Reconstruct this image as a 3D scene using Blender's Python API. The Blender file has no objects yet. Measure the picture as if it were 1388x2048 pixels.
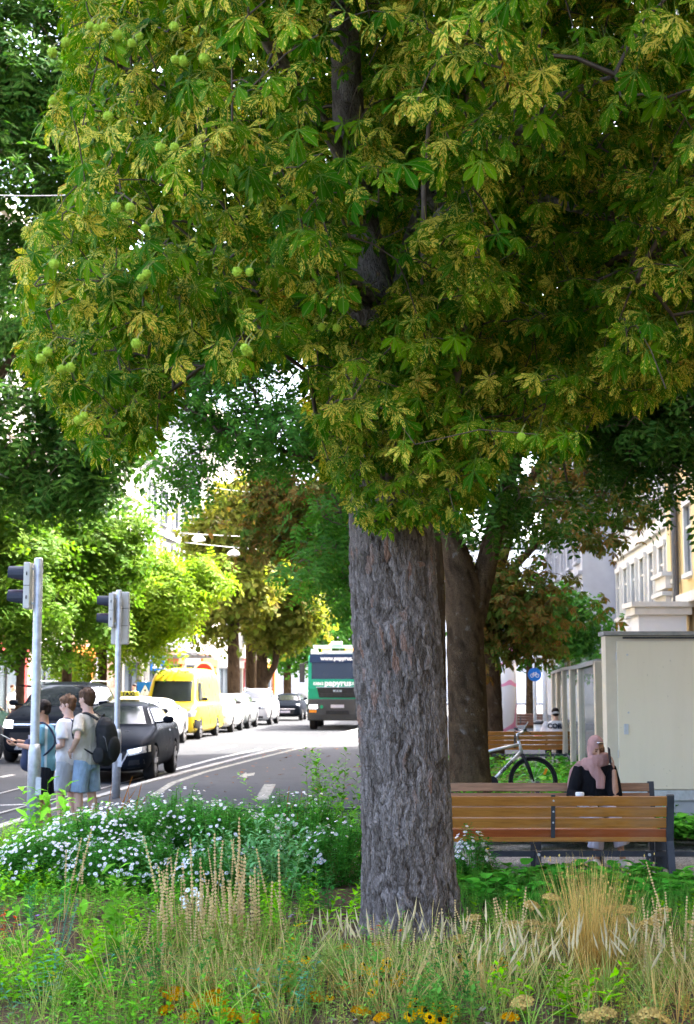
import bpy, bmesh, math, random
import numpy as np
from mathutils import Vector, Matrix, Euler
from mathutils.bvhtree import BVHTree

R = math.radians
rng = np.random.default_rng(7)
random.seed(7)
scene = bpy.context.scene
col = scene.collection

# ------------------------------------------------------------------ camera
FPX, CXP, CYP, CAMH = 2960.0, 694.0, 1024.0, 1.75
PITCH = math.atan(350.0 / FPX)
cam_d = bpy.data.cameras.new('camera')
cam_d.sensor_fit = 'VERTICAL'
cam_d.sensor_height = 36.0
cam_d.lens = 36.0 * FPX / 2048.0
cam_d.clip_start = 0.1
cam_d.clip_end = 3000.0
cam_d.dof.use_dof = True
cam_d.dof.focus_distance = 10.0
cam_d.dof.aperture_fstop = 5.0
cam = bpy.data.objects.new('camera', cam_d)
col.objects.link(cam)
cam.location = (0, 0, CAMH)
cam.rotation_euler = (R(90) + PITCH, 0, 0)
scene.camera = cam

# ------------------------------------------------------------------ sky, sun, exposure
SUN_AZ, SUN_EL = 52.0, 49.0
world = bpy.data.worlds.new('World')
scene.world = world
world.use_nodes = True
wn = world.node_tree
wn.nodes.clear()
sky = wn.nodes.new('ShaderNodeTexSky')
sky.sky_type = 'NISHITA'
sky.sun_disc = False
sky.sun_elevation = R(SUN_EL)
sky.sun_rotation = R(SUN_AZ)
sky.air_density = 0.5
sky.dust_density = 5.0
sky.ozone_density = 0.4
bg = wn.nodes.new('ShaderNodeBackground')
bg.inputs['Strength'].default_value = 0.15
wo = wn.nodes.new('ShaderNodeOutputWorld')
wn.links.new(sky.outputs[0], bg.inputs[0])
wn.links.new(bg.outputs[0], wo.inputs[0])
sun_d = bpy.data.lights.new('sun', 'SUN')
sun_d.energy = 2.0
sun_d.angle = R(0.53)
sun_d.color = (1.0, 0.95, 0.86)
sun = bpy.data.objects.new('sun', sun_d)
col.objects.link(sun)
SUNV = Vector((math.sin(R(SUN_AZ)) * math.cos(R(SUN_EL)), math.cos(R(SUN_AZ)) * math.cos(R(SUN_EL)), math.sin(R(SUN_EL))))
sun.rotation_euler = SUNV.to_track_quat('Z', 'Y').to_euler()
sun.location = (20, 20, 40)
scene.view_settings.view_transform = 'Standard'
scene.view_settings.look = 'None'
scene.view_settings.gamma = 1.0
scene.view_settings.exposure = 4.05
scene.view_settings.use_curve_mapping = False
scene.render.engine = 'CYCLES'
scene.cycles.max_bounces = 8
scene.cycles.diffuse_bounces = 4
scene.cycles.transparent_max_bounces = 8

# ------------------------------------------------------------------ pixel -> direction helpers
_cp, _sp = math.cos(PITCH), math.sin(PITCH)
def ray(px, py):
    u = (px - CXP) / FPX; v = (CYP - py) / FPX
    return (u, _cp - v * _sp, _sp + v * _cp)
def at(px, py, Y):
    d = ray(px, py); s = Y / d[1]
    return Vector((d[0] * s, Y, CAMH + d[2] * s))
def gnd(px, py, z=0.0):
    d = ray(px, py); s = (z - CAMH) / d[2]
    return Vector((d[0] * s, d[1] * s, z))
def proj(P):
    P = np.asarray(P, float)
    x = P[..., 0]; y = P[..., 1]; z = P[..., 2] - CAMH
    zc = y * _cp + z * _sp
    v = -y * _sp + z * _cp
    return CXP + FPX * x / zc, CYP - FPX * v / zc, zc

# ------------------------------------------------------------------ object helpers
def tag(o, label=None, cat=None, group=None, kind=None):
    if label: o['label'] = label
    if cat: o['category'] = cat
    if group: o['group'] = group
    if kind: o['kind'] = kind
    return o
def thing(name, label, cat, loc=(0, 0, 0), rz=0.0, group=None):
    o = bpy.data.objects.new(name, None)
    col.objects.link(o)
    o.empty_display_size = 0.1
    o.location = loc; o.rotation_euler = (0, 0, rz)
    return tag(o, label, cat, group)
def link(name, me, parent=None, mat=None):
    o = bpy.data.objects.new(name, me)
    col.objects.link(o)
    if parent is not None: o.parent = parent
    if mat is not None and len(me.materials) == 0: me.materials.append(mat)
    return o
def copy_tree(o, parent=None):
    c = o.copy(); col.objects.link(c); c.parent = parent
    for ch in o.children: copy_tree(ch, c)
    return c

class MB:
    def __init__(s): s.v = []; s.f = []
    def add(s, vs, fs):
        n = len(s.v); s.v.extend([tuple(v) for v in vs]); s.f.extend([tuple(i + n for i in f) for f in fs]); return s
    def box(s, c, size, rot=None):
        hx, hy, hz = size[0] / 2, size[1] / 2, size[2] / 2
        vs = [Vector((x, y, z)) for x in (-hx, hx) for y in (-hy, hy) for z in (-hz, hz)]
        if rot is not None:
            m = Euler(rot).to_matrix(); vs = [m @ v for v in vs]
        c = Vector(c); vs = [v + c for v in vs]
        return s.add(vs, [(0, 1, 3, 2), (4, 6, 7, 5), (0, 4, 5, 1), (2, 3, 7, 6), (0, 2, 6, 4), (1, 5, 7, 3)])
    def bar(s, a, b, w, h, up=(0, 0, 1)):
        a = Vector(a); b = Vector(b); d = (b - a); L = d.length; d.normalize()
        u = Vector(up); x = d.cross(u)
        if x.length < 1e-5: x = d.cross(Vector((1, 0, 0)))
        x.normalize(); y = x.cross(d)
        vs = []
        for p in (a, b):
            for sx, sy in ((-1, -1), (1, -1), (1, 1), (-1, 1)):
                vs.append(p + x * (w / 2 * sx) + y * (h / 2 * sy))
        return s.add(vs, [(3, 2, 1, 0), (4, 5, 6, 7), (0, 1, 5, 4), (1, 2, 6, 5), (2, 3, 7, 6), (3, 0, 4, 7)])
    def tube(s, pts, rad, n=8, cap=True):
        pts = [Vector(p) for p in pts]
        if not hasattr(rad, '__len__'): rad = [rad] * len(pts)
        rings = []; px = None
        for i, p in enumerate(pts):
            d = (pts[min(i + 1, len(pts) - 1)] - pts[max(i - 1, 0)]).normalized()
            if px is None:
                px = d.cross(Vector((0, 1, 0)))
                if px.length < 1e-3: px = d.cross(Vector((1, 0, 0)))
            px = (px - d * px.dot(d)).normalized(); py = d.cross(px)
            r = rad[i]; rx, ry = (r if hasattr(r, '__len__') else (r, r))
            rings.append([p + px * (rx * math.cos(2 * math.pi * k / n)) + py * (ry * math.sin(2 * math.pi * k / n)) for k in range(n)])
        return s.loft(rings, cap)
    def loft(s, rings, cap=True, closed=True):
        n = len(rings[0]); vs = [v for r in rings for v in r]; fs = []
        for i in range(len(rings) - 1):
            for k in range(n if closed else n - 1):
                a = i * n + k; b = i * n + (k + 1) % n
                fs.append((a, b, b + n, a + n))
        if cap and closed:
            fs.append(tuple(range(n - 1, -1, -1))); m = (len(rings) - 1) * n
            fs.append(tuple(m + k for k in range(n)))
        return s.add(vs, fs)
    def ell(s, c, r, rot=None, nu=12, nv=8):
        c = Vector(c); m = Euler(rot).to_matrix() if rot is not None else None
        rings = []
        for j in range(1, nv):
            t = math.pi * j / nv; ring = []
            for k in range(nu):
                a = 2 * math.pi * k / nu
                v = Vector((r[0] * math.sin(t) * math.cos(a), r[1] * math.sin(t) * math.sin(a), -r[2] * math.cos(t)))
                if m is not None: v = m @ v
                ring.append(v + c)
            rings.append(ring)
        return s.loft(rings)
    def lathe(s, prof, n=16, c=(0, 0, 0)):
        rings = [[Vector((c[0] + r * math.cos(2 * math.pi * k / n), c[1] + r * math.sin(2 * math.pi * k / n), c[2] + z)) for k in range(n)] for r, z in prof]
        return s.loft(rings)
    def prism(s, outline, a, b, axis='y'):
        def mk(p, t):
            return {'y': (p[0], t, p[1]), 'x': (t, p[0], p[1]), 'z': (p[0], p[1], t)}[axis]
        n = len(outline)
        vs = [mk(p, a) for p in outline] + [mk(p, b) for p in outline]
        fs = [tuple(range(n)), tuple(range(2 * n - 1, n - 1, -1))] + [(i, i + n, (i + 1) % n + n, (i + 1) % n) for i in range(n)]
        return s.add(vs, fs)
    def mesh(s, name, mat=None, smooth=False, bevel=0.0, fix=True):
        me = bpy.data.meshes.new(name)
        me.from_pydata([tuple(v) for v in s.v], [], s.f)
        if fix or bevel > 0:
            bm = bmesh.new(); bm.from_mesh(me)
            bmesh.ops.recalc_face_normals(bm, faces=bm.faces)
            if bevel > 0:
                es = [e for e in bm.edges if len(e.link_faces) == 2 and e.calc_face_angle(0) > 0.5]
                bmesh.ops.bevel(bm, geom=es, offset=bevel, segments=2, profile=0.6, affect='EDGES', clamp_overlap=True)
            bm.to_mesh(me); bm.free()
        if smooth: me.shade_smooth()
        if mat is not None: me.materials.append(mat)
        return me
    def build(s, name, mat, parent=None, smooth=False, bevel=0.0):
        return link(name, s.mesh(name, mat, smooth, bevel), parent)

def np_mesh(name, V, F, mat=None, uv=None, pt=None, ptcol=None, smooth=False):
    """V (n,3); F (m,k) uniform faces; uv per vertex (n,2); pt dict of per-vertex floats; ptcol per-vertex rgb"""
    V = np.ascontiguousarray(V, np.float32); F = np.ascontiguousarray(F, np.int32)
    me = bpy.data.meshes.new(name)
    me.vertices.add(len(V)); me.vertices.foreach_set('co', V.ravel())
    me.loops.add(F.size); me.loops.foreach_set('vertex_index', F.ravel())
    me.polygons.add(len(F)); me.polygons.foreach_set('loop_start', np.arange(0, F.size, F.shape[1], dtype=np.int32))
    me.update(calc_edges=True)
    if uv is not None:
        l = me.uv_layers.new(name='UVMap'); l.data.foreach_set('uv', np.ascontiguousarray(uv[F.ravel()], np.float32).ravel())
    if pt:
        for k, a in pt.items():
            at_ = me.attributes.new(k, 'FLOAT', 'POINT'); at_.data.foreach_set('value', np.ascontiguousarray(a, np.float32))
    if ptcol is not None:
        at_ = me.attributes.new('tint', 'FLOAT_COLOR', 'POINT')
        c4 = np.ones((len(V), 4), np.float32); c4[:, :3] = ptcol
        at_.data.foreach_set('color', c4.ravel())
    if smooth: me.shade_smooth()
    if mat is not None: me.materials.append(mat)
    return me

def tree_eval(o):
    dg = bpy.context.evaluated_depsgraph_get()
    me = bpy.data.meshes.new_from_object(o.evaluated_get(dg))
    return me
def blob(name, mb, mat, parent=None, voxel=0.01, smooth_it=6, dec=0.4):
    """many overlapping closed pieces fused into ONE continuous surface"""
    me = mb.mesh(name + '_raw')
    o = bpy.data.objects.new('tmp', me); col.objects.link(o)
    m = o.modifiers.new('r', 'REMESH'); m.mode = 'VOXEL'; m.voxel_size = voxel
    if smooth_it:
        k = o.modifiers.new('s', 'SMOOTH'); k.factor = 0.5; k.iterations = smooth_it
    if dec < 1:
        k = o.modifiers.new('d', 'DECIMATE'); k.ratio = dec
    me2 = tree_eval(o); bpy.data.objects.remove(o); bpy.data.meshes.remove(me)
    me2.name = name; me2.materials.clear(); me2.materials.append(mat); me2.shade_smooth()
    return link(name, me2, parent)

# ------------------------------------------------------------------ numpy noise
def _hash2(ix, iy, k=0):
    h = (ix.astype(np.int64) * 374761393 + iy.astype(np.int64) * 668265263 + k * 974634777) & 0xffffffff
    h = ((h ^ (h >> 13)) * 1274126177) & 0xffffffff
    return ((h ^ (h >> 16)) & 0xffffff) / float(0xffffff)
def vnoise(x, y, k=0):
    ix = np.floor(x); iy = np.floor(y); fx = x - ix; fy = y - iy
    fx = fx * fx * (3 - 2 * fx); fy = fy * fy * (3 - 2 * fy)
    a = _hash2(ix, iy, k); b = _hash2(ix + 1, iy, k); c = _hash2(ix, iy + 1, k); d = _hash2(ix + 1, iy + 1, k)
    return (a * (1 - fx) + b * fx) * (1 - fy) + (c * (1 - fx) + d * fx) * fy
def fbm(x, y, o=4, k=0):
    s = 0; a = 0.5
    for i in range(o):
        s = s + a * vnoise(x, y, k + i); x = x * 2.03 + 11.7; y = y * 2.03 + 5.3; a *= 0.5
    return s
def worley(x, y, k=0):
    ix = np.floor(x); iy = np.floor(y)
    f1 = np.full(x.shape, 9.0); f2 = np.full(x.shape, 9.0); cid = np.zeros(x.shape)
    for dx in (-1, 0, 1):
        for dy in (-1, 0, 1):
            cx = ix + dx; cy = iy + dy
            d = np.hypot(cx + _hash2(cx, cy, k) - x, cy + _hash2(cx, cy, k + 1) - y)
            m = d < f1
            f2 = np.where(m, f1, np.minimum(f2, d)); cid = np.where(m, _hash2(cx, cy, k + 2), cid); f1 = np.where(m, d, f1)
    return f1, f2, cid

# ------------------------------------------------------------------ materials
class NT:
    def __init__(s, name):
        s.m = bpy.data.materials.new(name); s.m.use_nodes = True; s.t = s.m.node_tree; s.t.nodes.clear()
        s.out = s.n('ShaderNodeOutputMaterial')
    def n(s, typ, **kw):
        nd = s.t.nodes.new(typ)
        for k, v in kw.items(): setattr(nd, k, v)
        return nd
    def l(s, a, b): s.t.links.new(a, b)
    def set(s, nd, key, val):
        if isinstance(val, bpy.types.NodeSocket): s.l(val, nd.inputs[key])
        else:
            if isinstance(val, tuple) and len(val) == 3 and nd.inputs[key].type == 'RGBA': val = val + (1,)
            nd.inputs[key].default_value = val
    def math(s, op, a, b=0.0, c=0.0, clamp=False):
        nd = s.n('ShaderNodeMath', operation=op, use_clamp=clamp)
        for i, v in enumerate((a, b, c)): s.set(nd, i, v)
        return nd.outputs[0]
    def mix(s, fac, a, b, mode='MIX'):
        nd = s.n('ShaderNodeMix', data_type='RGBA', blend_type=mode)
        s.set(nd, 0, fac)
        for key, v in ((6, a), (7, b)):
            if isinstance(v, bpy.types.NodeSocket): s.l(v, nd.inputs[key])
            else: nd.inputs[key].default_value = tuple(v) + (1,)
        return nd.outputs[2]
    def ramp(s, fac, stops, interp='LINEAR'):
        nd = s.n('ShaderNodeValToRGB'); s.l(fac, nd.inputs[0]); cr = nd.color_ramp; cr.interpolation = interp
        while len(cr.elements) < len(stops): cr.elements.new(0.5)
        for e, (p, c) in zip(cr.elements, stops):
            e.position = p; e.color = (c, c, c, 1) if not isinstance(c, tuple) else c + (1,)
        return nd.outputs[0]
    def coord(s, which='Object', scale=(1, 1, 1)):
        tc = s.n('ShaderNodeTexCoord'); mp = s.n('ShaderNodeMapping'); mp.inputs['Scale'].default_value = scale
        s.l(tc.outputs[which], mp.inputs[0]); return mp.outputs[0]
    def noise(s, vec, scale, detail=3.0, rough=0.55, out=0):
        nd = s.n('ShaderNodeTexNoise'); s.l(vec, nd.inputs['Vector']); nd.inputs['Scale'].default_value = scale
        nd.inputs['Detail'].default_value = detail; nd.inputs['Roughness'].default_value = rough
        return nd.outputs[out]
    def bump(s, h, strength=0.3, dist=0.01):
        nd = s.n('ShaderNodeBump'); s.l(h, nd.inputs['Height']); nd.inputs['Strength'].default_value = strength
        nd.inputs['Distance'].default_value = dist; return nd.outputs[0]
    def attr(s, name, out='Fac'):
        nd = s.n('ShaderNodeAttribute', attribute_name=name); return nd.outputs[out]
    def principled(s, base, rough=0.6, metal=0.0, spec=0.5, normal=None, **kw):
        p = s.n('ShaderNodeBsdfPrincipled')
        s.set(p, 'Base Color', base); s.set(p, 'Roughness', rough); s.set(p, 'Metallic', metal); s.set(p, 'Specular IOR Level', spec)
        if normal is not None: s.l(normal, p.inputs['Normal'])
        for k, v in kw.items(): s.set(p, k, v)
        return p.outputs[0]
    def done(s, sh):
        s.l(sh, s.out.inputs[0]); return s.m

MATS = {}
def mat(name, base, rough=0.6, metal=0.0, var=0.12, scale=6.0, spec=None, bump=0.0, bscale=60.0, coat=0.0, bdist=0.004, ior=1.5):
    if name in MATS: return MATS[name]
    if spec is None: spec = 0.5 if metal > .3 or rough < .2 else .14
    t = NT(name); co = t.coord('Object')
    nz = t.noise(co, scale, 4.0)
    f = t.ramp(nz, [(0.3, 0.0), (0.7, 1.0)])
    dark = tuple(c * (1 - var) for c in base); lite = tuple(min(1, c * (1 + var)) for c in base)
    c = t.mix(f, dark, lite)
    nrm = t.bump(t.noise(co, bscale, 4.0), bump, bdist) if bump > 0 else None
    rg = t.math('MULTIPLY_ADD', nz, 0.2, max(rough - 0.1, 0.02))
    MATS[name] = t.done(t.principled(c, rg, metal, spec, nrm, IOR=ior, **({'Coat Weight': coat, 'Coat Roughness': 0.05} if coat else {})))
    return MATS[name]
def emit(name, colr, strength, base=(0.8, 0.8, 0.8)):
    if name in MATS: return MATS[name]
    t = NT(name); p = t.principled(base, 0.2, 0, 0.5, None, **{'Emission Color': colr, 'Emission Strength': strength})
    MATS[name] = t.done(p); return MATS[name]
def glass(name, tint=(0.75, 0.8, 0.8), alpha=0.5, rough=0.03):
    if name in MATS: return MATS[name]
    t = NT(name); g = t.principled((0.02, 0.025, 0.03), rough, 0.0, 0.6)
    tr = t.n('ShaderNodeBsdfTransparent'); t.set(tr, 'Color', tint)
    mx = t.n('ShaderNodeMixShader'); mx.inputs[0].default_value = alpha
    t.l(tr.outputs[0], mx.inputs[1]); t.l(g, mx.inputs[2])
    MATS[name] = t.done(mx.outputs[0]); return MATS[name]

def leaf_mat(name, g1, g2, blotch=None, amt=(0.0, 0.0), orange=(0.42, 0.17, 0.03), trans=0.35, tr_tint=(1.0, 1.15, 0.4), nscale=(5.0, 16.0), rough=0.5, spec=0.04):
    """leaf: per-leaf green variation, mined blotches that run between the side veins, translucency"""
    t = NT(name)
    rnd = t.math('ADD', t.attr('rnd'), t.n('ShaderNodeObjectInfo').outputs['Random'])
    rnd = t.math('FRACT', rnd)
    base = t.mix(t.math('FRACT', t.math('MULTIPLY', rnd, 7.31)), g1, g2)
    nrm = None
    uvn = t.n('ShaderNodeUVMap'); sep = t.n('ShaderNodeSeparateXYZ'); t.l(uvn.outputs[0], sep.inputs[0])
    u = t.math('ABSOLUTE', t.math('SUBTRACT', sep.outputs[0], 0.5))
    v = sep.outputs[1]
    lat = t.math('SUBTRACT', v, t.math('MULTIPLY', u, 0.55))
    # side veins
    if blotch is not None:
        cmb = t.n('ShaderNodeCombineXYZ')
        t.l(t.math('MULTIPLY', sep.outputs[0], nscale[0]), cmb.inputs[0])
        t.l(t.math('MULTIPLY', lat, nscale[1]), cmb.inputs[1])
        t.l(t.math('MULTIPLY', rnd, 531.7), cmb.inputs[2])
        nz = t.noise(cmb.outputs[0], 1.0, 3.0, 0.6)
        am = t.math('MULTIPLY_ADD', t.math('FRACT', t.math('MULTIPLY', rnd, 3.77)), amt[1] - amt[0], amt[0])
        fac = t.math('MULTIPLY', t.math('SUBTRACT', t.math('ADD', nz, am), 0.62), 20.0, clamp=True)
        sh = t.n('ShaderNodeVectorMath', operation='ADD'); t.l(cmb.outputs[0], sh.inputs[0]); sh.inputs[1].default_value = (13.1, 7.7, 3.3)
        n2 = t.noise(sh.outputs[0], 0.55, 2.0, 0.5)
        of = t.math('MULTIPLY', t.math('SUBTRACT', t.math('ADD', n2, t.math('MULTIPLY', t.math('FRACT', t.math('MULTIPLY', rnd, 11.9)), 0.16)), 0.66), 9.0, clamp=True)
        bc = t.mix(of, blotch, orange)
        base = t.mix(fac, base, bc)
    vein = t.math('ABSOLUTE', t.math('SUBTRACT', t.math('FRACT', t.math('MULTIPLY', lat, 9.0)), 0.5))
    mid = t.math('LESS_THAN', u, 0.035)
    base = t.mix(t.math('MULTIPLY', mid, 0.5), base, (0.22, 0.28, 0.08))
    nrm = t.bump(vein, 0.35, 0.006)
    p = t.principled(base, rough, 0.0, spec, nrm)
    tr = t.n('ShaderNodeBsdfTranslucent')
    t.l(t.mix(1.0, base, tr_tint, 'MULTIPLY'), tr.inputs[0])
    mx = t.n('ShaderNodeMixShader'); mx.inputs[0].default_value = trans
    t.l(p, mx.inputs[1]); t.l(tr.outputs[0], mx.inputs[2])
    MATS[name] = t.done(mx.outputs[0]); return MATS[name]

def plant_mat(name='plant', trans=0.3, rough=0.6):
    t = NT(name); c = t.attr('tint', 'Color')
    oi = t.n('ShaderNodeObjectInfo').outputs['Random']
    nz = t.noise(t.coord('Object'), 25.0, 2.0)
    k = t.math('MULTIPLY_ADD', nz, 0.5, 0.86)
    k = t.math('MULTIPLY', k, t.math('MULTIPLY_ADD', oi, 0.2, 0.92))
    vm = t.n('ShaderNodeVectorMath', operation='SCALE'); t.l(c, vm.inputs[0]); t.l(k, vm.inputs['Scale'])
    hs = t.n('ShaderNodeHueSaturation'); t.l(vm.outputs[0], hs.inputs['Color']); hs.inputs['Saturation'].default_value = 1.12; hs.inputs['Value'].default_value = 1.04
    p = t.principled(hs.outputs[0], rough, 0, 0.03)
    tr = t.n('ShaderNodeBsdfTranslucent'); t.l(hs.outputs[0], tr.inputs[0])
    mx = t.n('ShaderNodeMixShader'); mx.inputs[0].default_value = trans
    t.l(p, mx.inputs[1]); t.l(tr.outputs[0], mx.inputs[2])
    MATS[name] = t.done(mx.outputs[0]); return MATS[name]
plant_mat()

def text(name, s, size, m, parent, loc, rot=(R(90), 0, 0), ext=0.004, bold=0.0, sx=1.0, shear=0.0):
    cu = bpy.data.curves.new('txt', 'FONT'); cu.body = s; cu.size = size; cu.align_x = 'CENTER'; cu.align_y = 'CENTER'
    cu.extrude = ext; cu.offset = bold; cu.shear = shear; cu.resolution_u = 3
    o = bpy.data.objects.new('tmp', cu); col.objects.link(o)
    me = tree_eval(o); bpy.data.objects.remove(o); bpy.data.curves.remove(cu)
    me.name = name; me.materials.clear(); me.materials.append(m)
    o = link(name, me, parent); o.location = loc; o.rotation_euler = rot; o.scale = (sx, 1, 1)
    return o
# ================================================================== SETTING
def sheet(name, outline, z, m, thick=0.0, kind='structure'):
    me = bpy.data.meshes.new(name); bm = bmesh.new()
    vs = [bm.verts.new((p[0], p[1], z)) for p in outline]
    f = bm.faces.new(vs)
    if f.normal.z < 0: f.normal_flip()
    if thick > 0:
        r = bmesh.ops.extrude_face_region(bm, geom=[f])
        for v in [g for g in r['geom'] if isinstance(g, bmesh.types.BMVert)]: v.co.z = z
        for v in vs: v.co.z = z - thick
        bmesh.ops.recalc_face_normals(bm, faces=bm.faces)
    bmesh.ops.triangulate(bm, faces=[f for f in bm.faces if len(f.verts) > 4])
    bm.to_mesh(me); bm.free(); me.materials.append(m)
    o = link(name, me); tag(o, kind=kind); return o

def asphalt(name, base, crack=0.5):
    t = NT(name); co = t.coord('Object')
    big = t.noise(co, 0.25, 4.0); fine = t.noise(co, 90.0, 3.0); med = t.noise(co, 3.0, 5.0)
    c = t.mix(t.ramp(big, [(0.35, 0.0), (0.65, 1.0)]), tuple(b * 0.82 for b in base), tuple(b * 1.15 for b in base))
    c = t.mix(t.ramp(fine, [(0.4, 0.0), (0.7, 0.5)]), c, tuple(b * 1.7 for b in base))
    c = t.mix(t.ramp(med, [(0.55, 0.0), (0.75, 0.45)]), c, tuple(b * 0.6 for b in base))
    vo = t.n('ShaderNodeTexVoronoi', feature='DISTANCE_TO_EDGE'); wv = t.n('ShaderNodeVectorMath', operation='ADD')
    t.l(co, wv.inputs[0]); t.l(t.noise(co, 1.5, 4.0, .6, 1), wv.inputs[1]); t.l(wv.outputs[0], vo.inputs['Vector']); vo.inputs['Scale'].default_value = 0.33
    ck = t.ramp(vo.outputs['Distance'], [(0.0, 1.0), (0.012, 0.0)])
    c = t.mix(t.math('MULTIPLY', ck, crack), c, tuple(b * 0.35 for b in base))
    pt = t.n('ShaderNodeTexVoronoi', distance='CHEBYCHEV'); t.l(t.coord('Object', (.11, .045, 1)), pt.inputs['Vector']); pt.inputs['Scale'].default_value = 1.0
    c = t.mix(t.ramp(pt.outputs['Color'], [(.3, 0.0), (.32, .35)], 'CONSTANT'), c, tuple(b * 0.75 for b in base))
    return t.done(t.principled(c, 0.9, 0, 0.06, t.bump(fine, 0.4, 0.006)))
M_road = asphalt('road_asphalt', (0.048, 0.051, 0.056))
M_bike = asphalt('bike_asphalt', (0.06, 0.062, 0.066))
M_pave = asphalt('pavement_asphalt', (0.10, 0.10, 0.10))
M_kerb = mat('kerb_granite', (0.27, 0.265, 0.25), 0.8, var=0.25, scale=9, bump=0.3, bscale=80)
def worn_paint(name, base):
    t = NT(name); co = t.coord('Object')
    f = t.ramp(t.noise(co, 11.0, 6.0, .7), [(0.40, 0.0), (0.60, 1.0)])
    return t.done(t.principled(t.mix(f, tuple(b * 0.42 for b in base), base), 0.85, 0, 0.06))
M_line = worn_paint('lane_paint', (0.36, 0.35, 0.30))
M_linew = worn_paint('lane_paint_white', (0.55, 0.55, 0.53))

tag(MB().box((0, 150, -0.5), (900, 900, 0.9)).build('ground', M_pave), kind='structure')   # top at -0.05
KERB = [(-8.5, -30), (-6.6, -6), (-5.3, 6), (-4.75, 12), (-4.45, 16), (-4.25, 19), (-4.0, 22.5), (-3.7, 26.4), (-2.65, 35.6), (-1.22, 47), (0.45, 61), (2.7, 80), (6.3, 110), (13, 170)]
LFAC = lambda d: -20.0 + 0.1 * d          # left facade line
RFAC = lambda d: 8.3 + 0.055 * d          # right facade line
road_l = [(LFAC(d) + 4.2, d) for d in (230, 110, 60, 30, 10, -30)]
sheet('road', [(KERB[0][0], -30)] + KERB[1:] + [(18, 230)] + road_l, -0.02, M_road, 0.1)
sheet('pavement_far', [(LFAC(d), d) for d in (-30, 230)] + [(LFAC(d) + 4.2, d) for d in (230, -30)], 0.09, mat('pavement_slabs', (0.30, 0.295, 0.28), 0.8, var=0.15, scale=1.2, bump=0.2), 0.2)
right_edge = [(RFAC(d), d) for d in (230, 110, 60, 30, 0, -30)]
BK = [(x + 0.16, y) for x, y in KERB]
sheet('bike_path', BK + [(RFAC(170), 170)] + right_edge[1:], 0.06, M_bike, 0.2)
# kerb stones, one by one along the visible stretch
kerb_par = tag(sheet('kerb', [(x, y) for x, y in KERB] + [(x + 0.15, y) for x, y in reversed(KERB)], 0.045, mat('kerb_mortar', (0.14, 0.135, 0.13), 0.9), 0.2), kind='structure')
stone = MB().box((0, 0, 0), (0.15, 0.985, 0.16)).mesh('kerb_stone', M_kerb, False, 0.012)
acc = 0.0; k = 0
for (x0, y0), (x1, y1) in zip(KERB[3:-2], KERB[4:-1]):
    L = math.hypot(x1 - x0, y1 - y0); n = max(1, round(L)); a = -math.atan2(x1 - x0, y1 - y0)
    for i in range(n):
        f = (i + 0.5) / n
        if y0 + (y1 - y0) * f > 75: continue
        o = link('kerb_stone', stone, kerb_par)
        o.location = (x0 + (x1 - x0) * f + 0.075, y0 + (y1 - y0) * f, 0.0 + random.uniform(-0.004, 0.004)); o.rotation_euler = (0, 0, a + random.uniform(-0.006, 0.006)); o.scale = (1, L / n, 1)

def ribbon(name, pts, w, z, m):
    pts = [Vector((p[0], p[1], 0)) for p in pts]; L = []; Rr = []
    for i, p in enumerate(pts):
        d = (pts[min(i + 1, len(pts) - 1)] - pts[max(i - 1, 0)]).normalized(); nrm = Vector((-d.y, d.x, 0))
        L.append(p + nrm * w / 2); Rr.append(p - nrm * w / 2)
    me = bpy.data.meshes.new(name)
    n = len(pts); me.from_pydata([(v.x, v.y, z) for v in L + Rr], [], [(i + n, i + 1 + n, i + 1, i) for i in range(n - 1)])
    me.materials.append(m); o = link(name, me); return tag(o, kind='structure')
edge = [gnd(*p, z=0.064) for p in ((306, 1592), (345, 1566), (410, 1544), (507, 1519), (604, 1495), (714, 1467), (790, 1449))]
ribbon('bike_path_edge_line', edge, 0.13, 0.066, M_line)
ribbon('bike_path_dash', [gnd(523, 1600, 0.06), gnd(540, 1569, 0.06)], 0.2, 0.0661, M_line)
arw = [gnd(*p, z=0.06) for p in ((478, 1553), (493, 1545), (493, 1548), (510, 1546), (508, 1551), (494, 1553), (494, 1557))]
sheet('bike_path_arrow', [(p.x, p.y) for p in arw], 0.066, M_line)
ribbon('lane_line', [gnd(*p, z=-0.02) for p in ((310, 1551), (354, 1538), (430, 1518), (520, 1498))], 0.14, -0.014, M_linew)
for a_, b_ in (((0, 1555), (25, 1550)), ((540, 1478), (575, 1470)), ((0, 1611), (105, 1608)), ((430, 1500), (470, 1492))):
    ribbon('lane_line', [gnd(*a_, z=-0.02), gnd(*b_, z=-0.02)], 0.15, -0.0142, M_linew)
M_rail = mat('tram_rail_steel', (0.45, 0.45, 0.46), 0.35, 0.9, var=0.2)
for pp in (((-40, 1597), (52, 1574), (170, 1548)), ((-40, 1638), (52, 1612), (200, 1578), (282, 1556), (380, 1533))):
    o = ribbon('tram_rail', [gnd(*p, z=-0.02) for p in pp], 0.06, -0.0135, M_rail)
    g = ribbon('tram_rail_groove', [gnd(*p, z=-0.02) + Vector((0.07, 0, 0)) for p in pp], 0.05, -0.0150, mat('groove', (0.03, 0.03, 0.03), 0.9))

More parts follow.
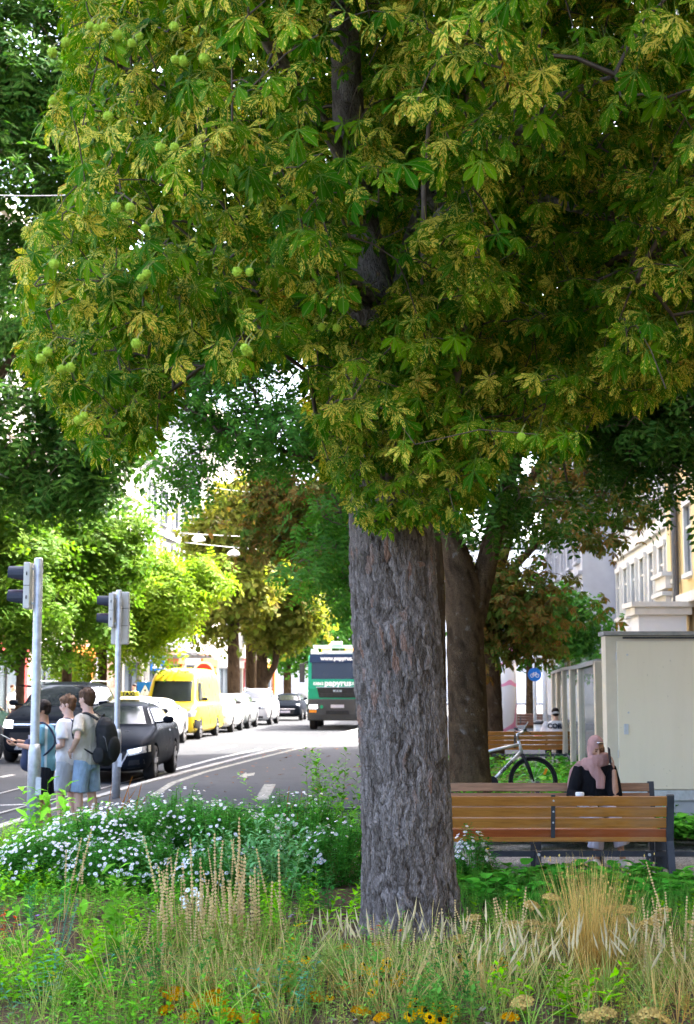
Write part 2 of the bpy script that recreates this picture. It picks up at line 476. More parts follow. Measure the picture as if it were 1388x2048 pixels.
# planting bed, gravel and the green strip behind the benches
def terrain(name, x0, x1, y0, y1, nx, ny, zf, m, kind='structure', clip=None):
    xs = np.linspace(x0, x1, nx); ys = np.linspace(y0, y1, ny); X, Y = np.meshgrid(xs, ys)
    Z = zf(X, Y); V = np.stack([X.ravel(), Y.ravel(), Z.ravel()], 1)
    i = np.arange((ny - 1) * nx).reshape(ny - 1, nx)[:, :-1].ravel()
    F = np.stack([i, i + 1, i + 1 + nx, i + nx], 1)
    if clip is not None:
        c = V[F].mean(1); F = F[clip(c[:, 0], c[:, 1])]
    o = link(name, np_mesh(name, V, F, m, smooth=True)); return tag(o, kind=kind)
t = NT('bed_soil'); co = t.coord('Object')
c = t.ramp(t.noise(co, 7.0, 6.0, 0.7), [(0.3, (0.07, 0.045, 0.03)), (0.55, (0.15, 0.095, 0.062)), (0.75, (0.24, 0.17, 0.12))])
M_soil = t.done(t.principled(c, 0.95, 0, 0.04, t.bump(t.noise(co, 40.0, 5.0, 0.7), 0.9, 0.03)))
t = NT('gravel_fine'); co = t.coord('Object')
vo = t.n('ShaderNodeTexVoronoi'); t.l(co, vo.inputs['Vector']); vo.inputs['Scale'].default_value = 70.0
c = t.mix(t.ramp(vo.outputs['Color'], [(0.2, 0.0), (0.8, 1.0)]), (0.13, 0.12, 0.11), (0.36, 0.34, 0.31))
M_gravel = t.done(t.principled(c, 0.9, 0, 0.05, t.bump(vo.outputs['Distance'], 0.8, 0.02)))
def kx(y): return np.interp(y, [p[1] for p in KERB], [p[0] for p in KERB])
terrain('flower_bed_soil', -6, 7.5, 1.0, 18.0, 130, 170, lambda X, Y: 0.066 + 0.06 * fbm(X * 2, Y * 2, 4), M_soil,
        clip=lambda x, y: (x > kx(y) + 0.5) & ((y < 13.05) | (x < 0.9)) & (y < np.where(x < -2.2, 16.3, 17.7)))
terrain('gravel_path', 0.85, 7.8, 13.0, 16.6, 60, 50, lambda X, Y: 0.064 + 0.012 * fbm(X * 6, Y * 6, 3), M_gravel)
terrain('green_strip_soil', 0.9, 4.9, 16.62, 31.0, 50, 120, lambda X, Y: 0.066 + 0.06 * fbm(X * 2, Y * 2, 4), M_soil)
terrain('gravel_path', 0.9, 5.0, 31.05, 36, 30, 30, lambda X, Y: 0.064 + 0.012 * fbm(X * 6, Y * 6, 3), M_gravel)
# loose stones and fallen leaves on soil and asphalt (nobody could count the bits of mulch)
def scatter_flat(name, P, size, colrs, aspect=0.6):
    n = len(P); a = rng.uniform(0, 6.28, n); s = size * rng.uniform(0.5, 1.5, n)
    ca, sa = np.cos(a), np.sin(a)
    base = np.array([[-1, 0], [0, -aspect], [1, 0], [0, aspect]])
    V = np.zeros((n, 4, 3))
    for i, (bx, by) in enumerate(base):
        V[:, i, 0] = P[:, 0] + (bx * ca - by * sa) * s; V[:, i, 1] = P[:, 1] + (bx * sa + by * ca) * s
        V[:, i, 2] = P[:, 2] + 0.004 + rng.uniform(0, 0.4, n) * s * (1 if i in (0, 3) else 0.2)
    cl = np.repeat(np.array(colrs)[rng.integers(0, len(colrs), n)], 4, 0)
    o = link(name, np_mesh(name, V.reshape(-1, 3), np.arange(n * 4).reshape(n, 4), MATS['plant'], ptcol=cl))
    return tag(o, kind='stuff')
P = np.stack([rng.uniform(-3.2, 3.2, 1800), rng.uniform(7, 12.8, 1800), np.zeros(1800)], 1); P[:, 2] = 0.11
tag(scatter_flat('mulch', P, 0.025, [(0.16, 0.1, 0.06), (0.25, 0.19, 0.13), (0.09, 0.06, 0.04), (0.3, 0.27, 0.22)]), 'brown bark mulch scattered over the bed soil', 'mulch')
P = np.stack([rng.uniform(-2.9, 2.2, 170), rng.uniform(20, 46, 170), np.full(170, 0.07)], 1)
P = P[P[:, 0] > kx(P[:, 1]) - 0.4]
tag(scatter_flat('fallen_leaf_litter', P, 0.055, [(0.20, 0.07, 0.03), (0.27, 0.13, 0.05), (0.13, 0.07, 0.04)]), 'dry brown leaf litter on the asphalt bike path', 'leaf litter')

# ================================================================== BUILDINGS
def facade_building(name, label, base, ang, length, height, depth, wallm, trim, floors, bays, glassm, side, gf=4.2, group=None, vis=(0, 1), cornice=0.45):
    """facade runs along local +Y from base; side=+1 faces +X (left row), -1 faces -X (right row)"""
    t = thing(name, label, 'building', (base[0], base[1], 0.0), ang, group)
    s = side; m = MB(); m.box((-s * depth / 2, length / 2, height / 2), (depth, length, height)); m.build('wall', wallm, t)
    m = MB(); m.box((s * cornice * 0.5 - s * depth / 2, length / 2, height + 0.25), (depth + cornice, length + 0.3, 0.5)); m.box((s * 0.1 - s * depth / 2, length / 2, height - 0.35), (depth + 0.2, length + 0.1, 0.3)); m.build('cornice', trim, t)
    fh = (height - gf - 0.8) / floors; bw = length / bays
    for fl in range(floors):
        m = MB(); zc = gf + fl * fh - 0.05
        m.box((s * 0.09, length / 2, zc), (0.22, length + 0.1, 0.32 if fl == 0 else 0.16)); m.build('string_course', trim, t)
    ww = bw * 0.44; wh = fh * 0.6
    fr = MB(); 
    for dy in (-ww / 2 - 0.07, ww / 2 + 0.07): fr.box((s * 0.06, dy, 0), (0.14, 0.16, wh + 0.2))
    fr.box((s * 0.075, 0, wh / 2 + 0.1), (0.17, ww + 0.4, 0.22)); fr.box((s * 0.1, 0, -wh / 2 - 0.08), (0.22, ww + 0.44, 0.14))
    fr.box((s * 0.03, 0, 0), (0.06, 0.08, wh)); fr.box((s * 0.03, 0, wh * 0.18), (0.061, ww, 0.08))
    frm = fr.mesh('window', trim)
    pn = MB().box((s * 0.008, 0, 0), (0.02, ww, wh)).mesh('pane', glassm)
    for fl in range(floors):
        for b in range(bays):
            if not (vis[0] <= (b + 0.5) / bays <= vis[1]): continue
            w = link('window', frm, t); w.location = (0, (b + 0.5) * bw, gf + fl * fh + fh * 0.5)
            p = link('pane', pn, w)
    return t
M_wwhite = mat('render_white', (0.62, 0.60, 0.56), 0.85, var=0.08, scale=0.6, bump=0.1)
M_wgrey = mat('render_grey', (0.34, 0.34, 0.35), 0.85, var=0.12, scale=0.8, bump=0.1)
M_wyel = mat('render_yellow', (0.62, 0.44, 0.20), 0.85, var=0.08, scale=0.7, bump=0.1)
M_trim = mat('trim_cream', (0.56, 0.52, 0.44), 0.8, var=0.12, scale=1.5)
M_trimg = mat('trim_grey', (0.28, 0.28, 0.29), 0.8, var=0.15, scale=1.5)
M_pane = mat('window_pane', (0.035, 0.045, 0.05), 0.08, var=0.4, scale=0.5)
M_dark = mat('dark_steel', (0.045, 0.047, 0.052), 0.5, 0.2, var=0.15)
LA = -math.atan(0.1); RA = -math.atan(0.055)
def lpt(d): return (LFAC(d), d)
def rpt(d): return (RFAC(d), d)
bl = [('white stucco town house with tall windows beyond the locust trees', 58, 26, 21, M_wwhite, M_trim, 4, 8),
      ('grey stone town house with rusticated columns behind the yellow van', 84.5, 15, 15, M_wgrey, M_trimg, 3, 5),
      ('pale tall town house further along beyond the grey one', 100, 34, 21, M_wwhite, M_trim, 5, 9),
      ('cream shop building with orange fascia behind the queueing cars', 22, 35.5, 17, M_trim, M_wwhite, 4, 10)]
for lab, d0, L, H, wm, tm, fl, by in bl:
    b = facade_building('town_house', lab, lpt(d0), LA, L, H, 12, wm, tm, fl, by, M_pane, 1, group=None)
    # shop fronts on the ground floor
    n = max(2, int(L / 5)); w = L / n
    for i in range(n):
        sf = MB(); y = (i + 0.5) * w
        for dy in (-w * 0.42, w * 0.42): sf.box((0.10, y + dy, 1.7), (0.22, 0.35, 3.2))
        sf.box((0.14, y, 3.45), (0.3, w * 0.92, 0.5))
        cc = [(0.55, 0.16, 0.03), (0.30, 0.30, 0.31), (0.55, 0.50, 0.40), (0.30, 0.03, 0.03), (0.62, 0.60, 0.56)][(i + int(d0)) % 5]
        f = sf.build('shop_front', mat('fascia_%d' % ((i + int(d0)) % 5), cc, 0.6), b)
        MB().box((0.02, y, 1.75), (0.04, w * 0.8, 2.7)).build('shop_window', M_pane, f)
        MB().box((0.09, y, 1.85), (0.06, 0.07, 2.5)).build('mullion', M_dark, f)
# canopy at the grey house
cano = thing('glass_canopy', 'flat dark glass canopy projecting from the grey stone house', 'canopy', (lpt(86)[0], 86, 0), LA)
MB().box((1.3, 3.2, 3.55), (2.6, 7, 0.12)).build('canopy_roof', M_trimg, cano)
for dy in (0.2, 3.2, 6.2): MB().bar((0.02, dy, 4.6), (2.4, dy, 3.6), 0.05, 0.05).build('tie_rod', M_dark, cano)
# end of the street
be = facade_building('town_house', 'pale corner house closing the view beyond the far trees', (-12, 172), R(-90), 60, 17, 12, M_wwhite, M_trim, 4, 12, M_pane, -1)
# right row
yb = facade_building('corner_house', 'yellow ochre stucco house with cream cornices and dark downpipe', rpt(-10), RA, 61.5, 27.0, 14, M_wyel, M_trim, 6, 18, M_pane, -1, gf=4.6, vis=(0.7, 1))
MB().tube([(-0.16, 58.7, 0.0), (-0.16, 58.7, 18.3)], 0.11, 10).build('downpipe', mat('downpipe_zinc', (0.10, 0.095, 0.09), 0.5, 0.3), yb)
for z in (4.6, 5.25, 9.2):
    m = MB(); m.box((-0.2, 60.6, z), (0.34, 2.2, 0.42)); m.box((-0.26, 60.6, z + 0.26), (0.5, 2.4, 0.14)); m.build('pilaster_band', M_trim, yb)
for y in (55.2, 59.9): MB().box((-0.09, y, 11.5), (0.16, 0.75, 13)).build('pilaster', M_wyel, yb)
wb = facade_building('town_house', 'bright white stucco house next to the ochre corner house', (RFAC(51.5) + 0.6, 51.7), RA, 18, 15.5, 12, M_wwhite, M_trim, 3, 7, M_pane, -1)
gb = facade_building('town_house', 'grey house with glazed bay beyond the white stucco house', (RFAC(70) - 1.0, 70.0), RA, 22, 17, 12, M_wgrey, M_trimg, 4, 6, M_pane, -1)
gp = thing('gate_pillar', 'cream masonry gate pillar with moulded cap beside the ochre house', 'pillar', (at(1330, 1250, 47).x - 0.2, 47, 0), 0)
MB().box((0, 0, 2.0), (1.5, 1.2, 4.0)).build('shaft', M_wwhite, gp); m = MB(); m.box((0, 0, 4.12), (1.8, 1.5, 0.24)); m.box((0, 0, 4.32), (2.0, 1.7, 0.16)); m.build('cap', M_trim, gp)
# ================================================================== LEAF TEMPLATES
def leaflet(nseg, W=0.2, droop=0.3, fold=0.3, twist=0.0, prof=((0, .04), (.2, .24), (.45, .70), (.66, 1.0), (.82, .8), (.93, .38), (1, .06)), lift=0.05):
    v = np.array([0, .6, 1.0]) if nseg == 2 else np.linspace(0, 1, nseg + 1); w = np.interp(v, [p[0] for p in prof], [p[1] for p in prof]) * W
    if nseg == 2: w[-1] = W * .34
    V = []; UV = []
    for vi, wi in zip(v, w):
        z = lift * vi - droop * vi * vi; y = vi * (1 - 0.25 * abs(droop) * vi)
        tw = twist * vi
        for sgn in (-1, 0, 1):
            x = sgn * wi; zz = z + abs(sgn) * wi * fold + sgn * wi * tw
            V.append((x, y, zz)); UV.append((0.5 + 0.5 * sgn * wi / W, vi))
    F = []
    for i in range(nseg):
        a = i * 3
        F += [(a, a + 1, a + 4, a + 3), (a + 1, a + 2, a + 5, a + 4)]
    return np.array(V), np.array(F), np.array(UV)
def rotz(a): c, s = math.cos(a), math.sin(a); return np.array([[c, -s, 0], [s, c, 0], [0, 0, 1.0]])
def rotx(a): c, s = math.cos(a), math.sin(a); return np.array([[1, 0, 0], [0, c, -s], [0, s, c]])
def join_t(parts):
    V = []; F = []; U = []; n = 0
    for v, f, u in parts: V.append(v); F.append(f + n); U.append(u); n += len(v)
    return np.concatenate(V), np.concatenate(F), np.concatenate(U)
def strip(a, b, w):
    a = np.array(a, float); b = np.array(b, float)
    V = np.array([a + [-w, 0, 0], a + [w, 0, 0], b + [w, 0, 0], b + [-w, 0, 0], a + [0, 0, -w], a + [0, 0, w], b + [0, 0, w], b + [0, 0, -w]])
    return V, np.array([[0, 1, 2, 3], [4, 5, 6, 7]]), np.array([[.5, .5]] * 8)
def palmate(rs, nseg, nl=7, pet=0.7):
    angs = {7: (0, 39, -39, 80, -80, 126, -126), 5: (0, 46, -46, 96, -96)}[nl]
    lens = {7: (1, .94, .94, .74, .74, .48, .48), 5: (1, .9, .9, .6, .6)}[nl]
    parts = []
    for a, L in zip(angs, lens):
        v, f, u = leaflet(nseg, 0.175 * rs.uniform(.85, 1.15), rs.uniform(.12, .5), rs.uniform(.05, .4), rs.uniform(-.5, .5))
        v = v * L * rs.uniform(.88, 1.08)
        v = v @ rotx(R(rs.uniform(-28, 4))).T
        v = v @ rotz(R(a + rs.uniform(-7, 7))).T
        parts.append((v, f, u))
    parts.append(strip((0, -pet, 0.22), (0, 0, 0), 0.012))
    return join_t(parts)
def pinnate(rs, n=6, L=1.0, lw=0.34, nseg=1):
    """feathered leaf: rachis along +Y with leaflets in pairs"""
    parts = []
    for i in range(n):
        y = 0.18 + 0.8 * i / (n - 1) * L; z = -0.25 * y * y
        for sg in (-1, 1):
            l = lw * rs.uniform(.8, 1.1) * (1 - 0.3 * abs(i / (n - 1) - 0.4))
            a = np.array([0, y, z]); d = np.array([sg * .86, .4, rs.uniform(-.45, .1)]); d /= np.linalg.norm(d)
            side = np.array([-.4 * sg, .86, rs.uniform(-.2, .2)]) * l * 0.27
            V = np.array([a, a + d * l * .5 + side, a + d * l, a + d * l * .5 - side])
            parts.append((V, np.array([[0, 1, 2, 3]]), np.array([[.5, 0], [1, .5], [.5, 1], [0, .5]])))
    parts.append((np.array([[0, 0, 0], [0.012, .5, -.06], [0, 1.0, -.25], [-.012, .5, -.06]]), np.array([[0, 1, 2, 3]]), np.array([[.5, .5]] * 4)))
    return join_t(parts)
def kite(w, droop, at=.6):
    return np.array([[0, 0, 0], [w, at, .1 * w - droop * .3], [0, 1, -droop], [-w, at, .1 * w - droop * .3]]), np.array([[0, 1, 2, 3]]), np.array([[.5, 0], [1, .6], [.5, 1], [0, .6]])
def palm_kite(rs, nl=5):
    parts = []
    for a, L in zip((0, 46, -46, 96, -96), (1, .9, .9, .65, .65)):
        v, f, u = kite(.21, rs.uniform(.1, .45)); parts.append((v * L @ rotx(R(rs.uniform(-28, 4))).T @ rotz(R(a + rs.uniform(-8, 8))).T, f, u))
    return join_t(parts)
def clumpleaf(rs, n=6):
    """small twig end with single leaves, for far trees"""
    parts = []
    for i in range(n):
        v, f, u = kite(.3, rs.uniform(0, .4))
        v = v * rs.uniform(.6, .95); v = v @ rotx(R(rs.uniform(-60, 30))).T @ rotz(rs.uniform(0, 6.28)).T
        parts.append((v + rs.uniform(-.35, .35, 3), f, u))
    return join_t(parts)
trs = np.random.default_rng(11)
PALM_LO = [palmate(trs, 2, 7 if i % 3 else 5) for i in range(6)]
PALM_HI = [palmate(trs, 6, 7 if i % 3 else 5) for i in range(8)]
PALM_MD = [palmate(trs, 3, 7 if i % 3 else 5) for i in range(6)]
PALM_XLO = [palm_kite(trs) for i in range(5)]
PINN = [pinnate(trs, 4, 1.0, .43) for i in range(4)]
PINN_XLO = [pinnate(trs, 3, 1.0, 0.52) for i in range(4)]
CLMP = [clumpleaf(trs) for i in range(4)]

def frames(N, D, rs, roll=0.5):
    """orthonormal frames from normal N and pointing direction D"""
    N = N / np.linalg.norm(N, axis=1, keepdims=True)
    D = D - N * (D * N).sum(1, keepdims=True); D = D / (np.linalg.norm(D, axis=1, keepdims=True) + 1e-9)
    X = np.cross(D, N)
    return np.stack([X, D, N], 2)
def scatter_leaves(P, M, S, rnd, temps, rs):
    Vs = []; Fs = []; Us = []; Rn = []; n = 0
    which = rs.integers(0, len(temps), len(P))
    for k, (tv, tf, tu) in enumerate(temps):
        i = np.where(which == k)[0]
        if len(i) == 0: continue
        V = np.einsum('nij,kj->nki', M[i], tv) * S[i][:, None, None] + P[i][:, None, :]
        Vs.append(V.reshape(-1, 3)); m = len(tv)
        Fs.append((tf[None] + (np.arange(len(i)) * m)[:, None, None]).reshape(-1, 4) + n); n += len(i) * m
        Us.append(np.tile(tu, (len(i), 1))); Rn.append(np.repeat(rnd[i], m))
    return np.concatenate(Vs), np.concatenate(Fs), np.concatenate(Us), np.concatenate(Rn)

def skeleton(nodes, parents_init, targets):
    """greedy: hook every target on the nearest node nearer to the trunk base path"""
    P = [np.array(p, float) for p in nodes]; par = list(parents_init)
    base = np.array(nodes)
    d0 = np.array([np.min(np.linalg.norm(base - t, axis=1)) for t in targets])
    order = np.argsort(d0); arr = np.zeros((len(nodes) + len(targets) * 2, 3)); arr[:len(nodes)] = nodes; n = len(nodes)
    tip = np.zeros(len(targets), int)
    for ti in order:
        t = targets[ti]; d = np.linalg.norm(arr[:n] - t, axis=1) + 0.25 * np.maximum(0, arr[:n, 2] - t[2])
        j = int(np.argmin(d)); a = arr[j]
        mid = (a + t) / 2 + np.array([0, 0, 0.08 * np.linalg.norm(t - a)])
        arr[n] = mid; par.append(j); arr[n + 1] = t; par.append(n); tip[ti] = n + 1; n += 2
    return arr[:n], par, tip
def limb_mesh(arr, par, n0, rmin, rmax=0.09, power=2.3):
    n = len(arr); w = np.zeros(n)
    kids = np.zeros(n, int)
    for i in range(n - 1, -1, -1):
        if w[i] == 0: w[i] = 1
        if par[i] >= 0: w[par[i]] += w[i]
    r = np.minimum(rmin * w ** (1 / power), rmax)
    V = []; F = []; k = 0
    for i in range(n0, n):
        j = par[i]
        a = arr[j]; b = arr[i]; d = b - a; L = np.linalg.norm(d)
        if L < 1e-4: continue
        d /= L; x = np.cross(d, [0.3, 0.5, 0.81]); x /= np.linalg.norm(x); y = np.cross(d, x)
        ra = min(r[j], r[i] * 1.35)
        for p, rr in ((a, ra), (b, r[i])):
            for q in range(3):
                an = 2 * math.pi * q / 3; V.append(p + (x * math.cos(an) + y * math.sin(an)) * rr)
        for q in range(3): F.append((k + q, k + (q + 1) % 3, k + 3 + (q + 1) % 3, k + 3 + q))
        k += 6
    return np.array(V), np.array(F)

# ------------------------------------------------------------------ bark
def bark_mat(name, c0, c1, c2, red):
    t = NT(name); h = t.attr('bark'); cell = t.attr('cell'); co = t.coord('Object')
    c = t.mix(t.ramp(cell, [(0.1, 0.0), (0.9, 1.0)]), c1, c2)
    c = t.mix(t.ramp(t.noise(co, 30.0, 5.0, 0.7), [(0.35, 0.0), (0.7, 0.55)]), c, tuple(x * 0.55 for x in c1))
    rf = t.math('MULTIPLY', t.math('GREATER_THAN', cell, 0.90), t.ramp(t.noise(co, 2.2, 3.0), [(0.5, 0.0), (0.62, 0.7)]))
    c = t.mix(rf, c, red)
    c = t.mix(t.ramp(t.noise(co, 9.0, 4.0), [(0.62, 0.0), (0.75, 0.5)]), c, (0.30, 0.29, 0.27))
    c = t.mix(t.ramp(h, [(0.1, 1.0), (0.5, 0.0)]), c, c0)
    cz_ = t.coord('Object', (1, 1, .32))
    rough_ = t.math('ADD', t.noise(cz_, 75.0, 6.0, 0.75), t.math('MULTIPLY', t.noise(cz_, 28.0, 5.0, 0.7), 1.4))
    vb = t.n('ShaderNodeTexVoronoi', feature='DISTANCE_TO_EDGE'); wv = t.n('ShaderNodeVectorMath', operation='MULTIPLY_ADD')
    t.l(t.noise(cz_, 22.0, 3.0, .6, 1), wv.inputs[0]); wv.inputs[1].default_value = (.035, .035, .035); t.l(cz_, wv.inputs[2]); t.l(wv.outputs[0], vb.inputs['Vector']); vb.inputs['Scale'].default_value = 58.0
    rough_ = t.math('ADD', rough_, t.math('MULTIPLY', t.ramp(vb.outputs['Distance'], [(0, 0.0), (.16, 1.0)]), .9))
    return t.done(t.principled(c, 0.95, 0, 0.03, t.bump(rough_, 1.0, 0.016)))
M_bark = bark_mat('chestnut_bark', (0.09, 0.07, 0.054), (0.185, 0.152, 0.125), (0.40, 0.34, 0.295), (0.34, 0.17, 0.10))
M_bark2 = bark_mat('park_tree_bark', (0.04, 0.027, 0.016), (0.085, 0.056, 0.033), (0.14, 0.094, 0.055), (0.17, 0.12, 0.07))
def bark_tube(name, path, radii, m, parent, nu=64, nz=120, cs=(9.0, 4.2), amp=0.02, flare=None, seed=0, cap=True):
    """tapered trunk along path with plated bark as real relief"""
    path = np.array(path, float); radii = np.array(radii, float)
    seg = np.linalg.norm(np.diff(path, axis=0), axis=1); s = np.concatenate([[0], np.cumsum(seg)])
    q = np.linspace(0, s[-1], nz)
    def sm(a):
        return np.interp(q, s, a)
    C = np.stack([sm(path[:, i]) for i in range(3)], 1)
    for _ in range(max(2, nz // 40)):
        C[1:-1] = (C[:-2] + 2 * C[1:-1] + C[2:]) / 4
    r = sm(radii)
    T = np.gradient(C, axis=0); T /= np.linalg.norm(T, axis=1, keepdims=True)
    X = np.cross(T, [0, 1, 0]); X /= np.linalg.norm(X, axis=1, keepdims=True); Y = np.cross(X, T)   # angle 0 = +X ; 270 deg faces -Y
    th = np.linspace(0, 2 * math.pi, nu, endpoint=False) + math.pi / 2      # seam away from the camera
    TH, Q = np.meshgrid(th, q)
    rr = r[:, None] * np.ones_like(TH)
    arc = (TH - math.pi / 2) * np.mean(radii)
    wx = 0.9 * (fbm(arc * 7, Q * 5, 4, seed + 3) - 0.5); wy = 1.1 * (fbm(arc * 6, Q * 6, 4, seed + 9) - 0.5)
    x1 = arc * cs[0] * 2.7 + wx * 4.0; y1 = Q * cs[1] * 1.5 + wy * 2.2
    f1, f2, cid = worley(x1, y1, seed)
    h = np.clip((f2 - f1) * 4.2, 0, 1); h = h * h * (3 - 2 * h)
    k1, k2, cid2 = worley(x1 * 1.9 + 7.7, y1 * 1.7 + 1.3, seed + 31)
    hs = np.clip((k2 - k1) * 3.6, 0, 1)
    rid = np.clip(1 - np.abs(2 * fbm(arc * cs[0] * 1.9 + wx * 4.5, Q * cs[1] * 0.5 + wy * 1.2, 4, seed + 21) - 0.92) * 2.6, 0, 1)
    g1, g2, gid = worley(x1 * 0.45 + 3, y1 * 0.32, seed + 40)
    hb = np.clip((g2 - g1) * 3.4, 0, 1)
    fine = fbm(arc * 75, Q * 40, 4, seed + 60); flake = fbm(arc * 34 + wx * 3, Q * 17 + wy * 3, 3, seed + 66)
    disp = amp * (0.36 * h * (0.25 + 0.9 * cid) + 0.16 * hs * cid2 + 0.24 * rid + 0.34 * hb * (.6 + .6 * gid) + 0.45 * (flake - 0.5) + 0.4 * (fine - 0.5)) - amp * 0.55
    low = (fbm(arc * 2.2, Q * 0.9, 3, seed + 80) - 0.5) * r[:, None] * 0.16
    rr = rr + disp + low
    if flare is not None:
        zz = Q
        rr += flare * np.exp(-zz / 0.16) * (0.55 + 0.6 * np.cos(TH * 5 + 0.7) ** 2)
    V = C[:, None, :] + rr[..., None] * (np.cos(TH)[..., None] * X[:, None, :] - np.sin(TH)[..., None] * Y[:, None, :] * -1)
    V = V.reshape(-1, 3)
    i = np.arange((nz - 1) * nu).reshape(nz - 1, nu); j = np.roll(i, -1, axis=1)
    F = np.stack([i, j, j + nu, i + nu], 2).reshape(-1, 4)
    hh = np.clip((disp / amp + .55) * 1.1 - .02, 0, 1)
    me = np_mesh(name, V, F, m, pt={'bark': hh.ravel(), 'cell': cid.ravel()}, smooth=True)
    return link(name, me, parent)
M_twig = mat('twig_bark', (0.10, 0.075, 0.05), 0.85, var=0.25, scale=20)
M_stemg = mat('green_stem', (0.22, 0.24, 0.06), 0.6, var=0.2, scale=20)

# ================================================================== THE BIG CHESTNUT
TY = 10.4
L_mid = leaf_mat('street_tree_leaf', (0.05, 0.14, 0.012), (0.115, 0.205, 0.015), trans=0.36)
M_ch = leaf_mat('chestnut_leaf', (0.02, 0.115, 0.001), (0.115, 0.24, 0.002), (0.80, 0.62, 0.09), (-0.05, 0.17), (0.42, 0.14, 0.015), trans=0.33, nscale=(4.5, 12.0))
ch = thing('chestnut_tree', 'large horse chestnut with mottled leaves, spiky green fruit and thick grey trunk', 'tree', (0, 0, 0))
rows = [(1893, 716, 930), (1850, 722, 925), (1700, 722, 912), (1500, 716, 898), (1300, 703, 886), (1100, 697, 868), (950, 694, 862), (800, 690, 866), (640, 690, 880)]
path = []; rad = []
for y, a, b in rows:
    pa = at(a, y, TY); pb = at(b, y, TY); path.append(((pa.x + pb.x) / 2, TY, pa.z)); rad.append((pb.x - pa.x) / 2 * 0.985)
path[0] = (path[0][0], TY, 0.02)
bark_tube('trunk', path, rad, M_bark, ch, nu=290, nz=440, cs=(10.5, 5.4), amp=0.028, flare=0.05, seed=5)
def limb(pxs, ys, r, name='limb', nz=64, nu=24, m=M_bark, parent=ch, **k):
    return bark_tube(name, [tuple(at(p[0], p[1], y)) for p, y in zip(pxs, ys)], r, m, parent, nu=nu, nz=nz, amp=0.016, seed=int(pxs[0][0]), **k)
LIMBS = [
    ([(765, 720), (735, 560), (700, 330), (694, 150), (684, 0), (670, -200), (640, -420)], [10.4, 10.45, 10.4, 10.3, 10.3, 10.4, 10.6], [.22, .17, .125, .11, .10, .08, .05]),
    ([(800, 720), (840, 520), (870, 390), (905, 250), (960, 60), (1040, -200)], [10.45, 10.5, 10.6, 10.8, 11.0, 11.3], [.22, .16, .12, .09, .07, .05]),
    ([(740, 640), (600, 430), (470, 300), (330, 180), (200, 110)], [10.3, 9.6, 8.9, 8.3, 7.8], [.07, .05, .034, .02, .006]),
    ([(700, 330), (560, 120), (430, -60), (300, -150)], [10.35, 9.6, 8.8, 8.0], [.06, .045, .028, .007]),
    ([(850, 470), (980, 330), (1100, 200), (1230, 150)], [10.4, 9.4, 8.4, 7.4], [.06, .042, .026, .007]),
    ([(745, 600), (650, 520), (520, 560), (380, 600), (230, 560)], [10.2, 9.4, 8.8, 8.5, 8.2], [.05, .038, .028, .018, .006]),
    ([(880, 360), (1040, 380), (1190, 430), (1330, 460)], [10.6, 10.4, 9.8, 9.0], [.055, .04, .025, .007]),
]
nodes = []; par0 = []
for pxs, ys, r in LIMBS:
    limb(pxs, ys, r)
    prev = -1
    pts = [np.array(at(p[0], p[1], y)) for p, y in zip(pxs, ys)]
    for a, b in zip(pts[:-1], pts[1:]):
        for f in (0.0, 0.33, 0.66):
            nodes.append(a * (1 - f) + b * f); par0.append(prev); prev = len(nodes) - 1
    nodes.append(pts[-1]); par0.append(prev)
for z in np.linspace(2.9, 4.4, 8):
    for sx in (-.26, 0, .26):
        nodes.append(np.array([0.33 + sx, TY - 0.22, z])); par0.append(-1)
# smooth water shoots in front of the trunk
for pts, yy, r in (([(905, 810), (918, 720), (926, 640), (945, 560), (985, 330), (1030, 190)], [10.1, 9.95, 9.9, 9.85, 9.6, 9.3], [.03, .03, .028, .026, .02, .012]),
                   ([(846, 600), (848, 480), (848, 360), (860, 220)], [9.95, 9.9, 9.85, 9.8], [.022, .02, .018, .012])):
    MB().tube([at(p[0], p[1], y) for p, y in zip(pts, yy)], r, 8).build('water_shoot', mat('shoot_bark', (0.2, 0.15, 0.11), 0.8, var=0.2, scale=15), ch, True)
# healed knot ring
c = at(714, 630, 10.17); m = MB(); pts = [c + Vector((0.062 * math.cos(a), -0.02, 0.055 * math.sin(a))) for a in np.linspace(0.0, math.pi, 10)]
m.tube(pts, [.012, .018, .02, .02, .02, .02, .02, .02, .018, .012], 8); m.build('bark_knot', mat('knot_bark', (0.20, 0.17, 0.15), 0.9, var=0.2, scale=25), ch, True)

LB = ([0, 20, 60, 130, 210, 300, 345, 400, 425, 500, 580, 612, 640, 700, 780, 850, 900, 950, 1000, 1060, 1150, 1200, 1290, 1388],
      [700, 760, 850, 900, 960, 930, 790, 650, 740, 745, 710, 790, 950, 1045, 1080, 1065, 1085, 1030, 930, 930, 920, 870, 850, 740])
LF = ([-400, 0, 120, 200, 250, 310, 390, 430, 560, 700, 800, 850, 950], [60, 110, 100, 80, 60, 130, 120, 45, 20, 35, 80, 130, 200])
def crown_ok(P, rs):
    px, py, zc = proj(P)
    lo = np.interp(px, *LB); lf = np.interp(py, *LF)
    rag = fbm(px / 55.0, py / 400.0 + 3, 2, 13) - .4; rag2 = fbm(py / 60.0, px / 400.0, 2, 17) - .4
    ok = (py < lo - 25 + 110 * rag) & (px > lf + 18 - 70 * rag2)
    hole = np.zeros(len(P), bool)
    for cx, cy, rx, ry in ((690, 130, 38, 150), (660, 250, 26, 80), (740, 520, 50, 100), (850, 385, 40, 30), (720, 630, 30, 24), (790, 450, 30, 50)):
        hole |= ((px - cx) / rx) ** 2 + ((py - cy) / ry) ** 2 < 1
    ok &= ~(hole & (P[:, 1] < 10.5) & (rs.random(len(P)) < 0.86))
    return ok
rs = np.random.default_rng(21)
tg = []
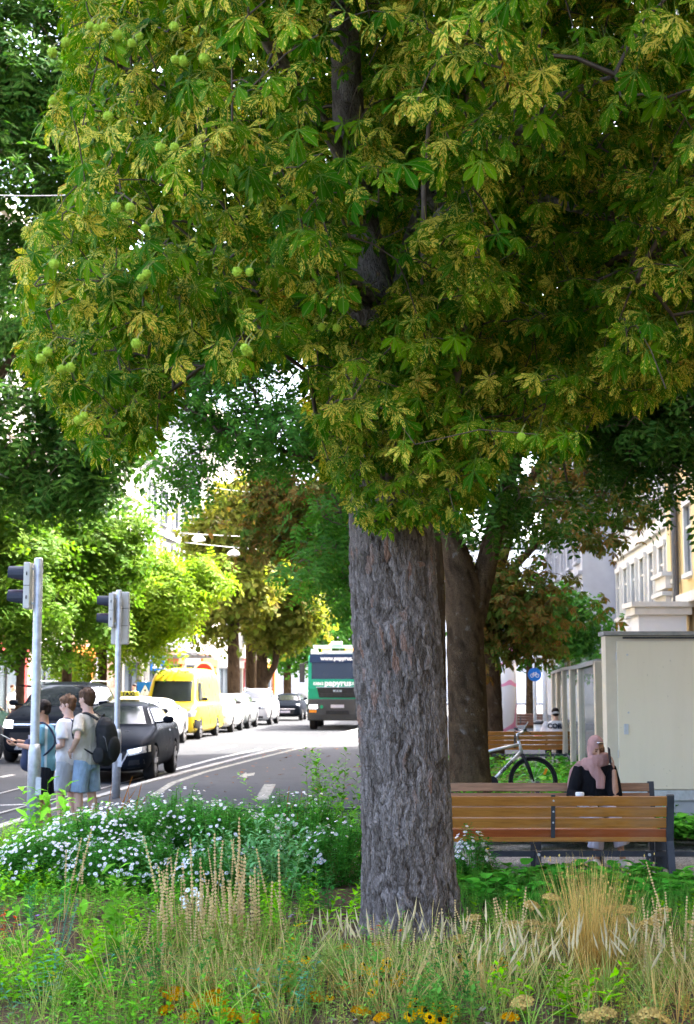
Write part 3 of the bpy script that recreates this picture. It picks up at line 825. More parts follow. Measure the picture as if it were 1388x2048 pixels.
# outer shell and interior of the crown, front half dense
N = 60000
P = np.stack([rs.uniform(-4.5, 5.2, N), rs.uniform(5.6, 15.0, N), rs.uniform(2.4, 9.6, N)], 1)
e = ((P[:, 0] - 0.5) / 5.0) ** 2 + ((P[:, 1] - 10.6) / 4.9) ** 2 + ((P[:, 2] - 6.6) / 4.0) ** 2
keep = (e < 1) & crown_ok(P, rs)
px, py, zc = proj(P)
infr = (px > -60) & (px < 1450) & (py > -120)
keep &= np.where(infr, np.where(P[:, 1] < 11.5, True, rs.random(N) < .45), rs.random(N) < 0.18)
P = P[keep]; e = e[keep]
w = rs.random(len(P)) < (0.35 + 0.65 * e)
P = P[w]
# lumps: thin where low-frequency noise is low
px, py, zc = proj(P)
lump = fbm(P[:, 0] * 0.9 + P[:, 1] * 0.35, P[:, 2] * 1.1 + P[:, 1] * 0.5, 3, 77)
lump2 = fbm(P[:, 0] * 1.7 + 31, P[:, 2] * 1.9 + P[:, 1] * .9, 2, 91)
P = P[(lump > 0.30) & ((P[:, 1] > 9.0) | (lump2 > .375))]
tg_main = P[:2520]
# sprout mass that hugs the trunk
n = 420
px = rs.normal(795, 92, n); py = rs.uniform(570, 1050, n); Y = rs.uniform(9.35, 10.05, n)
Q = np.array([tuple(at(a, b, c)) for a, b, c in zip(px, py, Y)]); Q = Q[crown_ok(Q, rs) & (np.abs(px - 795) < 185)]
LQ = []
for pxs, ys, r in LIMBS:
    pts = [np.array(at(q[0], q[1], y)) for q, y in zip(pxs, ys)]
    for a, b in zip(pts[:-1], pts[1:]):
        for k in range(11):
            q = a + (b - a) * rs.random(); LQ.append(q + np.array([rs.normal(0, .14), -rs.uniform(.15, .55), rs.normal(0, .14)]))
LQ = np.array(LQ); LQ = LQ[crown_ok(LQ, rs)]; tg_main = np.concatenate([tg_main, LQ])
targets = np.concatenate([tg_main, Q]); small = np.arange(len(targets)) >= len(tg_main)
arr, par, tip = skeleton(nodes, par0, targets)
V, F = limb_mesh(arr, par, len(nodes), 0.0042, 0.05)
tag(link('branches', np_mesh('branches', V, F, M_twig, smooth=True), ch), kind='stuff')
# leaves on each twig end
LP = []; LN = []; LD = []; LS = []
ctr = np.array([0.5, 10.6, 5.2])
for i, tpos in enumerate(targets):
    k = rs.integers(4, 7) if not small[i] else rs.integers(3, 6)
    out = tpos - ctr; out[2] *= 0.3; out /= np.linalg.norm(out)
    if small[i]: out = np.array([(tpos[0] - 0.33) * 1.2, -1.0, 0]); out /= np.linalg.norm(out)
    for q in range(k):
        a = rs.uniform(0, 2 * math.pi)
        lat = np.array([math.cos(a), math.sin(a), rs.uniform(-.3, .5)])
        s = (rs.uniform(.10, .168) if not small[i] else rs.uniform(.055, .105))
        d = lat * 0.75 + out * 0.55
        p = tpos + d * s * rs.uniform(.7, 1.5) + np.array([0, 0, -.25 * s])
        nn = out * rs.uniform(.35, 1.0) + np.array([0, 0, rs.uniform(.25, .95)]) + lat * .3 + rs.normal(0, .3, 3)
        dd = lat * .7 + out * .5 + np.array([0, 0, -rs.uniform(.3, 1.3)])
        LP.append(p); LN.append(nn); LD.append(dd); LS.append(s)
LP = np.array(LP); LN = np.array(LN); LD = np.array(LD); LS = np.array(LS)
ok = crown_ok(LP, rs); LP, LN, LD, LS = LP[ok], LN[ok], LD[ok], LS[ok]
LM = frames(LN, LD, rs); LR = rs.random(len(LP))
px, py, zc = proj(LP)
inf = (px > -20) & (px < 1408) & (py > -20)
score = np.where(inf, LS / zc, 0) * (zc < 8.6)
# the leaves that show largest, each a part of its own
big = np.argsort(-score)[:300]; rest = np.setdiff1d(np.arange(len(LP)), big)
hi = [np_mesh('leaf', tv, tf, M_ch, uv=tu, pt={'rnd': np.zeros(len(tv))}, smooth=False) for tv, tf, tu in PALM_HI]
for b in big:
    o = link('leaf', hi[int(rs.integers(0, len(hi)))], ch)
    mtx = Matrix([list(LM[b][r] * LS[b]) + [LP[b][r]] for r in range(3)] + [[0, 0, 0, 1]])
    o.matrix_local = mtx
mid = rest[(zc[rest] < 7.3) & inf[rest]]; far = np.setdiff1d(rest, mid)
for idx, tmp in ((mid, PALM_MD), (far, PALM_LO)):
    V, F, U, Rn = scatter_leaves(LP[idx], LM[idx], LS[idx], LR[idx], tmp, rs)
    tag(link('foliage', np_mesh('foliage', V, F, M_ch, uv=U, pt={'rnd': Rn}), ch), kind='stuff')
nb_ = 9500
P = np.stack([rs.uniform(-4.6, 6.0, nb_), rs.uniform(6.0, 15.5, nb_), rs.uniform(2.8, 13.0, nb_)], 1)
e = ((P[:, 0] - 0.6) / 5.2) ** 2 + ((P[:, 1] - 10.8) / 4.9) ** 2 + ((P[:, 2] - 7.4) / 5.2) ** 2
px, py, zc = proj(P); back = (P[:, 1] > 11.0) | (py < -60)
P = P[(e < 1) & back & crown_ok(P, rs)]; n = len(P); print('back clusters', n)
i = np.repeat(np.arange(n), 5); LPb = P[i] + rs.normal(0, .16, (len(i), 3)); LPb = LPb[crown_ok(LPb, rs)]; n = len(LPb)
out = LPb - ctr; out[:, 2] *= .4; out /= np.linalg.norm(out, axis=1, keepdims=True)
V, F, U, Rn = scatter_leaves(LPb, frames(out * .4 + rs.normal(0, .35, (n, 3)) + [0, 0, .8], out * .5 + rs.normal(0, .6, (n, 3)) + [0, 0, -.6], rs), rs.uniform(.16, .24, n), rs.random(n), PALM_XLO, rs)
tag(link('foliage', np_mesh('foliage', V, F, M_ch, uv=U, pt={'rnd': Rn}), ch), kind='stuff')
print('chestnut leaves', len(LP), 'tris', len(F) * 2)
# spiky fruit
def spiky():
    bm = bmesh.new(); bmesh.ops.create_icosphere(bm, subdivisions=3, radius=1.0)
    fs = [f for i, f in enumerate(bm.faces) if i % 4 == 0]
    r = bmesh.ops.poke(bm, faces=fs, offset=0.25)
    me = bpy.data.meshes.new('fruit'); bm.to_mesh(me); bm.free()
    me.materials.append(mat('fruit_green', (0.28, 0.42, 0.03), 0.55, var=0.25, scale=3)); return me
fm = spiky()
for x, y, d in [(180, 52, 7.6), (193, 56, 7.6), (209, 53, 7.55), (235, 70, 7.6), (263, 86, 7.6), (278, 72, 7.7), (348, 53, 7.5), (350, 119, 7.5), (366, 122, 7.6), (408, 117, 7.5), (131, 84, 7.8), (104, 105, 7.8), (106, 202, 7.8), (216, 232, 7.6), (349, 294, 7.4), (320, 296, 7.6), (232, 414, 7.4), (260, 415, 7.5), (290, 457, 7.7), (563, 44, 8.2), (474, 543, 8.2), (499, 544, 8.2), (489, 696, 7.6), (494, 702, 7.7), (643, 654, 9.4), (673, 656, 9.4), (95, 704, 7.8), (82, 717, 7.8), (272, 687, 8.0), (157, 840, 8.2), (168, 832, 8.2), (570, 417, 8.8), (582, 420, 8.9), (630, 352, 9.0), (1042, 874, 9.2), (108, 528, 7.9), (293, 548, 8.3), (282, 556, 8.3), (122, 738, 7.9), (140, 735, 7.9)]:
    p = at(x, y, d * 0.86); o = link('fruit', fm, ch); o.location = p; s = 0.0205 * random.uniform(.85, 1.1); o.scale = (s, s, s * 1.05); o.rotation_euler = (random.random() * 6, random.random() * 6, 0)
    st = MB().tube([p, p + Vector((0.01, 0.01, 0.045)), p + Vector((0.03, 0.05, 0.08))], 0.0035, 5).build('fruit_stalk', M_stemg, ch)

# ================================================================== OTHER TREES
def lobes_sample(lobes, n, rs, shell=0.55):
    w = np.array([l[2] if len(l) > 2 else l[1][0] * l[1][1] * l[1][2] for l in lobes], float); w /= w.sum()
    out = []; nor = []
    for (l, k) in zip(lobes, rs.multinomial(n, w)):
        v = rs.normal(size=(k, 3)); v /= np.linalg.norm(v, axis=1, keepdims=True)
        r = rs.random(k) ** (1 / 3) * (1 - shell) + shell * rs.random(k) ** 0.35
        r = r * (1 + 0.35 * (fbm(v[:, 0] * 3 + v[:, 2] * 2 + l[0][0], v[:, 1] * 3 + v[:, 2], 2, 5) - 0.5) * 2)
        out.append(np.array(l[0]) + v * r[:, None] * np.array(l[1])); nor.append(v)
    return np.concatenate(out), np.concatenate(nor)
def park_tree(label, trunks, lobes, n_twig, per, temps, lm, size, seed, spread=1.0, gap=0.32, group=None, barkm=None, droop=0.6, vis=None):
    """trunks: list of (points, radii); lobes: crown ellipsoids in world space"""
    rs = np.random.default_rng(seed)
    t = thing('street_tree', label, 'tree', (0, 0, 0), 0, group)
    nodes = []; par0 = []
    for i, (pts, r) in enumerate(trunks):
        bark_tube('trunk' if i == 0 else 'limb', pts, r, barkm or M_bark2, t, nu=26, nz=60, amp=0.022, seed=seed + i, flare=0.05 if i == 0 else None)
        prev = -1; pts = [np.array(p, float) for p in pts]
        for a, b in zip(pts[:-1], pts[1:]):
            for f in (0, .5):
                q = a * (1 - f) + b * f
                if q[2] > 1.9: nodes.append(q); par0.append(prev); prev = len(nodes) - 1
        nodes.append(pts[-1]); par0.append(prev)
    lobes = [(l[0], tuple(x * 1.12 for x in l[1])) + tuple(l[2:]) for l in lobes]
    tw, nor = lobes_sample(lobes, int(n_twig * 1.9), rs)
    keep = fbm(tw[:, 0] * 1.1 + tw[:, 1] * .7, tw[:, 2] * 1.2 - tw[:, 1] * .4, 3, seed) > gap
    tw, nor = tw[keep], nor[keep]
    arr, par, tip = skeleton(nodes, par0, tw)
    V, F = limb_mesh(arr, par, len(nodes), 0.008, 0.12)
    tag(link('branches', np_mesh('branches', V, F, M_twig, smooth=True), t), kind='stuff')
    i = np.repeat(np.arange(len(tw)), per); n = len(i)
    P = tw[i] + rs.normal(0, 1, (n, 3)) * np.array([.22, .22, .16]) * spread
    N = nor[i] * 0.5 + rs.normal(0, .4, (n, 3)) + np.array([0, 0, .8]); D = nor[i] * .6 + rs.normal(0, .6, (n, 3)) + np.array([0, 0, -droop])
    S = size * rs.uniform(.7, 1.25, n)
    V, F, U, Rn = scatter_leaves(P, frames(N, D, rs), S, rs.random(n), temps, rs)
    tag(link('crown', np_mesh('crown', V, F, lm, uv=U, pt={'rnd': Rn}), t), kind='stuff')
    return t
L_dk = leaf_mat('ash_leaf_dark', (0.018, 0.075, 0.010), (0.045, 0.115, 0.012), trans=0.28)
L_gr = leaf_mat('ash_leaf_green', (0.035, 0.15, 0.02), (0.08, 0.22, 0.025), trans=0.4)
L_yl = leaf_mat('locust_leaf', (0.11, 0.215, 0.012), (0.21, 0.29, 0.02), trans=0.45)
L_gd = leaf_mat('gold_chestnut_leaf', (0.13, 0.19, 0.025), (0.22, 0.205, 0.045), (0.26, 0.17, 0.06), (-0.1, 0.08), trans=0.55, tr_tint=(1.1, 1.1, .4), nscale=(2, 5))
L_br = leaf_mat('brown_chestnut_leaf', (0.05, 0.12, 0.015), (0.13, 0.12, 0.025), (0.22, 0.11, 0.03), (-0.02, 0.2), (0.17, 0.07, 0.02), trans=0.35, tr_tint=(1.1, 1.0, .5), nscale=(2, 5))
def G(px, Y): return (at(px, 1400, Y).x, Y, 0.03)
def A(px, py, Y): return tuple(at(px, py, Y))
def lobe(px, py, Y, rx, ry, rz, w=None):
    l = (A(px, py, Y), (rx, ry, rz)); return l + ((w,) if w else ())
GR = 'park trees behind the benches'; GL = 'trees along the far pavement'
# forked tree behind the front bench
park_tree('forked dark-barked ash with drooping feathery leaves beside the silver bicycle',
    [([G(940, 20), A(938, 1500, 20), A(934, 1330, 20), A(928, 1180, 20), A(905, 1080, 19.9), A(880, 940, 19.8), A(850, 700, 20)], [.33, .27, .26, .25, .15, .12, .08]),
     ([A(945, 1250, 20), A(962, 1170, 20), A(985, 1080, 20), A(1010, 980, 20.1), A(1060, 820, 20.3), A(1130, 600, 20.5)], [.17, .16, .13, .11, .09, .06])],
    [lobe(1190, 760, 20.5, 1.5, 1.6, 1.2), lobe(1340, 720, 20, 1.3, 1.5, 1.5), lobe(1010, 930, 20, 1.0, 1.2, .95), lobe(1100, 620, 20, 2.0, 2, 1.6), lobe(920, 960, 20.5, .8, .9, .5), lobe(960, 300, 21, 3, 3, 2.5, 5), lobe(1340, 420, 20, 1.6, 2, 1.6), lobe(1130, 1010, 21.5, .8, 1, .5), lobe(1290, 880, 19.5, .8, 1, .5), lobe(1330, 935, 19.6, .6, .8, .4), lobe(1245, 965, 20, .8, .9, .5), lobe(950, 960, 19, .7, .7, .6), lobe(1100, 960, 19.6, .8, .8, .6), ((2.5, 21, 10.5), (3.8, 3.2, 2.6), 4)],
    1180, 7, PINN, L_dk, 0.295, 31, group=GR)
park_tree('slim ash with a crown of drooping feathery leaves beside the garbage truck',
    [([G(879, 27), A(879, 1400, 27), A(877, 1200, 27), A(872, 1000, 27), A(840, 700, 27.2), A(800, 450, 27.5)], [.16, .13, .12, .11, .09, .06]),
     ([A(874, 1060, 27), A(760, 960, 26.8), A(640, 920, 26.5), A(520, 890, 26.3), A(400, 900, 26.2)], [.08, .07, .05, .035, .02])],
    [lobe(640, 1130, 25.5, .62, .9, .85), lobe(680, 1010, 25.5, .6, 1, .9), lobe(560, 870, 26, 1.1, 1.2, .6), lobe(370, 930, 26, .5, .8, .65), lobe(330, 860, 26, .6, .8, .6), lobe(470, 800, 26.5, 1.2, 1.3, .7), lobe(800, 600, 27, 3, 2.5, 2, 4), lobe(430, 650, 27, 1.8, 1.6, 1.1), lobe(700, 1200, 26, .4, .7, .35), ((1.2, 28, 11.0), (3.8, 3.2, 2.6), 4)],
    800, 7, PINN, L_gr, 0.29, 33, group=GR)
park_tree('rust-leaved horse chestnut with brown scorched foliage behind the benches',
    [([G(985, 33), A(985, 1420, 33), A(980, 1300, 33), A(990, 1150, 33), A(1040, 1000, 33), A(1120, 860, 33)], [.27, .22, .2, .17, .12, .08]),
     ([A(985, 1180, 33), A(1080, 1080, 32.5), A(1180, 1040, 32), A(1270, 1060, 31.5)], [.1, .08, .06, .03])],
    [lobe(1180, 1030, 31, 1.5, 1.6, .95), lobe(1270, 960, 31, .75, 1, .55), lobe(1040, 1210, 32, 1.6, 1.5, 1.05), lobe(950, 1180, 32, .9, 1.2, 1.3), lobe(1255, 1130, 31, .4, .6, .5, .4), lobe(1120, 900, 33, 2.2, 2, 1.4), lobe(1000, 1300, 32, .4, .7, .5), ((2.8, 34, 11.0), (3.6, 3.2, 2.6), 3)],
    620, 7, PALM_XLO, L_br, 0.22, 35, gap=0.4, group=GR)
park_tree('reddish brown horse chestnut leaning over the bike path beside the road',
    [([G(760, 41), A(758, 1400, 41), A(745, 1150, 41), A(700, 1000, 40.5), A(620, 900, 40)], [.25, .2, .18, .14, .08]),
     ([A(735, 1120, 41), A(640, 1060, 40), A(560, 1040, 39)], [.1, .08, .04])],
    [lobe(540, 1040, 39, 1.2, 1.4, 1.15), lobe(590, 970, 39, 1.2, 1.3, .8), lobe(640, 1080, 40, .9, 1.2, 1.1), lobe(690, 950, 41, 2, 2, 1.5), lobe(460, 1050, 39, .5, .7, .6, .5), ((1.2, 41, 11.5), (3.4, 3.2, 2.6), 3)],
    420, 8, PALM_XLO, L_br, 0.23, 37, gap=0.34, group=GR)
park_tree('teal green tree in the distance behind the glass shelter',
    [([G(1060, 62), A(1060, 1330, 62), A(1062, 1200, 62)], [.2, .16, .1])],
    [lobe(1080, 1275, 62, 1.9, 1.8, 1.1), lobe(1150, 1240, 62, 1.6, 1.5, 1.5), lobe(1020, 1240, 63, 2, 2, 1.8), lobe(1160, 1330, 60, .9, 1, .6)],
    260, 8, CLMP, L_gr, 0.3, 39, spread=1.6)
# the golden chestnuts beyond the queue
for lab, px0, d, lob, seed, fork in (
    ('tall golden-leaved chestnut rising straight behind the silver cars', 468, 84, [lobe(470, 1130, 84, 2.8, 2.6, 3.4), lobe(430, 1220, 83, 1.6, 1.8, 2.2), lobe(500, 1020, 84, 2.3, 2.3, 2.4), lobe(420, 1080, 84, 1.3, 1.8, 2.4)], 41, None),
    ('golden chestnut with a crooked trunk between two straighter ones', 503, 92, [lobe(545, 1180, 92, 2.6, 2.4, 3.2), lobe(520, 1080, 92, 2.6, 2.6, 2.6)], 42, None),
    ('yellowing chestnut with a forked trunk beyond the black compact car', 525, 88, [lobe(580, 1230, 88, 2.0, 2.0, 1.9), lobe(545, 1260, 88, 1.6, 1.8, 1.4), lobe(590, 1120, 88, 2.2, 2, 2.2)], 43, 1)):
    tr = [([G(px0, d), A(px0, 1390, d), A(px0 - 2, 1270, d), A(px0 + 8, 1150, d), A(px0 + 20, 1000, d)], [.42, .36, .33, .25, .12])]
    if fork: tr.append(([A(px0 + 2, 1370, d), A(px0 + 25, 1330, d), A(px0 + 32, 1270, d), A(px0 + 50, 1180, d)], [.22, .2, .18, .1]))
    park_tree(lab, tr, lob, 380, 7, CLMP, L_gd, 0.44, seed, spread=1.9, gap=0.33, group='golden chestnuts beyond the queue')
park_tree('green street tree far behind the garbage truck', [([G(575, 118), A(575, 1330, 118), A(578, 1250, 118)], [.35, .3, .2])],
    [lobe(590, 1290, 118, 2.8, 2.5, 2.2), lobe(660, 1280, 116, 3.2, 2.5, 2.6), lobe(620, 1200, 118, 3.5, 3, 2.8), lobe(690, 1190, 118, 4, 3, 3)], 400, 7, CLMP, L_gr, 0.5, 44, spread=2.2)
# left pavement
park_tree('bright lime green locust with sunlit crown over the taxi', [([G(205, 52), A(204, 1400, 52), A(206, 1310, 52), A(200, 1240, 52), A(215, 1120, 52)], [.19, .16, .15, .12, .07]), ([A(204, 1320, 52), A(188, 1290, 52), A(175, 1240, 52)], [.09, .08, .05])],
    [lobe(290, 1210, 52, 1.6, 1.7, 1.35), lobe(390, 1160, 52, 1.0, 1.3, .6), lobe(250, 1270, 51.5, .9, 1.2, .8), lobe(210, 1180, 52, 1.5, 1.6, 1.5), lobe(340, 1200, 51, 1.2, 1.3, .9), lobe(300, 1120, 52, .8, 1, .35), lobe(420, 1130, 52, .4, .6, .3), lobe(150, 1330, 51, .7, .9, .45), lobe(300, 1310, 51, .5, .8, .4)],
    560, 8, PINN_XLO, L_yl, 0.40, 45, spread=1.2, group=GL)
park_tree('yellow green street tree with slim dark trunk behind the black off-roader', [([G(133, 46), A(133, 1400, 46), A(134, 1320, 46), A(138, 1200, 46), A(130, 1080, 46)], [.2, .17, .15, .12, .08])],
    [lobe(150, 1120, 46, 2.0, 1.8, 1.7), lobe(80, 1060, 46, 1.8, 1.8, 1.6), lobe(170, 1220, 46, 1.0, 1.2, .9), lobe(230, 1040, 46, 1.1, 1.3, 1.0), lobe(110, 1280, 45, .6, .9, .6), lobe(240, 1130, 46, .7, 1, .6)],
    500, 7, PINN_XLO, L_mid, 0.43, 46, spread=1.1, group=GL)
park_tree('multi-stemmed street tree with thin crossing limbs at the left shop front', [([G(40, 43), A(40, 1400, 43), A(41, 1345, 43), A(30, 1250, 43), A(18, 1120, 43)], [.16, .13, .12, .08, .05]), ([A(41, 1350, 43), A(52, 1290, 43), A(44, 1200, 43)], [.08, .06, .04]), ([A(40, 1350, 43), A(15, 1310, 43), A(-20, 1290, 43)], [.07, .06, .04])],
    [lobe(40, 1190, 43, 1.8, 1.8, 1.1), lobe(-60, 1150, 43, 2, 2, 2), lobe(30, 1100, 43, 1.6, 1.6, .9), lobe(30, 1290, 43, .8, 1, .35), lobe(0, 1010, 43, 1.5, 1.6, 1)],
    420, 7, PINN_XLO, L_mid, 0.43, 47, spread=1.1, group=GL)
park_tree('towering dark blue-green locust at the left with sky showing through', [([(-11.5, 40, 0.03), (-11.4, 40, 4), (-11, 40, 9), (-10.3, 40, 14), (-9.8, 40, 20)], [.34, .28, .24, .18, .1]), ([(-11, 40, 8), (-9.2, 39.5, 10.5), (-7.5, 39, 12)], [.16, .12, .06]), ([(-11.3, 40, 5), (-9.6, 39, 7.2), (-8, 38.5, 8.0)], [.13, .1, .05])],
    [lobe(40, 850, 39, 1.8, 2, 1.5), lobe(60, 600, 40, 1.7, 2, 1.9), lobe(20, 330, 40, 1.9, 2, 2.4), lobe(120, 380, 39, 1.2, 2, 1.0), lobe(60, 120, 40, 2.4, 2.2, 2.4), lobe(210, 860, 39, 1.2, 1.5, .9), lobe(-150, 500, 41, 3.0, 3, 4.5, 9), lobe(230, 700, 40, 2.2, 2, 1.8), lobe(110, 950, 39, 1.6, 1.6, .9)],
    950, 8, PINN_XLO, L_dk, 0.54, 48, spread=1.3, gap=0.37)
# ================================================================== VEHICLES
def paint(name, c, rough=0.28, metal=0.0):
    return mat('paint_' + name, c, rough, metal, var=0.08, scale=2.5, spec=0.03 if max(c) < .1 else .3, coat=0.0 if max(c) < .1 else .12, ior=1.16 if max(c) < .1 else 1.5)
M_tyre = mat('tyre_rubber', (0.02, 0.02, 0.021), 0.85, var=0.2, scale=12)
M_rim = mat('rim_alloy', (0.45, 0.45, 0.46), 0.35, 0.9)
M_cglass = mat('car_glass', (0.018, 0.022, 0.024), 0.04, var=0.3, scale=2.0, spec=0.45)
M_black = mat('black_plastic', (0.022, 0.022, 0.024), 0.55, var=0.2)
M_chrome = mat('chrome_trim', (0.6, 0.6, 0.62), 0.18, 1.0, var=0.05)
M_lampoff = mat('headlamp_clear', (0.42, 0.43, 0.45), 0.12, 0.3, var=0.3, scale=14)
M_lampon = emit('headlamp_lit', (0.92, 0.94, 1.0), 0.5, (.6, .6, .62))
M_plate = mat('plate_pale', (0.42, 0.40, 0.46), 0.5, var=0.1)
M_amber = mat('amber_lens', (0.65, 0.22, 0.02), 0.3)

def wheel(parent, loc, r, w, sx):
    """axle along x; sx = +1 outer face to +x"""
    m = MB(); n = 24
    prof = [(r * .62, -w / 2), (r * .93, -w / 2), (r, -w * .32), (r, w * .32), (r * .93, w / 2), (r * .62, w / 2)]
    rings = [[Vector((z, rr * math.cos(2 * math.pi * k / n), rr * math.sin(2 * math.pi * k / n))) for k in range(n)] for rr, z in prof]
    rings.append(rings[0]); m.loft(rings, cap=False)
    root = m.build('wheel', M_tyre, parent, True); root.location = loc
    m = MB(); o = w / 2 * 0.72 * sx
    rg = [[Vector((z * sx, rr * math.cos(2 * math.pi * k / n), rr * math.sin(2 * math.pi * k / n))) for k in range(n)] for rr, z in [(r * .68, w * .46), (r * .60, w * .48), (r * .58, w * .25), (0.02, w * .22)]]
    m.loft(rg, cap=False); m.build('rim', M_black, root, True)
    sp = MB()
    for k in range(5):
        a = 2 * math.pi * k / 5 + 0.3
        for da in (-.13, .13):
            sp.bar((w * .42 * sx, 0.07 * r * math.cos(a + da), .07 * r * math.sin(a + da)), (w * .46 * sx, r * .62 * math.cos(a + da), r * .62 * math.sin(a + da)), r * .11, 0.03, up=(1, 0, 0))
    sp.lathe([(0.0, 0)] * 0 or [(0.02, 0), (0.02, 0.01)], 8)
    sp.v = sp.v[:-16]; sp.f = [f for f in sp.f if max(f) < len(sp.v)]
    sp.build('spokes', M_rim, root)
    return root
def ring(y, zb, zt, w, roof=None, wg=None, wr=None):
    h = zt - zb
    half = [(0, zb), (.8 * w, zb), (.965 * w, zb + .09), (w, zb + .3 * h + .04), (w * .992, zb + .72 * h), (w * .94, zt - .012)]
    if roof is None: half += [(w * .82, zt + .012), (w * .62, zt + .026), (w * .34, zt + .036), (0, zt + .04)]
    else: half += [(wg, zt + .03), (wr, roof - .075), (wr * .74, roof - .012), (0, roof + .012)]
    return [Vector((x, y, z)) for x, z in half] + [Vector((-x, y, z)) for x, z in half[-2:0:-1]]
def car(name, label, cat, loc, rz, pt, L, W, H, zh0, zh1, hood, ws, roofend, rear, ztail, lit=False, group=None, wr=0.33, front='plain', gh=0.60, wbase=None, rails=False, fo=0.86, belt=None, gridm=None, lod=2, wtop=None, cargo=False):
    """hood/ws/roofend/rear: distances from the nose to cowl, roof front, roof rear, rear glass base"""
    t = thing(name, label, cat, loc, rz, group)
    f = -L / 2; w = W / 2; zb = 0.2
    zt = lambda s: np.interp(s, [0, hood, rear, L], [zh0, zh1, ztail, ztail])
    S = [ring(f, zb + .16, zh0 - .16, w * .70), ring(f + .05, zb + .05, zh0 - .07, w * .84), ring(f + .22, zb, zt(.22) - .015, w * .94), ring(f + .7, zb - .01, zt(.7), w), ring(f + hood - .04, zb - .01, zt(hood - .04), w)]
    for k, s in enumerate((hood + .03, (hood + ws) / 2, ws, (ws * 2 + roofend) / 3, (ws + 2 * roofend) / 3, roofend)):
        fr = min(1, max(0, (s - hood) / (ws - hood))); ro = zt(s) + .06 + (H - zt(s) - .06) * (fr if fr < 1 else 1)
        if k in (3, 4): ro += .015
        wgk = w * .86; wrk = w * (.82 - (.82 - gh) * fr)
        S.append(ring(f + s, zb - .01, zt(s), w * (1 if s < L * .8 else .985), ro, wgk, wrk))
    mid = (roofend + rear) / 2
    S.append(ring(f + mid, zb, zt(mid), w * .98, zt(mid) + (H - zt(mid)) * .52, w * .84, w * (gh + .06)))
    S.append(ring(f + rear, zb + .01, zt(rear), w * .96, zt(rear) + .05, w * .82, w * .7))
    S.append(ring(f + max(rear + .06, L - .2), zb + .05, ztail - .01, w * .93)); S.append(ring(f + max(rear + .12, L - .04), zb + .12, ztail - .06, w * .82))
    m = MB().loft(S); me = m.mesh('raw')
    o = bpy.data.objects.new('tmp', me); col.objects.link(o)
    sb = o.modifiers.new('s', 'SUBSURF'); sb.levels = lod
    wbs = wbase or L * .585; ya = f + fo; yb = ya + wbs
    cm = MB()
    for y in (ya, yb):
        n = 24
        cm.loft([[Vector((x, y + (wr + .05) * math.cos(2 * math.pi * k / n), wr + (wr + .05) * math.sin(2 * math.pi * k / n))) for k in range(n)] for x in (-W, -w + .28)])
        cm.loft([[Vector((x, y + (wr + .05) * math.cos(2 * math.pi * k / n), wr + (wr + .05) * math.sin(2 * math.pi * k / n))) for k in range(n)] for x in (w - .28, W)])
    co_ = bpy.data.objects.new('cut', cm.mesh('cut')); col.objects.link(co_)
    full = tree_eval(o); bm = bmesh.new(); bm.from_mesh(full); bvh = BVHTree.FromBMesh(bm); bm.free()
    bo = o.modifiers.new('b', 'BOOLEAN'); bo.operation = 'DIFFERENCE'; bo.object = co_; bo.solver = 'EXACT'
    body = tree_eval(o); bpy.data.objects.remove(o); bpy.data.objects.remove(co_)
    body.materials.clear(); body.materials.append(pt); body.shade_smooth()
    if hasattr(body, 'set_sharp_from_angle'): body.set_sharp_from_angle(angle=R(50))
    link('body', body, t)
    for y in (ya, yb):
        for sx in (-1, 1): wheel(t, (sx * (w - .115), y, wr), wr, .21, sx)
    def front_patch(nm, q, mt, n=6, mm=4, off=.007, back=False, parent=t):
        q = [Vector((a, b)) for a, b in q]; V = []; 
        for j in range(mm + 1):
            for i in range(n + 1):
                u = i / n; v = j / mm
                p = (q[0] * (1 - u) + q[1] * u) * (1 - v) + (q[3] * (1 - u) + q[2] * u) * v
                d = Vector((0, 1 if not back else -1, 0)); h = bvh.ray_cast(Vector((p.x, -9 if not back else 9, p.y)), d)
                V.append((h[0] + h[1].normalized() * off) if h[0] else Vector((p.x, f + .3 if not back else -f - .3, p.y)))
        F = [(j * (n + 1) + i, j * (n + 1) + i + 1, (j + 1) * (n + 1) + i + 1, (j + 1) * (n + 1) + i) for j in range(mm) for i in range(n)]
        return MB().add(V, F).build(nm, mt, parent, True)
    def side_patch(nm, q, mt, sx, n=6, mm=3, off=.007):
        q = [Vector((a, b)) for a, b in q]; V = []
        for j in range(mm + 1):
            for i in range(n + 1):
                u = i / n; v = j / mm
                p = (q[0] * (1 - u) + q[1] * u) * (1 - v) + (q[3] * (1 - u) + q[2] * u) * v
                h = bvh.ray_cast(Vector((sx * 5, p.x, p.y)), Vector((-sx, 0, 0)))
                V.append((h[0] + h[1].normalized() * off) if h[0] else Vector((sx * w * .6, p.x, p.y)))
        F = [(j * (n + 1) + i, j * (n + 1) + i + 1, (j + 1) * (n + 1) + i + 1, (j + 1) * (n + 1) + i) for j in range(mm) for i in range(n)]
        return MB().add(V, F).build(nm, mt, t, True)
    zc = float(zt(hood)) + .07
    wgl = w * .80; wgt = w * (gh - .045)
    front_patch('windscreen', [(-wgl, zc), (wgl, zc), (wgt if not wtop else w * .80, wtop or H - .075), (-(wgt if not wtop else w * .80), wtop or H - .075)], M_cglass, 10, 6)
    zrb = float(zt(rear)) + .1
    front_patch('rear_window', [(-w * .68, zrb), (w * .68, zrb), (wgt, H - .12), (-wgt, H - .12)], M_cglass, 8, 4, back=True)
    bz = lambda s: float(zt(s)) + .075
    pil = ws + (roofend - ws) * .45
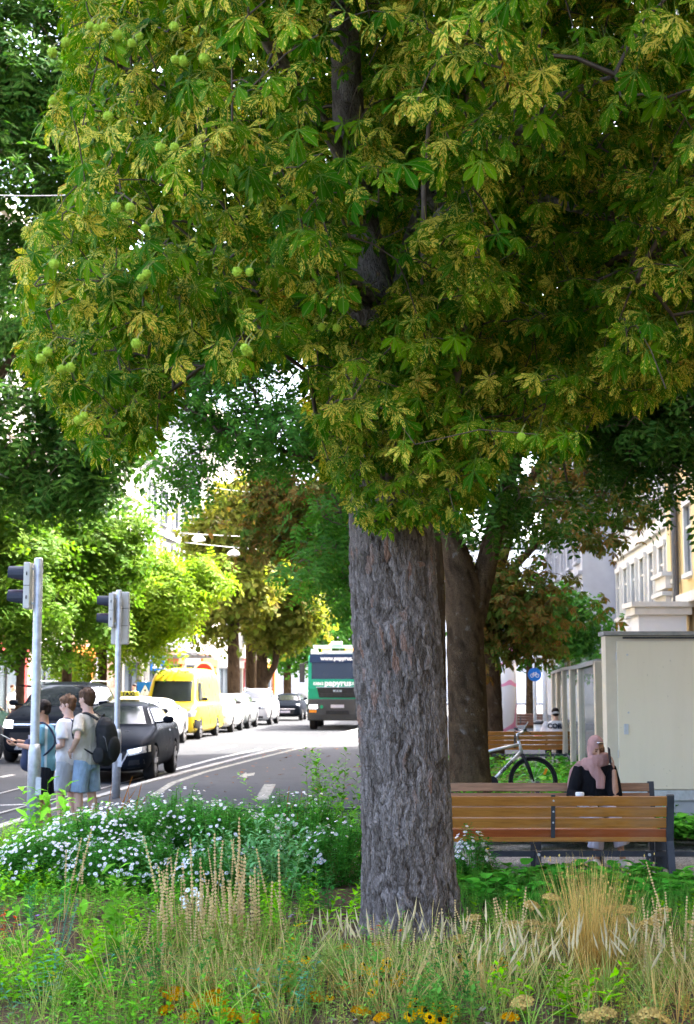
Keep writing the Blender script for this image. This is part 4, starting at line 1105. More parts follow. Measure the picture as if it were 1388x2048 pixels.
    for sx in (-1, 1):
        if cargo: side_patch('side_window', [(f + hood + .30, bz(hood) + .02), (f + 2.0, bz(hood) + .02), (f + 2.0, wtop - .05), (f + ws - .2, wtop - .05)], M_cglass, sx)
        else: side_patch('side_window', [(f + hood + .42, bz(hood)), (f + pil - .05, bz(pil)), (f + pil - .05, H - .115), (f + ws + .08, H - .13)], M_cglass, sx)
        if not cargo: side_patch('side_window', [(f + pil + .05, bz(pil)), (f + roofend + (rear - roofend) * .55, bz(roofend)), (f + roofend + .02, H - .15), (f + pil + .05, H - .115)], M_cglass, sx)
        for s0 in (hood + .25, pil, roofend + .1):
            side_patch('door_seam', [(f + s0 - .006, .34), (f + s0 + .006, .34), (f + s0 + .006, bz(s0) - .09), (f + s0 - .006, bz(s0) - .09)], M_black, sx, 1, 6, .003)
        for s0 in (pil - .28, roofend - .1):
            side_patch('door_handle', [(f + s0, bz(s0) - .19), (f + s0 + .2, bz(s0) - .19), (f + s0 + .2, bz(s0) - .155), (f + s0, bz(s0) - .155)], M_chrome, sx, 2, 1, .02)
        side_patch('sill', [(f + fo + wr + .08, .21), (f + fo + wbs - wr - .08, .21), (f + fo + wbs - wr - .08, .30), (f + fo + wr + .08, .30)], M_black, sx, 4, 1, .006)
        mr = MB(); mz = zc + .05; my = f + hood + .38
        mr.ell((sx * (w + .09), my, mz + .03), (.115, .07, .08), None, 10, 6); mr.bar((sx * (w * .82), my + .05, mz - .03), (sx * (w + .04), my + .02, mz - .01), .05, .04)
        mr.build('mirror', pt if not (cargo or pt.name == 'paint_white') else M_black, t, True)
    g = gridm or M_black
    hl = M_lampon if lit else M_lampoff
    zh = zh0 - .10
    if front == 'audi':
        front_patch('grille', [(-.33, .28), (.33, .28), (.50, zh - .06), (-.50, zh - .06)], g, 8, 5)
        for sg in (-1, 1):
            front_patch('grille_trim', [(sg * .34, .27), (sg * .37, .27), (sg * .545, zh - .06), (sg * .51, zh - .06)], M_chrome, 1, 5, .012)
            front_patch('headlight', [(sg * .52, zh - .14), (sg * .88, zh - .07), (sg * .87, zh + .045), (sg * .50, zh - .03)], M_lampoff, 5, 3, .01)
            front_patch('running_light', [(sg * .55, zh - .10), (sg * .74, zh - .055), (sg * .74, zh + .005), (sg * .54, zh - .045)], hl, 3, 2, .018)
            front_patch('air_intake', [(sg * .5, .26), (sg * .82, .29), (sg * .8, .44), (sg * .54, .42)], M_black, 3, 2)
        front_patch('number_plate', [(-.26, .40), (.26, .40), (.26, .51), (-.26, .51)], M_plate, 2, 1, .03)
    elif front == 'bar':
        front_patch('grille', [(-.62, zh - .16), (.62, zh - .16), (.62, zh + .0), (-.62, zh + .0)], g, 8, 3)
        front_patch('grille_bar', [(-.62, zh - .095), (.62, zh - .095), (.62, zh - .065), (-.62, zh - .065)], M_chrome, 8, 1, .014)
        for sg in (-1, 1): front_patch('headlight', [(sg * .64, zh - .17), (sg * .92, zh - .15), (sg * .93, zh + .03), (sg * .64, zh + .01)], hl, 4, 3, .012)
        front_patch('skid_plate', [(-.6, .32), (.6, .32), (.5, .52), (-.5, .52)], M_lampoff, 5, 2)
        front_patch('number_plate', [(-.26, .56), (.26, .56), (.26, .66), (-.26, .66)], M_plate, 2, 1, .03)
        front_patch('air_intake', [(-.75, .55), (.75, .55), (.7, .72), (-.7, .72)], M_black, 6, 2)
    elif front == 'round':
        front_patch('grille', [(-.42, .36), (.42, .36), (.52, .62), (-.52, .62)], g, 8, 4)
        front_patch('grille_trim', [(-.50, .60), (.50, .60), (.50, .64), (-.50, .64)], M_chrome, 8, 1, .014)
        for sg in (-1, 1):
            hd = MB(); n = 16
            hd.ell((sg * .62, f + .20, zh0 - .10), (.14, .06, .14), None, 16, 8); hd.build('headlight', hl, t, True)
        front_patch('number_plate', [(-.26, .42), (.26, .42), (.26, .53), (-.26, .53)], M_plate, 2, 1, .03)
    else:
        front_patch('grille', [(-.52, zh - .10), (.52, zh - .10), (.50, zh - .0), (-.50, zh - .0)], g, 8, 2)
        front_patch('air_intake', [(-.6, .27), (.6, .27), (.62, .42), (-.62, .42)], M_black, 6, 2)
        for sg in (-1, 1): front_patch('headlight', [(sg * .54, zh - .12), (sg * .86, zh - .10), (sg * .88, zh + .06), (sg * .54, zh + .01)], hl, 4, 3, .01)
        front_patch('number_plate', [(-.26, .45), (.26, .45), (.26, .56), (-.26, .56)], M_plate, 2, 1, .03)
    for sg in (-1, 1):
        front_patch('tail_light', [(sg * .55, ztail - .25), (sg * .85, ztail - .25), (sg * .84, ztail - .1), (sg * .55, ztail - .1)], mat('tail_red', (0.25, 0.01, 0.01), 0.25), 3, 2, back=True)
        if rails: MB().tube([(sg * w * gh * .93, f + ws + .15, H - .03), (sg * w * gh * .95, f + ws + .3, H + .035), (sg * w * gh * .95, f + roofend - .2, H + .035), (sg * w * gh * .93, f + roofend - .05, H - .03)], .016, 6).build('roof_rail', M_chrome, t, True)
    return t, front_patch, side_patch
GQ = 'cars queueing on the road'
def cz(x, y): return (x, y, -0.015)
PB = paint('black', (0.008, 0.010, 0.014), 0.3); PS = paint('silver', (0.50, 0.50, 0.52), 0.3, 0.5); PW = paint('white', (0.72, 0.72, 0.72)); PG = paint('grey', (0.20, 0.215, 0.22), 0.3, 0.4); PD = paint('dark_green', (0.015, 0.03, 0.026), 0.25)
QA = -0.08
car('parked_car', 'glossy black estate car with chrome-edged grille and lit headlights at the kerb', 'car', cz(-4.52, 30.0), R(-1), PB, 4.72, 1.86, 1.45, .74, .98, 1.35, 2.25, 3.9, 4.55, 1.02, True, GQ, .335, 'audi', rails=True)
car('parked_car', 'big black off-road car with square lit headlights behind the boys', 'car', cz(-7.0, 37.2), R(-3), PB, 5.0, 2.02, 1.88, 1.08, 1.24, 1.3, 2.05, 4.5, 4.85, 1.22, True, GQ, .40, 'bar', gh=.70, rails=True)
car('parked_car', 'dark car cut off by the frame edge beside the black off-roader', 'car', cz(-7.9, 28.3), R(-2), PB, 4.5, 1.84, 1.5, .78, 1.0, 1.2, 2.0, 3.8, 4.3, 1.04, False, GQ, .34, 'plain')
car('parked_car', 'dark green car waiting behind the cut-off car on the far lane', 'car', cz(-10.4, 40.0), R(-3), PD, 4.5, 1.82, 1.5, .78, 1.0, 1.2, 2.0, 3.8, 4.3, 1.04, False, GQ, .34, 'plain')
tx, _, _ = car('taxi', 'white taxi with a yellow roof sign behind the black estate car', 'taxi', cz(-5.75, 39.6), R(-2), PW, 4.7, 1.84, 1.50, .76, .99, 1.3, 2.1, 3.9, 4.5, 1.04, False, GQ, .335, 'plain')
m = MB(); m.prism([(-.30, 0), (.30, 0), (.25, .13), (-.25, .13)], -.07, .07); rs_ = m.build('roof_sign', mat('taxi_yellow', (0.75, 0.60, 0.05), 0.4), tx, bevel=.012); rs_.location = (0, -.25, 1.515)
text('roof_sign_text', 'TAXI', .15, mat('ink_black', (0.01, 0.01, 0.01), 0.5), rs_, (0, -.074, .062), bold=.006)
car('parked_car', 'silver saloon in front of the yellow van', 'car', cz(-6.15, 46.3), R(-4), PS, 4.8, 1.85, 1.42, .74, .97, 1.35, 2.3, 3.7, 4.4, 1.04, False, GQ, .33, 'plain')
car('parked_car', 'white hatchback right behind the yellow van', 'car', cz(-5.25, 60.0), R(-4), PW, 4.2, 1.78, 1.47, .78, 1.0, 1.1, 1.9, 3.5, 4.05, 1.02, False, GQ, .32, 'plain')
car('parked_car', 'grey compact car between the white hatchback and the silver SUV', 'car', cz(-4.95, 65.2), R(-4), PG, 4.2, 1.78, 1.47, .80, 1.0, 1.1, 1.9, 3.5, 4.05, 1.02, False, GQ, .32, 'audi')
car('parked_car', 'silver SUV with roof rails in front of the black compact car', 'car', cz(-4.35, 71.5), R(-4), PS, 4.5, 1.86, 1.68, .95, 1.12, 1.1, 1.95, 3.9, 4.35, 1.12, False, GQ, .36, 'plain', gh=.66, rails=True)
car('parked_car', 'black compact car with round lit headlights at the tail of the queue', 'car', cz(-3.15, 80.5), R(-3), PB, 3.9, 1.75, 1.41, .84, .99, .95, 1.5, 3.4, 3.8, 1.0, True, GQ, .31, 'round', gh=.68)
car('parked_car', 'dark car half hidden behind the silver SUV', 'car', cz(-5.3, 89), R(-4), PD, 4.4, 1.8, 1.5, .78, 1.0, 1.2, 2.0, 3.8, 4.3, 1.04, False, GQ, .33, 'plain', lod=1)
car('parked_car', 'pale green car beside the garbage truck, beyond the black compact car', 'car', cz(-2.6, 92), R(-4), paint('pale_green', (0.25, 0.32, 0.28)), 4.4, 1.8, 1.55, .82, 1.03, 1.2, 2.0, 3.8, 4.3, 1.04, False, GQ, .33, 'plain', lod=1)
# yellow van
PY = paint('yellow', (0.80, 0.58, 0.03), 0.3)
van, fp, sp_ = car('delivery_van', 'tall yellow post van with high roof in the queue', 'van', cz(-5.85, 53.2), R(-4.5), PY, 5.9, 2.06, 2.42, 1.0, 1.2, .72, 1.55, 5.72, 5.84, 1.2, False, GQ, .35, 'none', gh=.80, fo=.95, wbase=3.45, wtop=1.97, cargo=True)
for sg in (-1, 1):
    fp('headlight_cluster', [(sg * .62, .74), (sg * .93, .78), (sg * .95, .98), (sg * .72, .90)], M_lampoff, 4, 3, .012)
    sp_('lower_cladding', [(-2.95, .22), (-2.2, .3), (-2.3, .62), (-2.93, .72)], M_black, sg, 4, 3, .012)
fp('bumper_panel', [(-.92, .30), (.92, .30), (.90, .58), (-.90, .58)], M_black, 8, 3, .014)
text('van_lettering', 'Post', .17, mat('ink_grey', (0.16, 0.14, 0.10), .5), van, (.28, -2.95 + 1.45, 2.3), rot=(R(65), 0, 0), bold=.006, sx=1.4)
# ------------------------------------------------------------------ garbage truck
tk = thing('garbage_truck', 'green garbage truck with grey bumper and white hopper body driving towards the bench', 'truck', cz(at(675, 1400, 62).x, 62), R(-2))
PT = paint('truck_green', (0.004, 0.23, 0.12), 0.35); M_hop = mat('hopper_white', (0.78, 0.77, 0.74), 0.55, var=0.1, scale=1.2); M_bump = mat('bumper_grey', (0.05, 0.05, 0.052), 0.6, var=0.1)
W2 = 1.24
m = MB(); m.prism([(0.0, .98), (.0, 1.7), (.08, 2.10), (2.1, 2.10), (2.1, .98)], -W2, W2, 'x'); cab_ = m.build('cab', PT, tk, bevel=.05)
MB().prism([(.27, 2.80), (.32, 2.95), (.46, 3.08), (2.1, 3.12), (2.1, 2.80)], -W2, W2, 'x').build('cab_roof', PT, tk, bevel=.05)
for sg in (-1, 1):
    MB().prism([(.09, 2.08), (.285, 2.82), (.47, 2.82), (.28, 2.08)], sg * 1.09, sg * W2, 'x').build('door_pillar', PT, tk, bevel=.02); MB().box((sg * 1.15, 1.75, 2.38), (.16, .68, .86)).build('cab_side', PT, tk)
MB().box((0, 2.05, 2.38), (2.4, .08, .86)).build('cab_back', M_bump, tk)
m = MB(); m.prism([(-.05, .38), (-.08, .62), (-.05, 1.27), (.7, 1.27), (.7, .38)], -W2 - .005, W2 + .005, 'x'); bu = m.build('bumper', M_bump, tk, bevel=.05)
MB().box((0, -.085, .72), (.95, .03, .15)).build('bumper_recess', M_black, bu); MB().box((0, -.085, .97), (.55, .02, .13)).build('number_plate', M_plate, bu)
m = MB(); m.prism([(.085, 2.10), (.262, 2.80), (.275, 2.80), (.10, 2.10)], -1.09, 1.09, 'x'); m.build('windscreen', glass('truck_windscreen', (.5, .55, .55), .6), tk)
MB().box((0, .38, 2.13), (2.1, .3, .08)).build('dashboard', M_black, tk)
m = MB(); m.prism([(.215, 2.78), (.28, 3.14), (.40, 3.14), (.38, 2.78)], -1.18, 1.18, 'x'); vs = m.build('sun_visor', mat('visor_navy', (0.02, 0.035, 0.08), 0.35), tk, bevel=.01)
M_wt = mat('lettering_white', (0.85, 0.85, 0.85), 0.5)
text('visor_lettering', 'www.papyrus.at', .235, M_wt, vs, (.05, .232, 2.95), rot=(R(80), 0, 0), bold=.008)
lt = text('cab_lettering', 'papyrus', .34, M_wt, tk, (.02, .020, 1.92), rot=(R(82), 0, 0), bold=.010, sx=1.05)
text('cab_lettering', '03862', .17, M_wt, tk, (-.80, .030, 1.90), rot=(R(82), 0, 0), bold=.004); text('cab_lettering', '33882', .17, M_wt, tk, (.80, .030, 1.90), rot=(R(82), 0, 0), bold=.004)
m = MB(); m.prism([(-.86, 1.74), (.86, 1.74), (.76, 1.33), (-.76, 1.33)], -.03, .05); gr = m.build('grille', M_black, tk, bevel=.01)
m = MB(); m.prism([(-.90, 1.775), (.90, 1.775), (.90, 1.745), (-.90, 1.745)], -.045, .03); m.build('grille_trim', M_chrome, gr)
for z in (1.4, 1.48): MB().box((0, -.035, z), (1.45, .015, .02)).build('grille_slat', M_bump, gr)
text('grille_badge', 'M A N', .13, M_chrome, gr, (0, -.04, 1.60), bold=.006)
for sg in (-1, 1):
    hl_ = MB().box((sg * 1.0, -.07, .95), (.34, .05, .16)).build('headlight', M_lampon if True else 0, bu, bevel=.012)
    MB().box((sg * 1.02, -.072, .76), (.30, .04, .1)).build('fog_light', M_amber, bu, bevel=.01)
    mr = MB(); mr.box((sg * 1.50, .35, 2.35), (.22, .14, .80)); mr.bar((sg * 1.2, .4, 2.85), (sg * 1.5, .35, 2.72), .05, .05); mr.build('mirror', M_bump, tk, bevel=.02)
    MB().add([(sg * (W2 + .006), .35, 2.0), (sg * (W2 + .006), 1.35, 2.0), (sg * (W2 + .006), 1.35, 2.8), (sg * (W2 + .006), .5, 2.8)], [(0, 1, 2, 3)]).build('side_window', M_cglass, tk)
    for y in (1.1, 5.0, 6.4): wheel(tk, (sg * 1.05, y, .5), .5, .3, sg)
MB().tube([(-.66, -.085, .95), (-.66, -.095, .95)], .07, 16).build('fuel_badge', mat('badge_green', (0.02, 0.25, 0.12), .5), bu)
m = MB(); m.box((0, 2.9, 3.16), (1.3, .25, .12)); bc = m.build('beacon_bar', M_hop, tk); bc.location = (0, -2.3, .05)
for sg in (-1, 1): MB().box((sg * .5, 2.88, 3.28), (.36, .2, .12)).build('beacon', emit('amber_beacon', (1, .4, .05), .8, (0.7, .3, .03)), bc)
m = MB(); m.box((0, 5.6, 2.02), (2.3, 6.4, 2.46)); hp = m.build('hopper_body', M_hop, tk, bevel=.08)
MB().box((0, 5.2, .75), (1.0, 8.2, .3)).build('chassis', M_bump, tk)
m = MB(); m.tube([(-.45, 2.28, 1.6), (-.45, 2.28, 3.45), (-.3, 2.28, 3.62), (.1, 2.28, 3.6)], .11, 10); m.build('exhaust_pipe', M_hop, tk, True)
m = MB(); m.box((0, 2.36, 3.5), (2.3, .1, .14)); m.box((-1.1, 2.36, 2.8), (.3, .1, 1.2)); m.build('hopper_frame', M_hop, hp)

def cab_person(label, x, vest):
    t = thing('person', label, 'person', tuple(tk.matrix_basis @ Vector((x, 1.05, 1.62))), R(-2), 'crew of the garbage truck')
    b = MB(); torso(b, [((0, 0, 0), .17, .13), ((0, 0, .25), .18, .13), ((0, -.02, .42), .17, .1), ((0, -.02, .48), .07, .06), ((0, -.02, .54), .05, .05)]); M1, c1 = head(b, (0, -.04, .64), .23)
    for sg in (-1, 1): arm(b, (sg * .19, 0, .40), (sg * .25, -.15, .15), (sg * .12, -.36, .28)); hand(b, V3(sg * .12, -.36, .28), (0, -.6, .5), (0, 0, -1), .17, .9, .1, sg)
    blob('body', b, SK2, t, .016, 2); face_parts(t, M1, c1, .23, HB)
    s = MB(); torso(s, [((0, 0, 0), .2, .155), ((0, 0, .25), .205, .155), ((0, -.02, .41), .19, .12), ((0, -.02, .46), .09, .07)]); blob('vest', s, vest, t, .016, 2)
    s = MB(); s.ell((0, .0, .70), (.09, .11, .085)); blob('hair', s, HB, t, .014, 1)
# ================================================================== PEOPLE
def V3(*a): return Vector(a)
def skin(name, c): return mat('skin_' + name, c, 0.55, var=0.08, scale=12, spec=.15)
def hand(mb, w, d, nrm, s=0.18, curl=0.5, spread=0.12, thumb=1):
    """palm + five fingers from wrist w along d, palm facing nrm"""
    d = Vector(d).normalized(); nrm = Vector(nrm); nrm = (nrm - d * nrm.dot(d)).normalized(); x = d.cross(nrm)
    for k in range(4):
        b = w + d * s * .12 + x * s * (k - 1.5) * .075; e = w + d * s * .5 + x * s * (k - 1.5) * .125
        mb.tube([b, (b + e) / 2, e], [(.05 * s, .05 * s), (.068 * s, .068 * s), (.06 * s, .06 * s)], 8)
        L = s * (.40, .46, .43, .34)[k]; p = e; dd = d + x * (k - 1.5) * spread; pts = [p]; ang = 0
        for q, f in enumerate((.42, .33, .25)):
            ang += curl * (.7, .9, .6)[q]
            v = (dd.normalized() * math.cos(ang) + nrm * math.sin(ang)); p = p + v * L * f; pts.append(p)
        mb.tube(pts, [.054 * s, .05 * s, .045 * s, .036 * s], 8)
    b = w + d * s * .18 - x * s * .13 * thumb; p1 = b + (d * .6 - x * thumb * .8 + nrm * .35).normalized() * s * .2; p2 = p1 + (d * .9 - x * thumb * .2 + nrm * .45).normalized() * s * .17
    mb.tube([w + d * s * .1, b, p1, p2], [.07 * s, .075 * s, .058 * s, .042 * s], 8)
def head(mb, c, s, yaw=0.0, pitch=0.0):
    """s = head height; faces local -Y"""
    M = Euler((pitch, 0, yaw)).to_matrix(); c = Vector(c)
    def e(p, r, rot=None):
        mm = MB().ell((0, 0, 0), r, rot, 14, 10); mb.add([M @ (Vector(v) + Vector(p) * 1.0) + c for v in mm.v], mm.f)
    e((0, .02 * s, .10 * s), (.33 * s, .40 * s, .38 * s)); e((0, -.08 * s, -.16 * s), (.25 * s, .27 * s, .32 * s)); e((0, -.24 * s, -.38 * s), (.13 * s, .11 * s, .10 * s))
    e((0, -.36 * s, -.10 * s), (.055 * s, .10 * s, .11 * s), (.35, 0, 0)); e((0, -.40 * s, -.16 * s), (.065 * s, .05 * s, .045 * s)); e((0, -.29 * s, .04 * s), (.24 * s, .07 * s, .05 * s)); e((0, -.335 * s, -.26 * s), (.10 * s, .04 * s, .028 * s))
    for sg in (-1, 1):
        e((sg * .335 * s, .05 * s, -.06 * s), (.045 * s, .09 * s, .14 * s), (0, 0, sg * .3)); e((sg * .2 * s, -.22 * s, -.13 * s), (.09 * s, .09 * s, .09 * s))
    return M, c
def face_parts(parent, M, c, s, hairm):
    for sg in (-1, 1):
        o = MB().ell(M @ V3(sg * .13 * s, -.315 * s, -.045 * s) + c, (.05 * s, .03 * s, .03 * s), None, 8, 6).build('eye', mat('eye_dark', (0.03, 0.02, 0.015), .2), parent, True)
        o = MB().bar(M @ V3(sg * .07 * s, -.365 * s, .04 * s) + c, M @ V3(sg * .2 * s, -.33 * s, .045 * s) + c, .02 * s, .03 * s).build('eyebrow', hairm, parent)
    MB().ell(M @ V3(0, -.372 * s, -.265 * s) + c, (.09 * s, .016 * s, .022 * s), None, 8, 5).build('mouth', mat('lips', (0.35, 0.13, 0.11), .5), parent, True)
def arm(mb, sh, el, wr, s=1.0):
    sh, el, wr = Vector(sh), Vector(el), Vector(wr)
    mb.tube([sh, sh.lerp(el, .35), sh.lerp(el, .8), el, el.lerp(wr, .25), el.lerp(wr, .7), wr], [r * s for r in (.052, .046, .038, .036, .037, .029, .023)], 10)
def leg(mb, hp, kn, an, s=1.0):
    hp, kn, an = Vector(hp), Vector(kn), Vector(an)
    mb.tube([hp, hp.lerp(kn, .4), hp.lerp(kn, .85), kn, kn.lerp(an, .3), kn.lerp(an, .75), an], [r * s for r in (.088, .076, .056, .052, .055, .036, .031)], 12)
def torso(mb, pts, k=1.0):
    """pts: (center, rx, ry) from hips to neck"""
    rings = []
    for c, rx, ry in pts:
        rings.append([Vector((c[0] + rx * k * math.cos(a), c[1] + ry * k * math.sin(a), c[2])) for a in np.linspace(0, 2 * math.pi, 20, endpoint=False)])
    mb.loft(rings)
def hairmat(name, c):
    if name in MATS: return MATS[name]
    t = NT(name); co = t.coord('Object', (60, 60, 14)); n = t.noise(co, 1.0, 4.0, .7)
    cc = t.mix(t.ramp(n, [(.3, 0.0), (.7, 1.0)]), tuple(x * .5 for x in c), tuple(x * 1.7 for x in c))
    MATS[name] = t.done(t.principled(cc, .55, 0, .12, t.bump(n, .9, .01))); return MATS[name]
def cloth(name, c, var=.08, stripes=None):
    if name in MATS: return MATS[name]
    t = NT(name); co = t.coord('Object'); n = t.noise(co, 9.0, 4.0)
    cc = t.mix(t.ramp(n, [(.3, 0.0), (.7, 1.0)]), tuple(x * (1 - var) for x in c), tuple(min(1, x * (1 + var)) for x in c))
    if stripes:
        sx = t.n('ShaderNodeSeparateXYZ'); t.l(co, sx.inputs[0])
        k = t.math('SINE', t.math('MULTIPLY', sx.outputs[stripes[1]], stripes[2])); cc = t.mix(t.math('GREATER_THAN', k, stripes[3]), cc, stripes[0])
    MATS[name] = t.done(t.principled(cc, .9, 0, .03, t.bump(t.math('ADD', t.noise(t.coord('Object', (1, 1, .4)), 14.0, 3.0), t.math('MULTIPLY', t.noise(t.coord('Object', (1.5, 1.5, 1)), 420.0, 2.0), .08)), .9, .045))); return MATS[name]
def boy(label, loc, rz, H, skinc, shirt, shorts, hair, hairkind, armL, armR, yaw=0.0, pitch=0.0, lean=0.0, stance=.05, handL=None, handR=None):
    t = thing('person', label, 'person', loc, rz, 'boys waiting at the crossing')
    h = H; b = MB()
    cen = lambda z: (0, lean * (z - .5 * h) * -1, z)
    T = [(cen(.475 * h), .085 * h, .062 * h), (cen(.53 * h), .096 * h, .068 * h), (cen(.60 * h), .088 * h, .060 * h), (cen(.68 * h), .095 * h, .066 * h), (cen(.75 * h), .108 * h, .068 * h), (cen(.80 * h), .104 * h, .056 * h), (cen(.825 * h), .066 * h, .044 * h), (cen(.85 * h), .036 * h, .036 * h)]
    torso(b, T, .93); top = Vector(cen(.85 * h))
    hc = Vector(cen(.93 * h)) + V3(0, -.012 * h + .0, 0)
    b.tube([Vector(cen(.81 * h)), top, hc + V3(0, .01, -.04)], [.042 * h, .036 * h, .036 * h], 12)
    M, hc = head(b, hc, .140 * h, yaw, pitch)
    for sg, ft in ((-1, .05), (1, -.04)):
        hp = V3(sg * .05 * h, 0, .49 * h); kn = V3(sg * (.055 * h + stance * .3), ft * .5 - .02, .275 * h); an = V3(sg * (.055 * h + stance * .5), ft + .02, .045 * h)
        leg(b, hp, kn, an, h / 1.65)
        b.tube([an + V3(0, .03, -.02), an + V3(0, -.04, -.035), an + V3(sg * .01, -.15, -.045)], [.036, .038, .028], 10)
    S = {}
    for sg, A_, hd in ((1, armL, handL), (-1, armR, handR)):
        sh = V3(sg * .108 * h, cen(.80 * h)[1], .795 * h); el = V3(*A_[0]) * h; wr = V3(*A_[1]) * h
        arm(b, sh, el, wr, h / 1.65); S[sg] = (sh, el, wr)
        if hd: hand(b, wr, hd[0], hd[1], .105 * h, hd[2], thumb=hd[3])
    body = blob('body', b, skinc, t, .0075, 3, .15)
    face_parts(t, M, hc, .140 * h, hair)
    # shirt
    s = MB(); torso(s, [((c[0], c[1], c[2]), rx * 1.16 + .006, ry * 1.22 + .012) for c, rx, ry in T[:-1]], 1.0)
    for sg in (-1, 1):
        sh, el, wr = S[sg]; s.tube([sh + V3(-sg * .05, 0, .012), sh + V3(0, 0, -.005), sh.lerp(el, .4), sh.lerp(el, .74)], [.055 * h / 1.65, .062 * h / 1.65, .066 * h / 1.65, .072 * h / 1.65], 12)
    blob('shirt', s, shirt, t, .011, 5)
    p = MB(); torso(p, [(cen(.44 * h), .10 * h, .07 * h), (cen(.49 * h), .105 * h, .078 * h), (cen(.555 * h), .099 * h, .074 * h)], 1.02)
    for sg, ft in ((-1, .05), (1, -.04)):
        hp = V3(sg * .052 * h, 0, .50 * h); kn = V3(sg * (.058 * h + stance * .3), ft * .5 - .01, .275 * h)
        p.tube([hp, hp.lerp(kn, .5), hp.lerp(kn, .96)], [.096 * h / 1.65 * 1.1, .098, .10], 14)
    blob('shorts', p, shorts, t, .011, 5)
    for sg, ft in ((-1, .05), (1, -.04)):
        an = V3(sg * (.055 * h + stance * .5), ft + .02, .045 * h); sm = MB()
        sm.tube([an + V3(0, .055, -.035), an + V3(0, 0, -.022), an + V3(0, -.09, -.035), an + V3(sg * .012, -.175, -.045)], [(.035, .035), (.044, .05), (.046, .04), (.03, .026)], 12); sm.box((an.x, an.y - .065, .014), (.092, .27, .028))
        blob('shoe', sm, mat('shoe_white', (.6, .6, .58), .6), t, .009, 3)
    hm = MB(); hs = .140 * h
    rr = random.Random(int(H * 1000))
    def he(p_, r_): hm.ell(M @ (Vector(p_) * hs) + hc, (r_[0] * hs, r_[1] * hs, r_[2] * hs), (0, 0, yaw), 12, 8)
    he((0, .06, .17), (.37, .43, .36)); he((0, .20, -.04), (.345, .27, .32))
    if hairkind == 'curly':
        for k in range(150):
            v = V3(rr.gauss(0, 1), rr.gauss(.3, 1), rr.gauss(.6, .8)).normalized(); he((v.x * .38, .08 + v.y * .42, .17 + v.z * .36), (.075, .075, .075))
    else:
        he((0, -.20, .32), (.30, .22, .13)); he((0, .22, -.25), (.22, .17, .16))
        for k in range(70):
            v = V3(rr.gauss(0, 1), rr.gauss(.3, 1), rr.gauss(.5, .8)).normalized(); he((v.x * .36, .07 + v.y * .42, .15 + v.z * .36), (.05, .05, .12))
    blob('hair', hm, hair, t, .0075, 1)
    return t, S, h
SK1 = skin('tan', (0.40, 0.22, 0.14)); SK2 = skin('light', (0.52, 0.33, 0.25))
HB = hairmat('hair_black', (0.018, 0.012, 0.010)); HBr = hairmat('hair_brown', (0.06, 0.032, 0.018))
def ground_at(px, d): return (at(px, 1400, d).x, d, .064)
# boy with the phone
b1, S1, h1 = boy('boy in light blue striped shirt and black shorts looking at his phone', ground_at(92, 17.4), R(-84), 1.52, SK1,
    cloth('shirt_blue', (0.16, 0.34, 0.44), .08, ((.55, .62, .66), 1, 55.0, .72)), cloth('shorts_black', (0.018, 0.02, 0.026)), HB, 'curly',
    ((.125, -.05, .645), (.075, -.20, .675)), ((-.12, -.07, .66), (-.04, -.215, .70)), pitch=R(22), lean=.03,
    handL=((-.1, -1, .05), (-.3, 0, 1), .6, 1), handR=((.2, -1, .05), (.2, 0, 1), .5, -1))
ph = thing('phone', 'slim phone held by the boy in the blue shirt', 'phone', tuple(Vector(b1.location) + Euler((0, 0, R(-84))).to_matrix() @ V3(.03 * 1.52, -.285 * 1.52, .725 * 1.52)), R(-84))
MB().box((0, 0, 0), (.075, .15, .009), (R(-28), 0, 0)).build('case', M_black, ph, bevel=.003); MB().box((0, -.002, .0068), (.066, .138, .003), (R(-28), 0, 0)).build('screen', mat('phone_screen', (.55, .55, .58), .15), ph)
M_sling = mat('sling_navy', (0.028, 0.035, 0.065), .8, var=.15, bump=.4, bscale=120)
sl = thing('sling_bag', 'dark navy sling bag worn across the chest of the boy in blue', 'bag', tuple(b1.location), R(-84))
m = MB(); m.ell((0.01, -.19, .90), (.13, .075, .20)); m.ell((0.01, -.22, .82), (.11, .06, .10)); blob('pouch', m, M_sling, sl, .012, 4)
def strap(parent, pts, w=.035, th=.012, m_=M_sling):
    mb = MB(); pts = [Vector(p) for p in pts]
    # smooth the path
    q = []
    for i in range(len(pts) - 1):
        p0 = pts[max(i - 1, 0)]; p1 = pts[i]; p2 = pts[i + 1]; p3 = pts[min(i + 2, len(pts) - 1)]
        for k in range(5):
            t_ = k / 5; q.append(.5 * ((2 * p1) + (p2 - p0) * t_ + (2 * p0 - 5 * p1 + 4 * p2 - p3) * t_ ** 2 + (3 * p1 - p0 - 3 * p2 + p3) * t_ ** 3))
    q.append(pts[-1]); mb.tube(q, [(w / 2, th)] * len(q), 8); return mb.build('strap', m_, parent, True)
strap(sl, [(.06, -.16, 1.02), (.13, -.10, 1.22), (.12, -.02, 1.275), (.14, .09, 1.18), (.17, .12, 1.02), (.13, -.07, .84)])
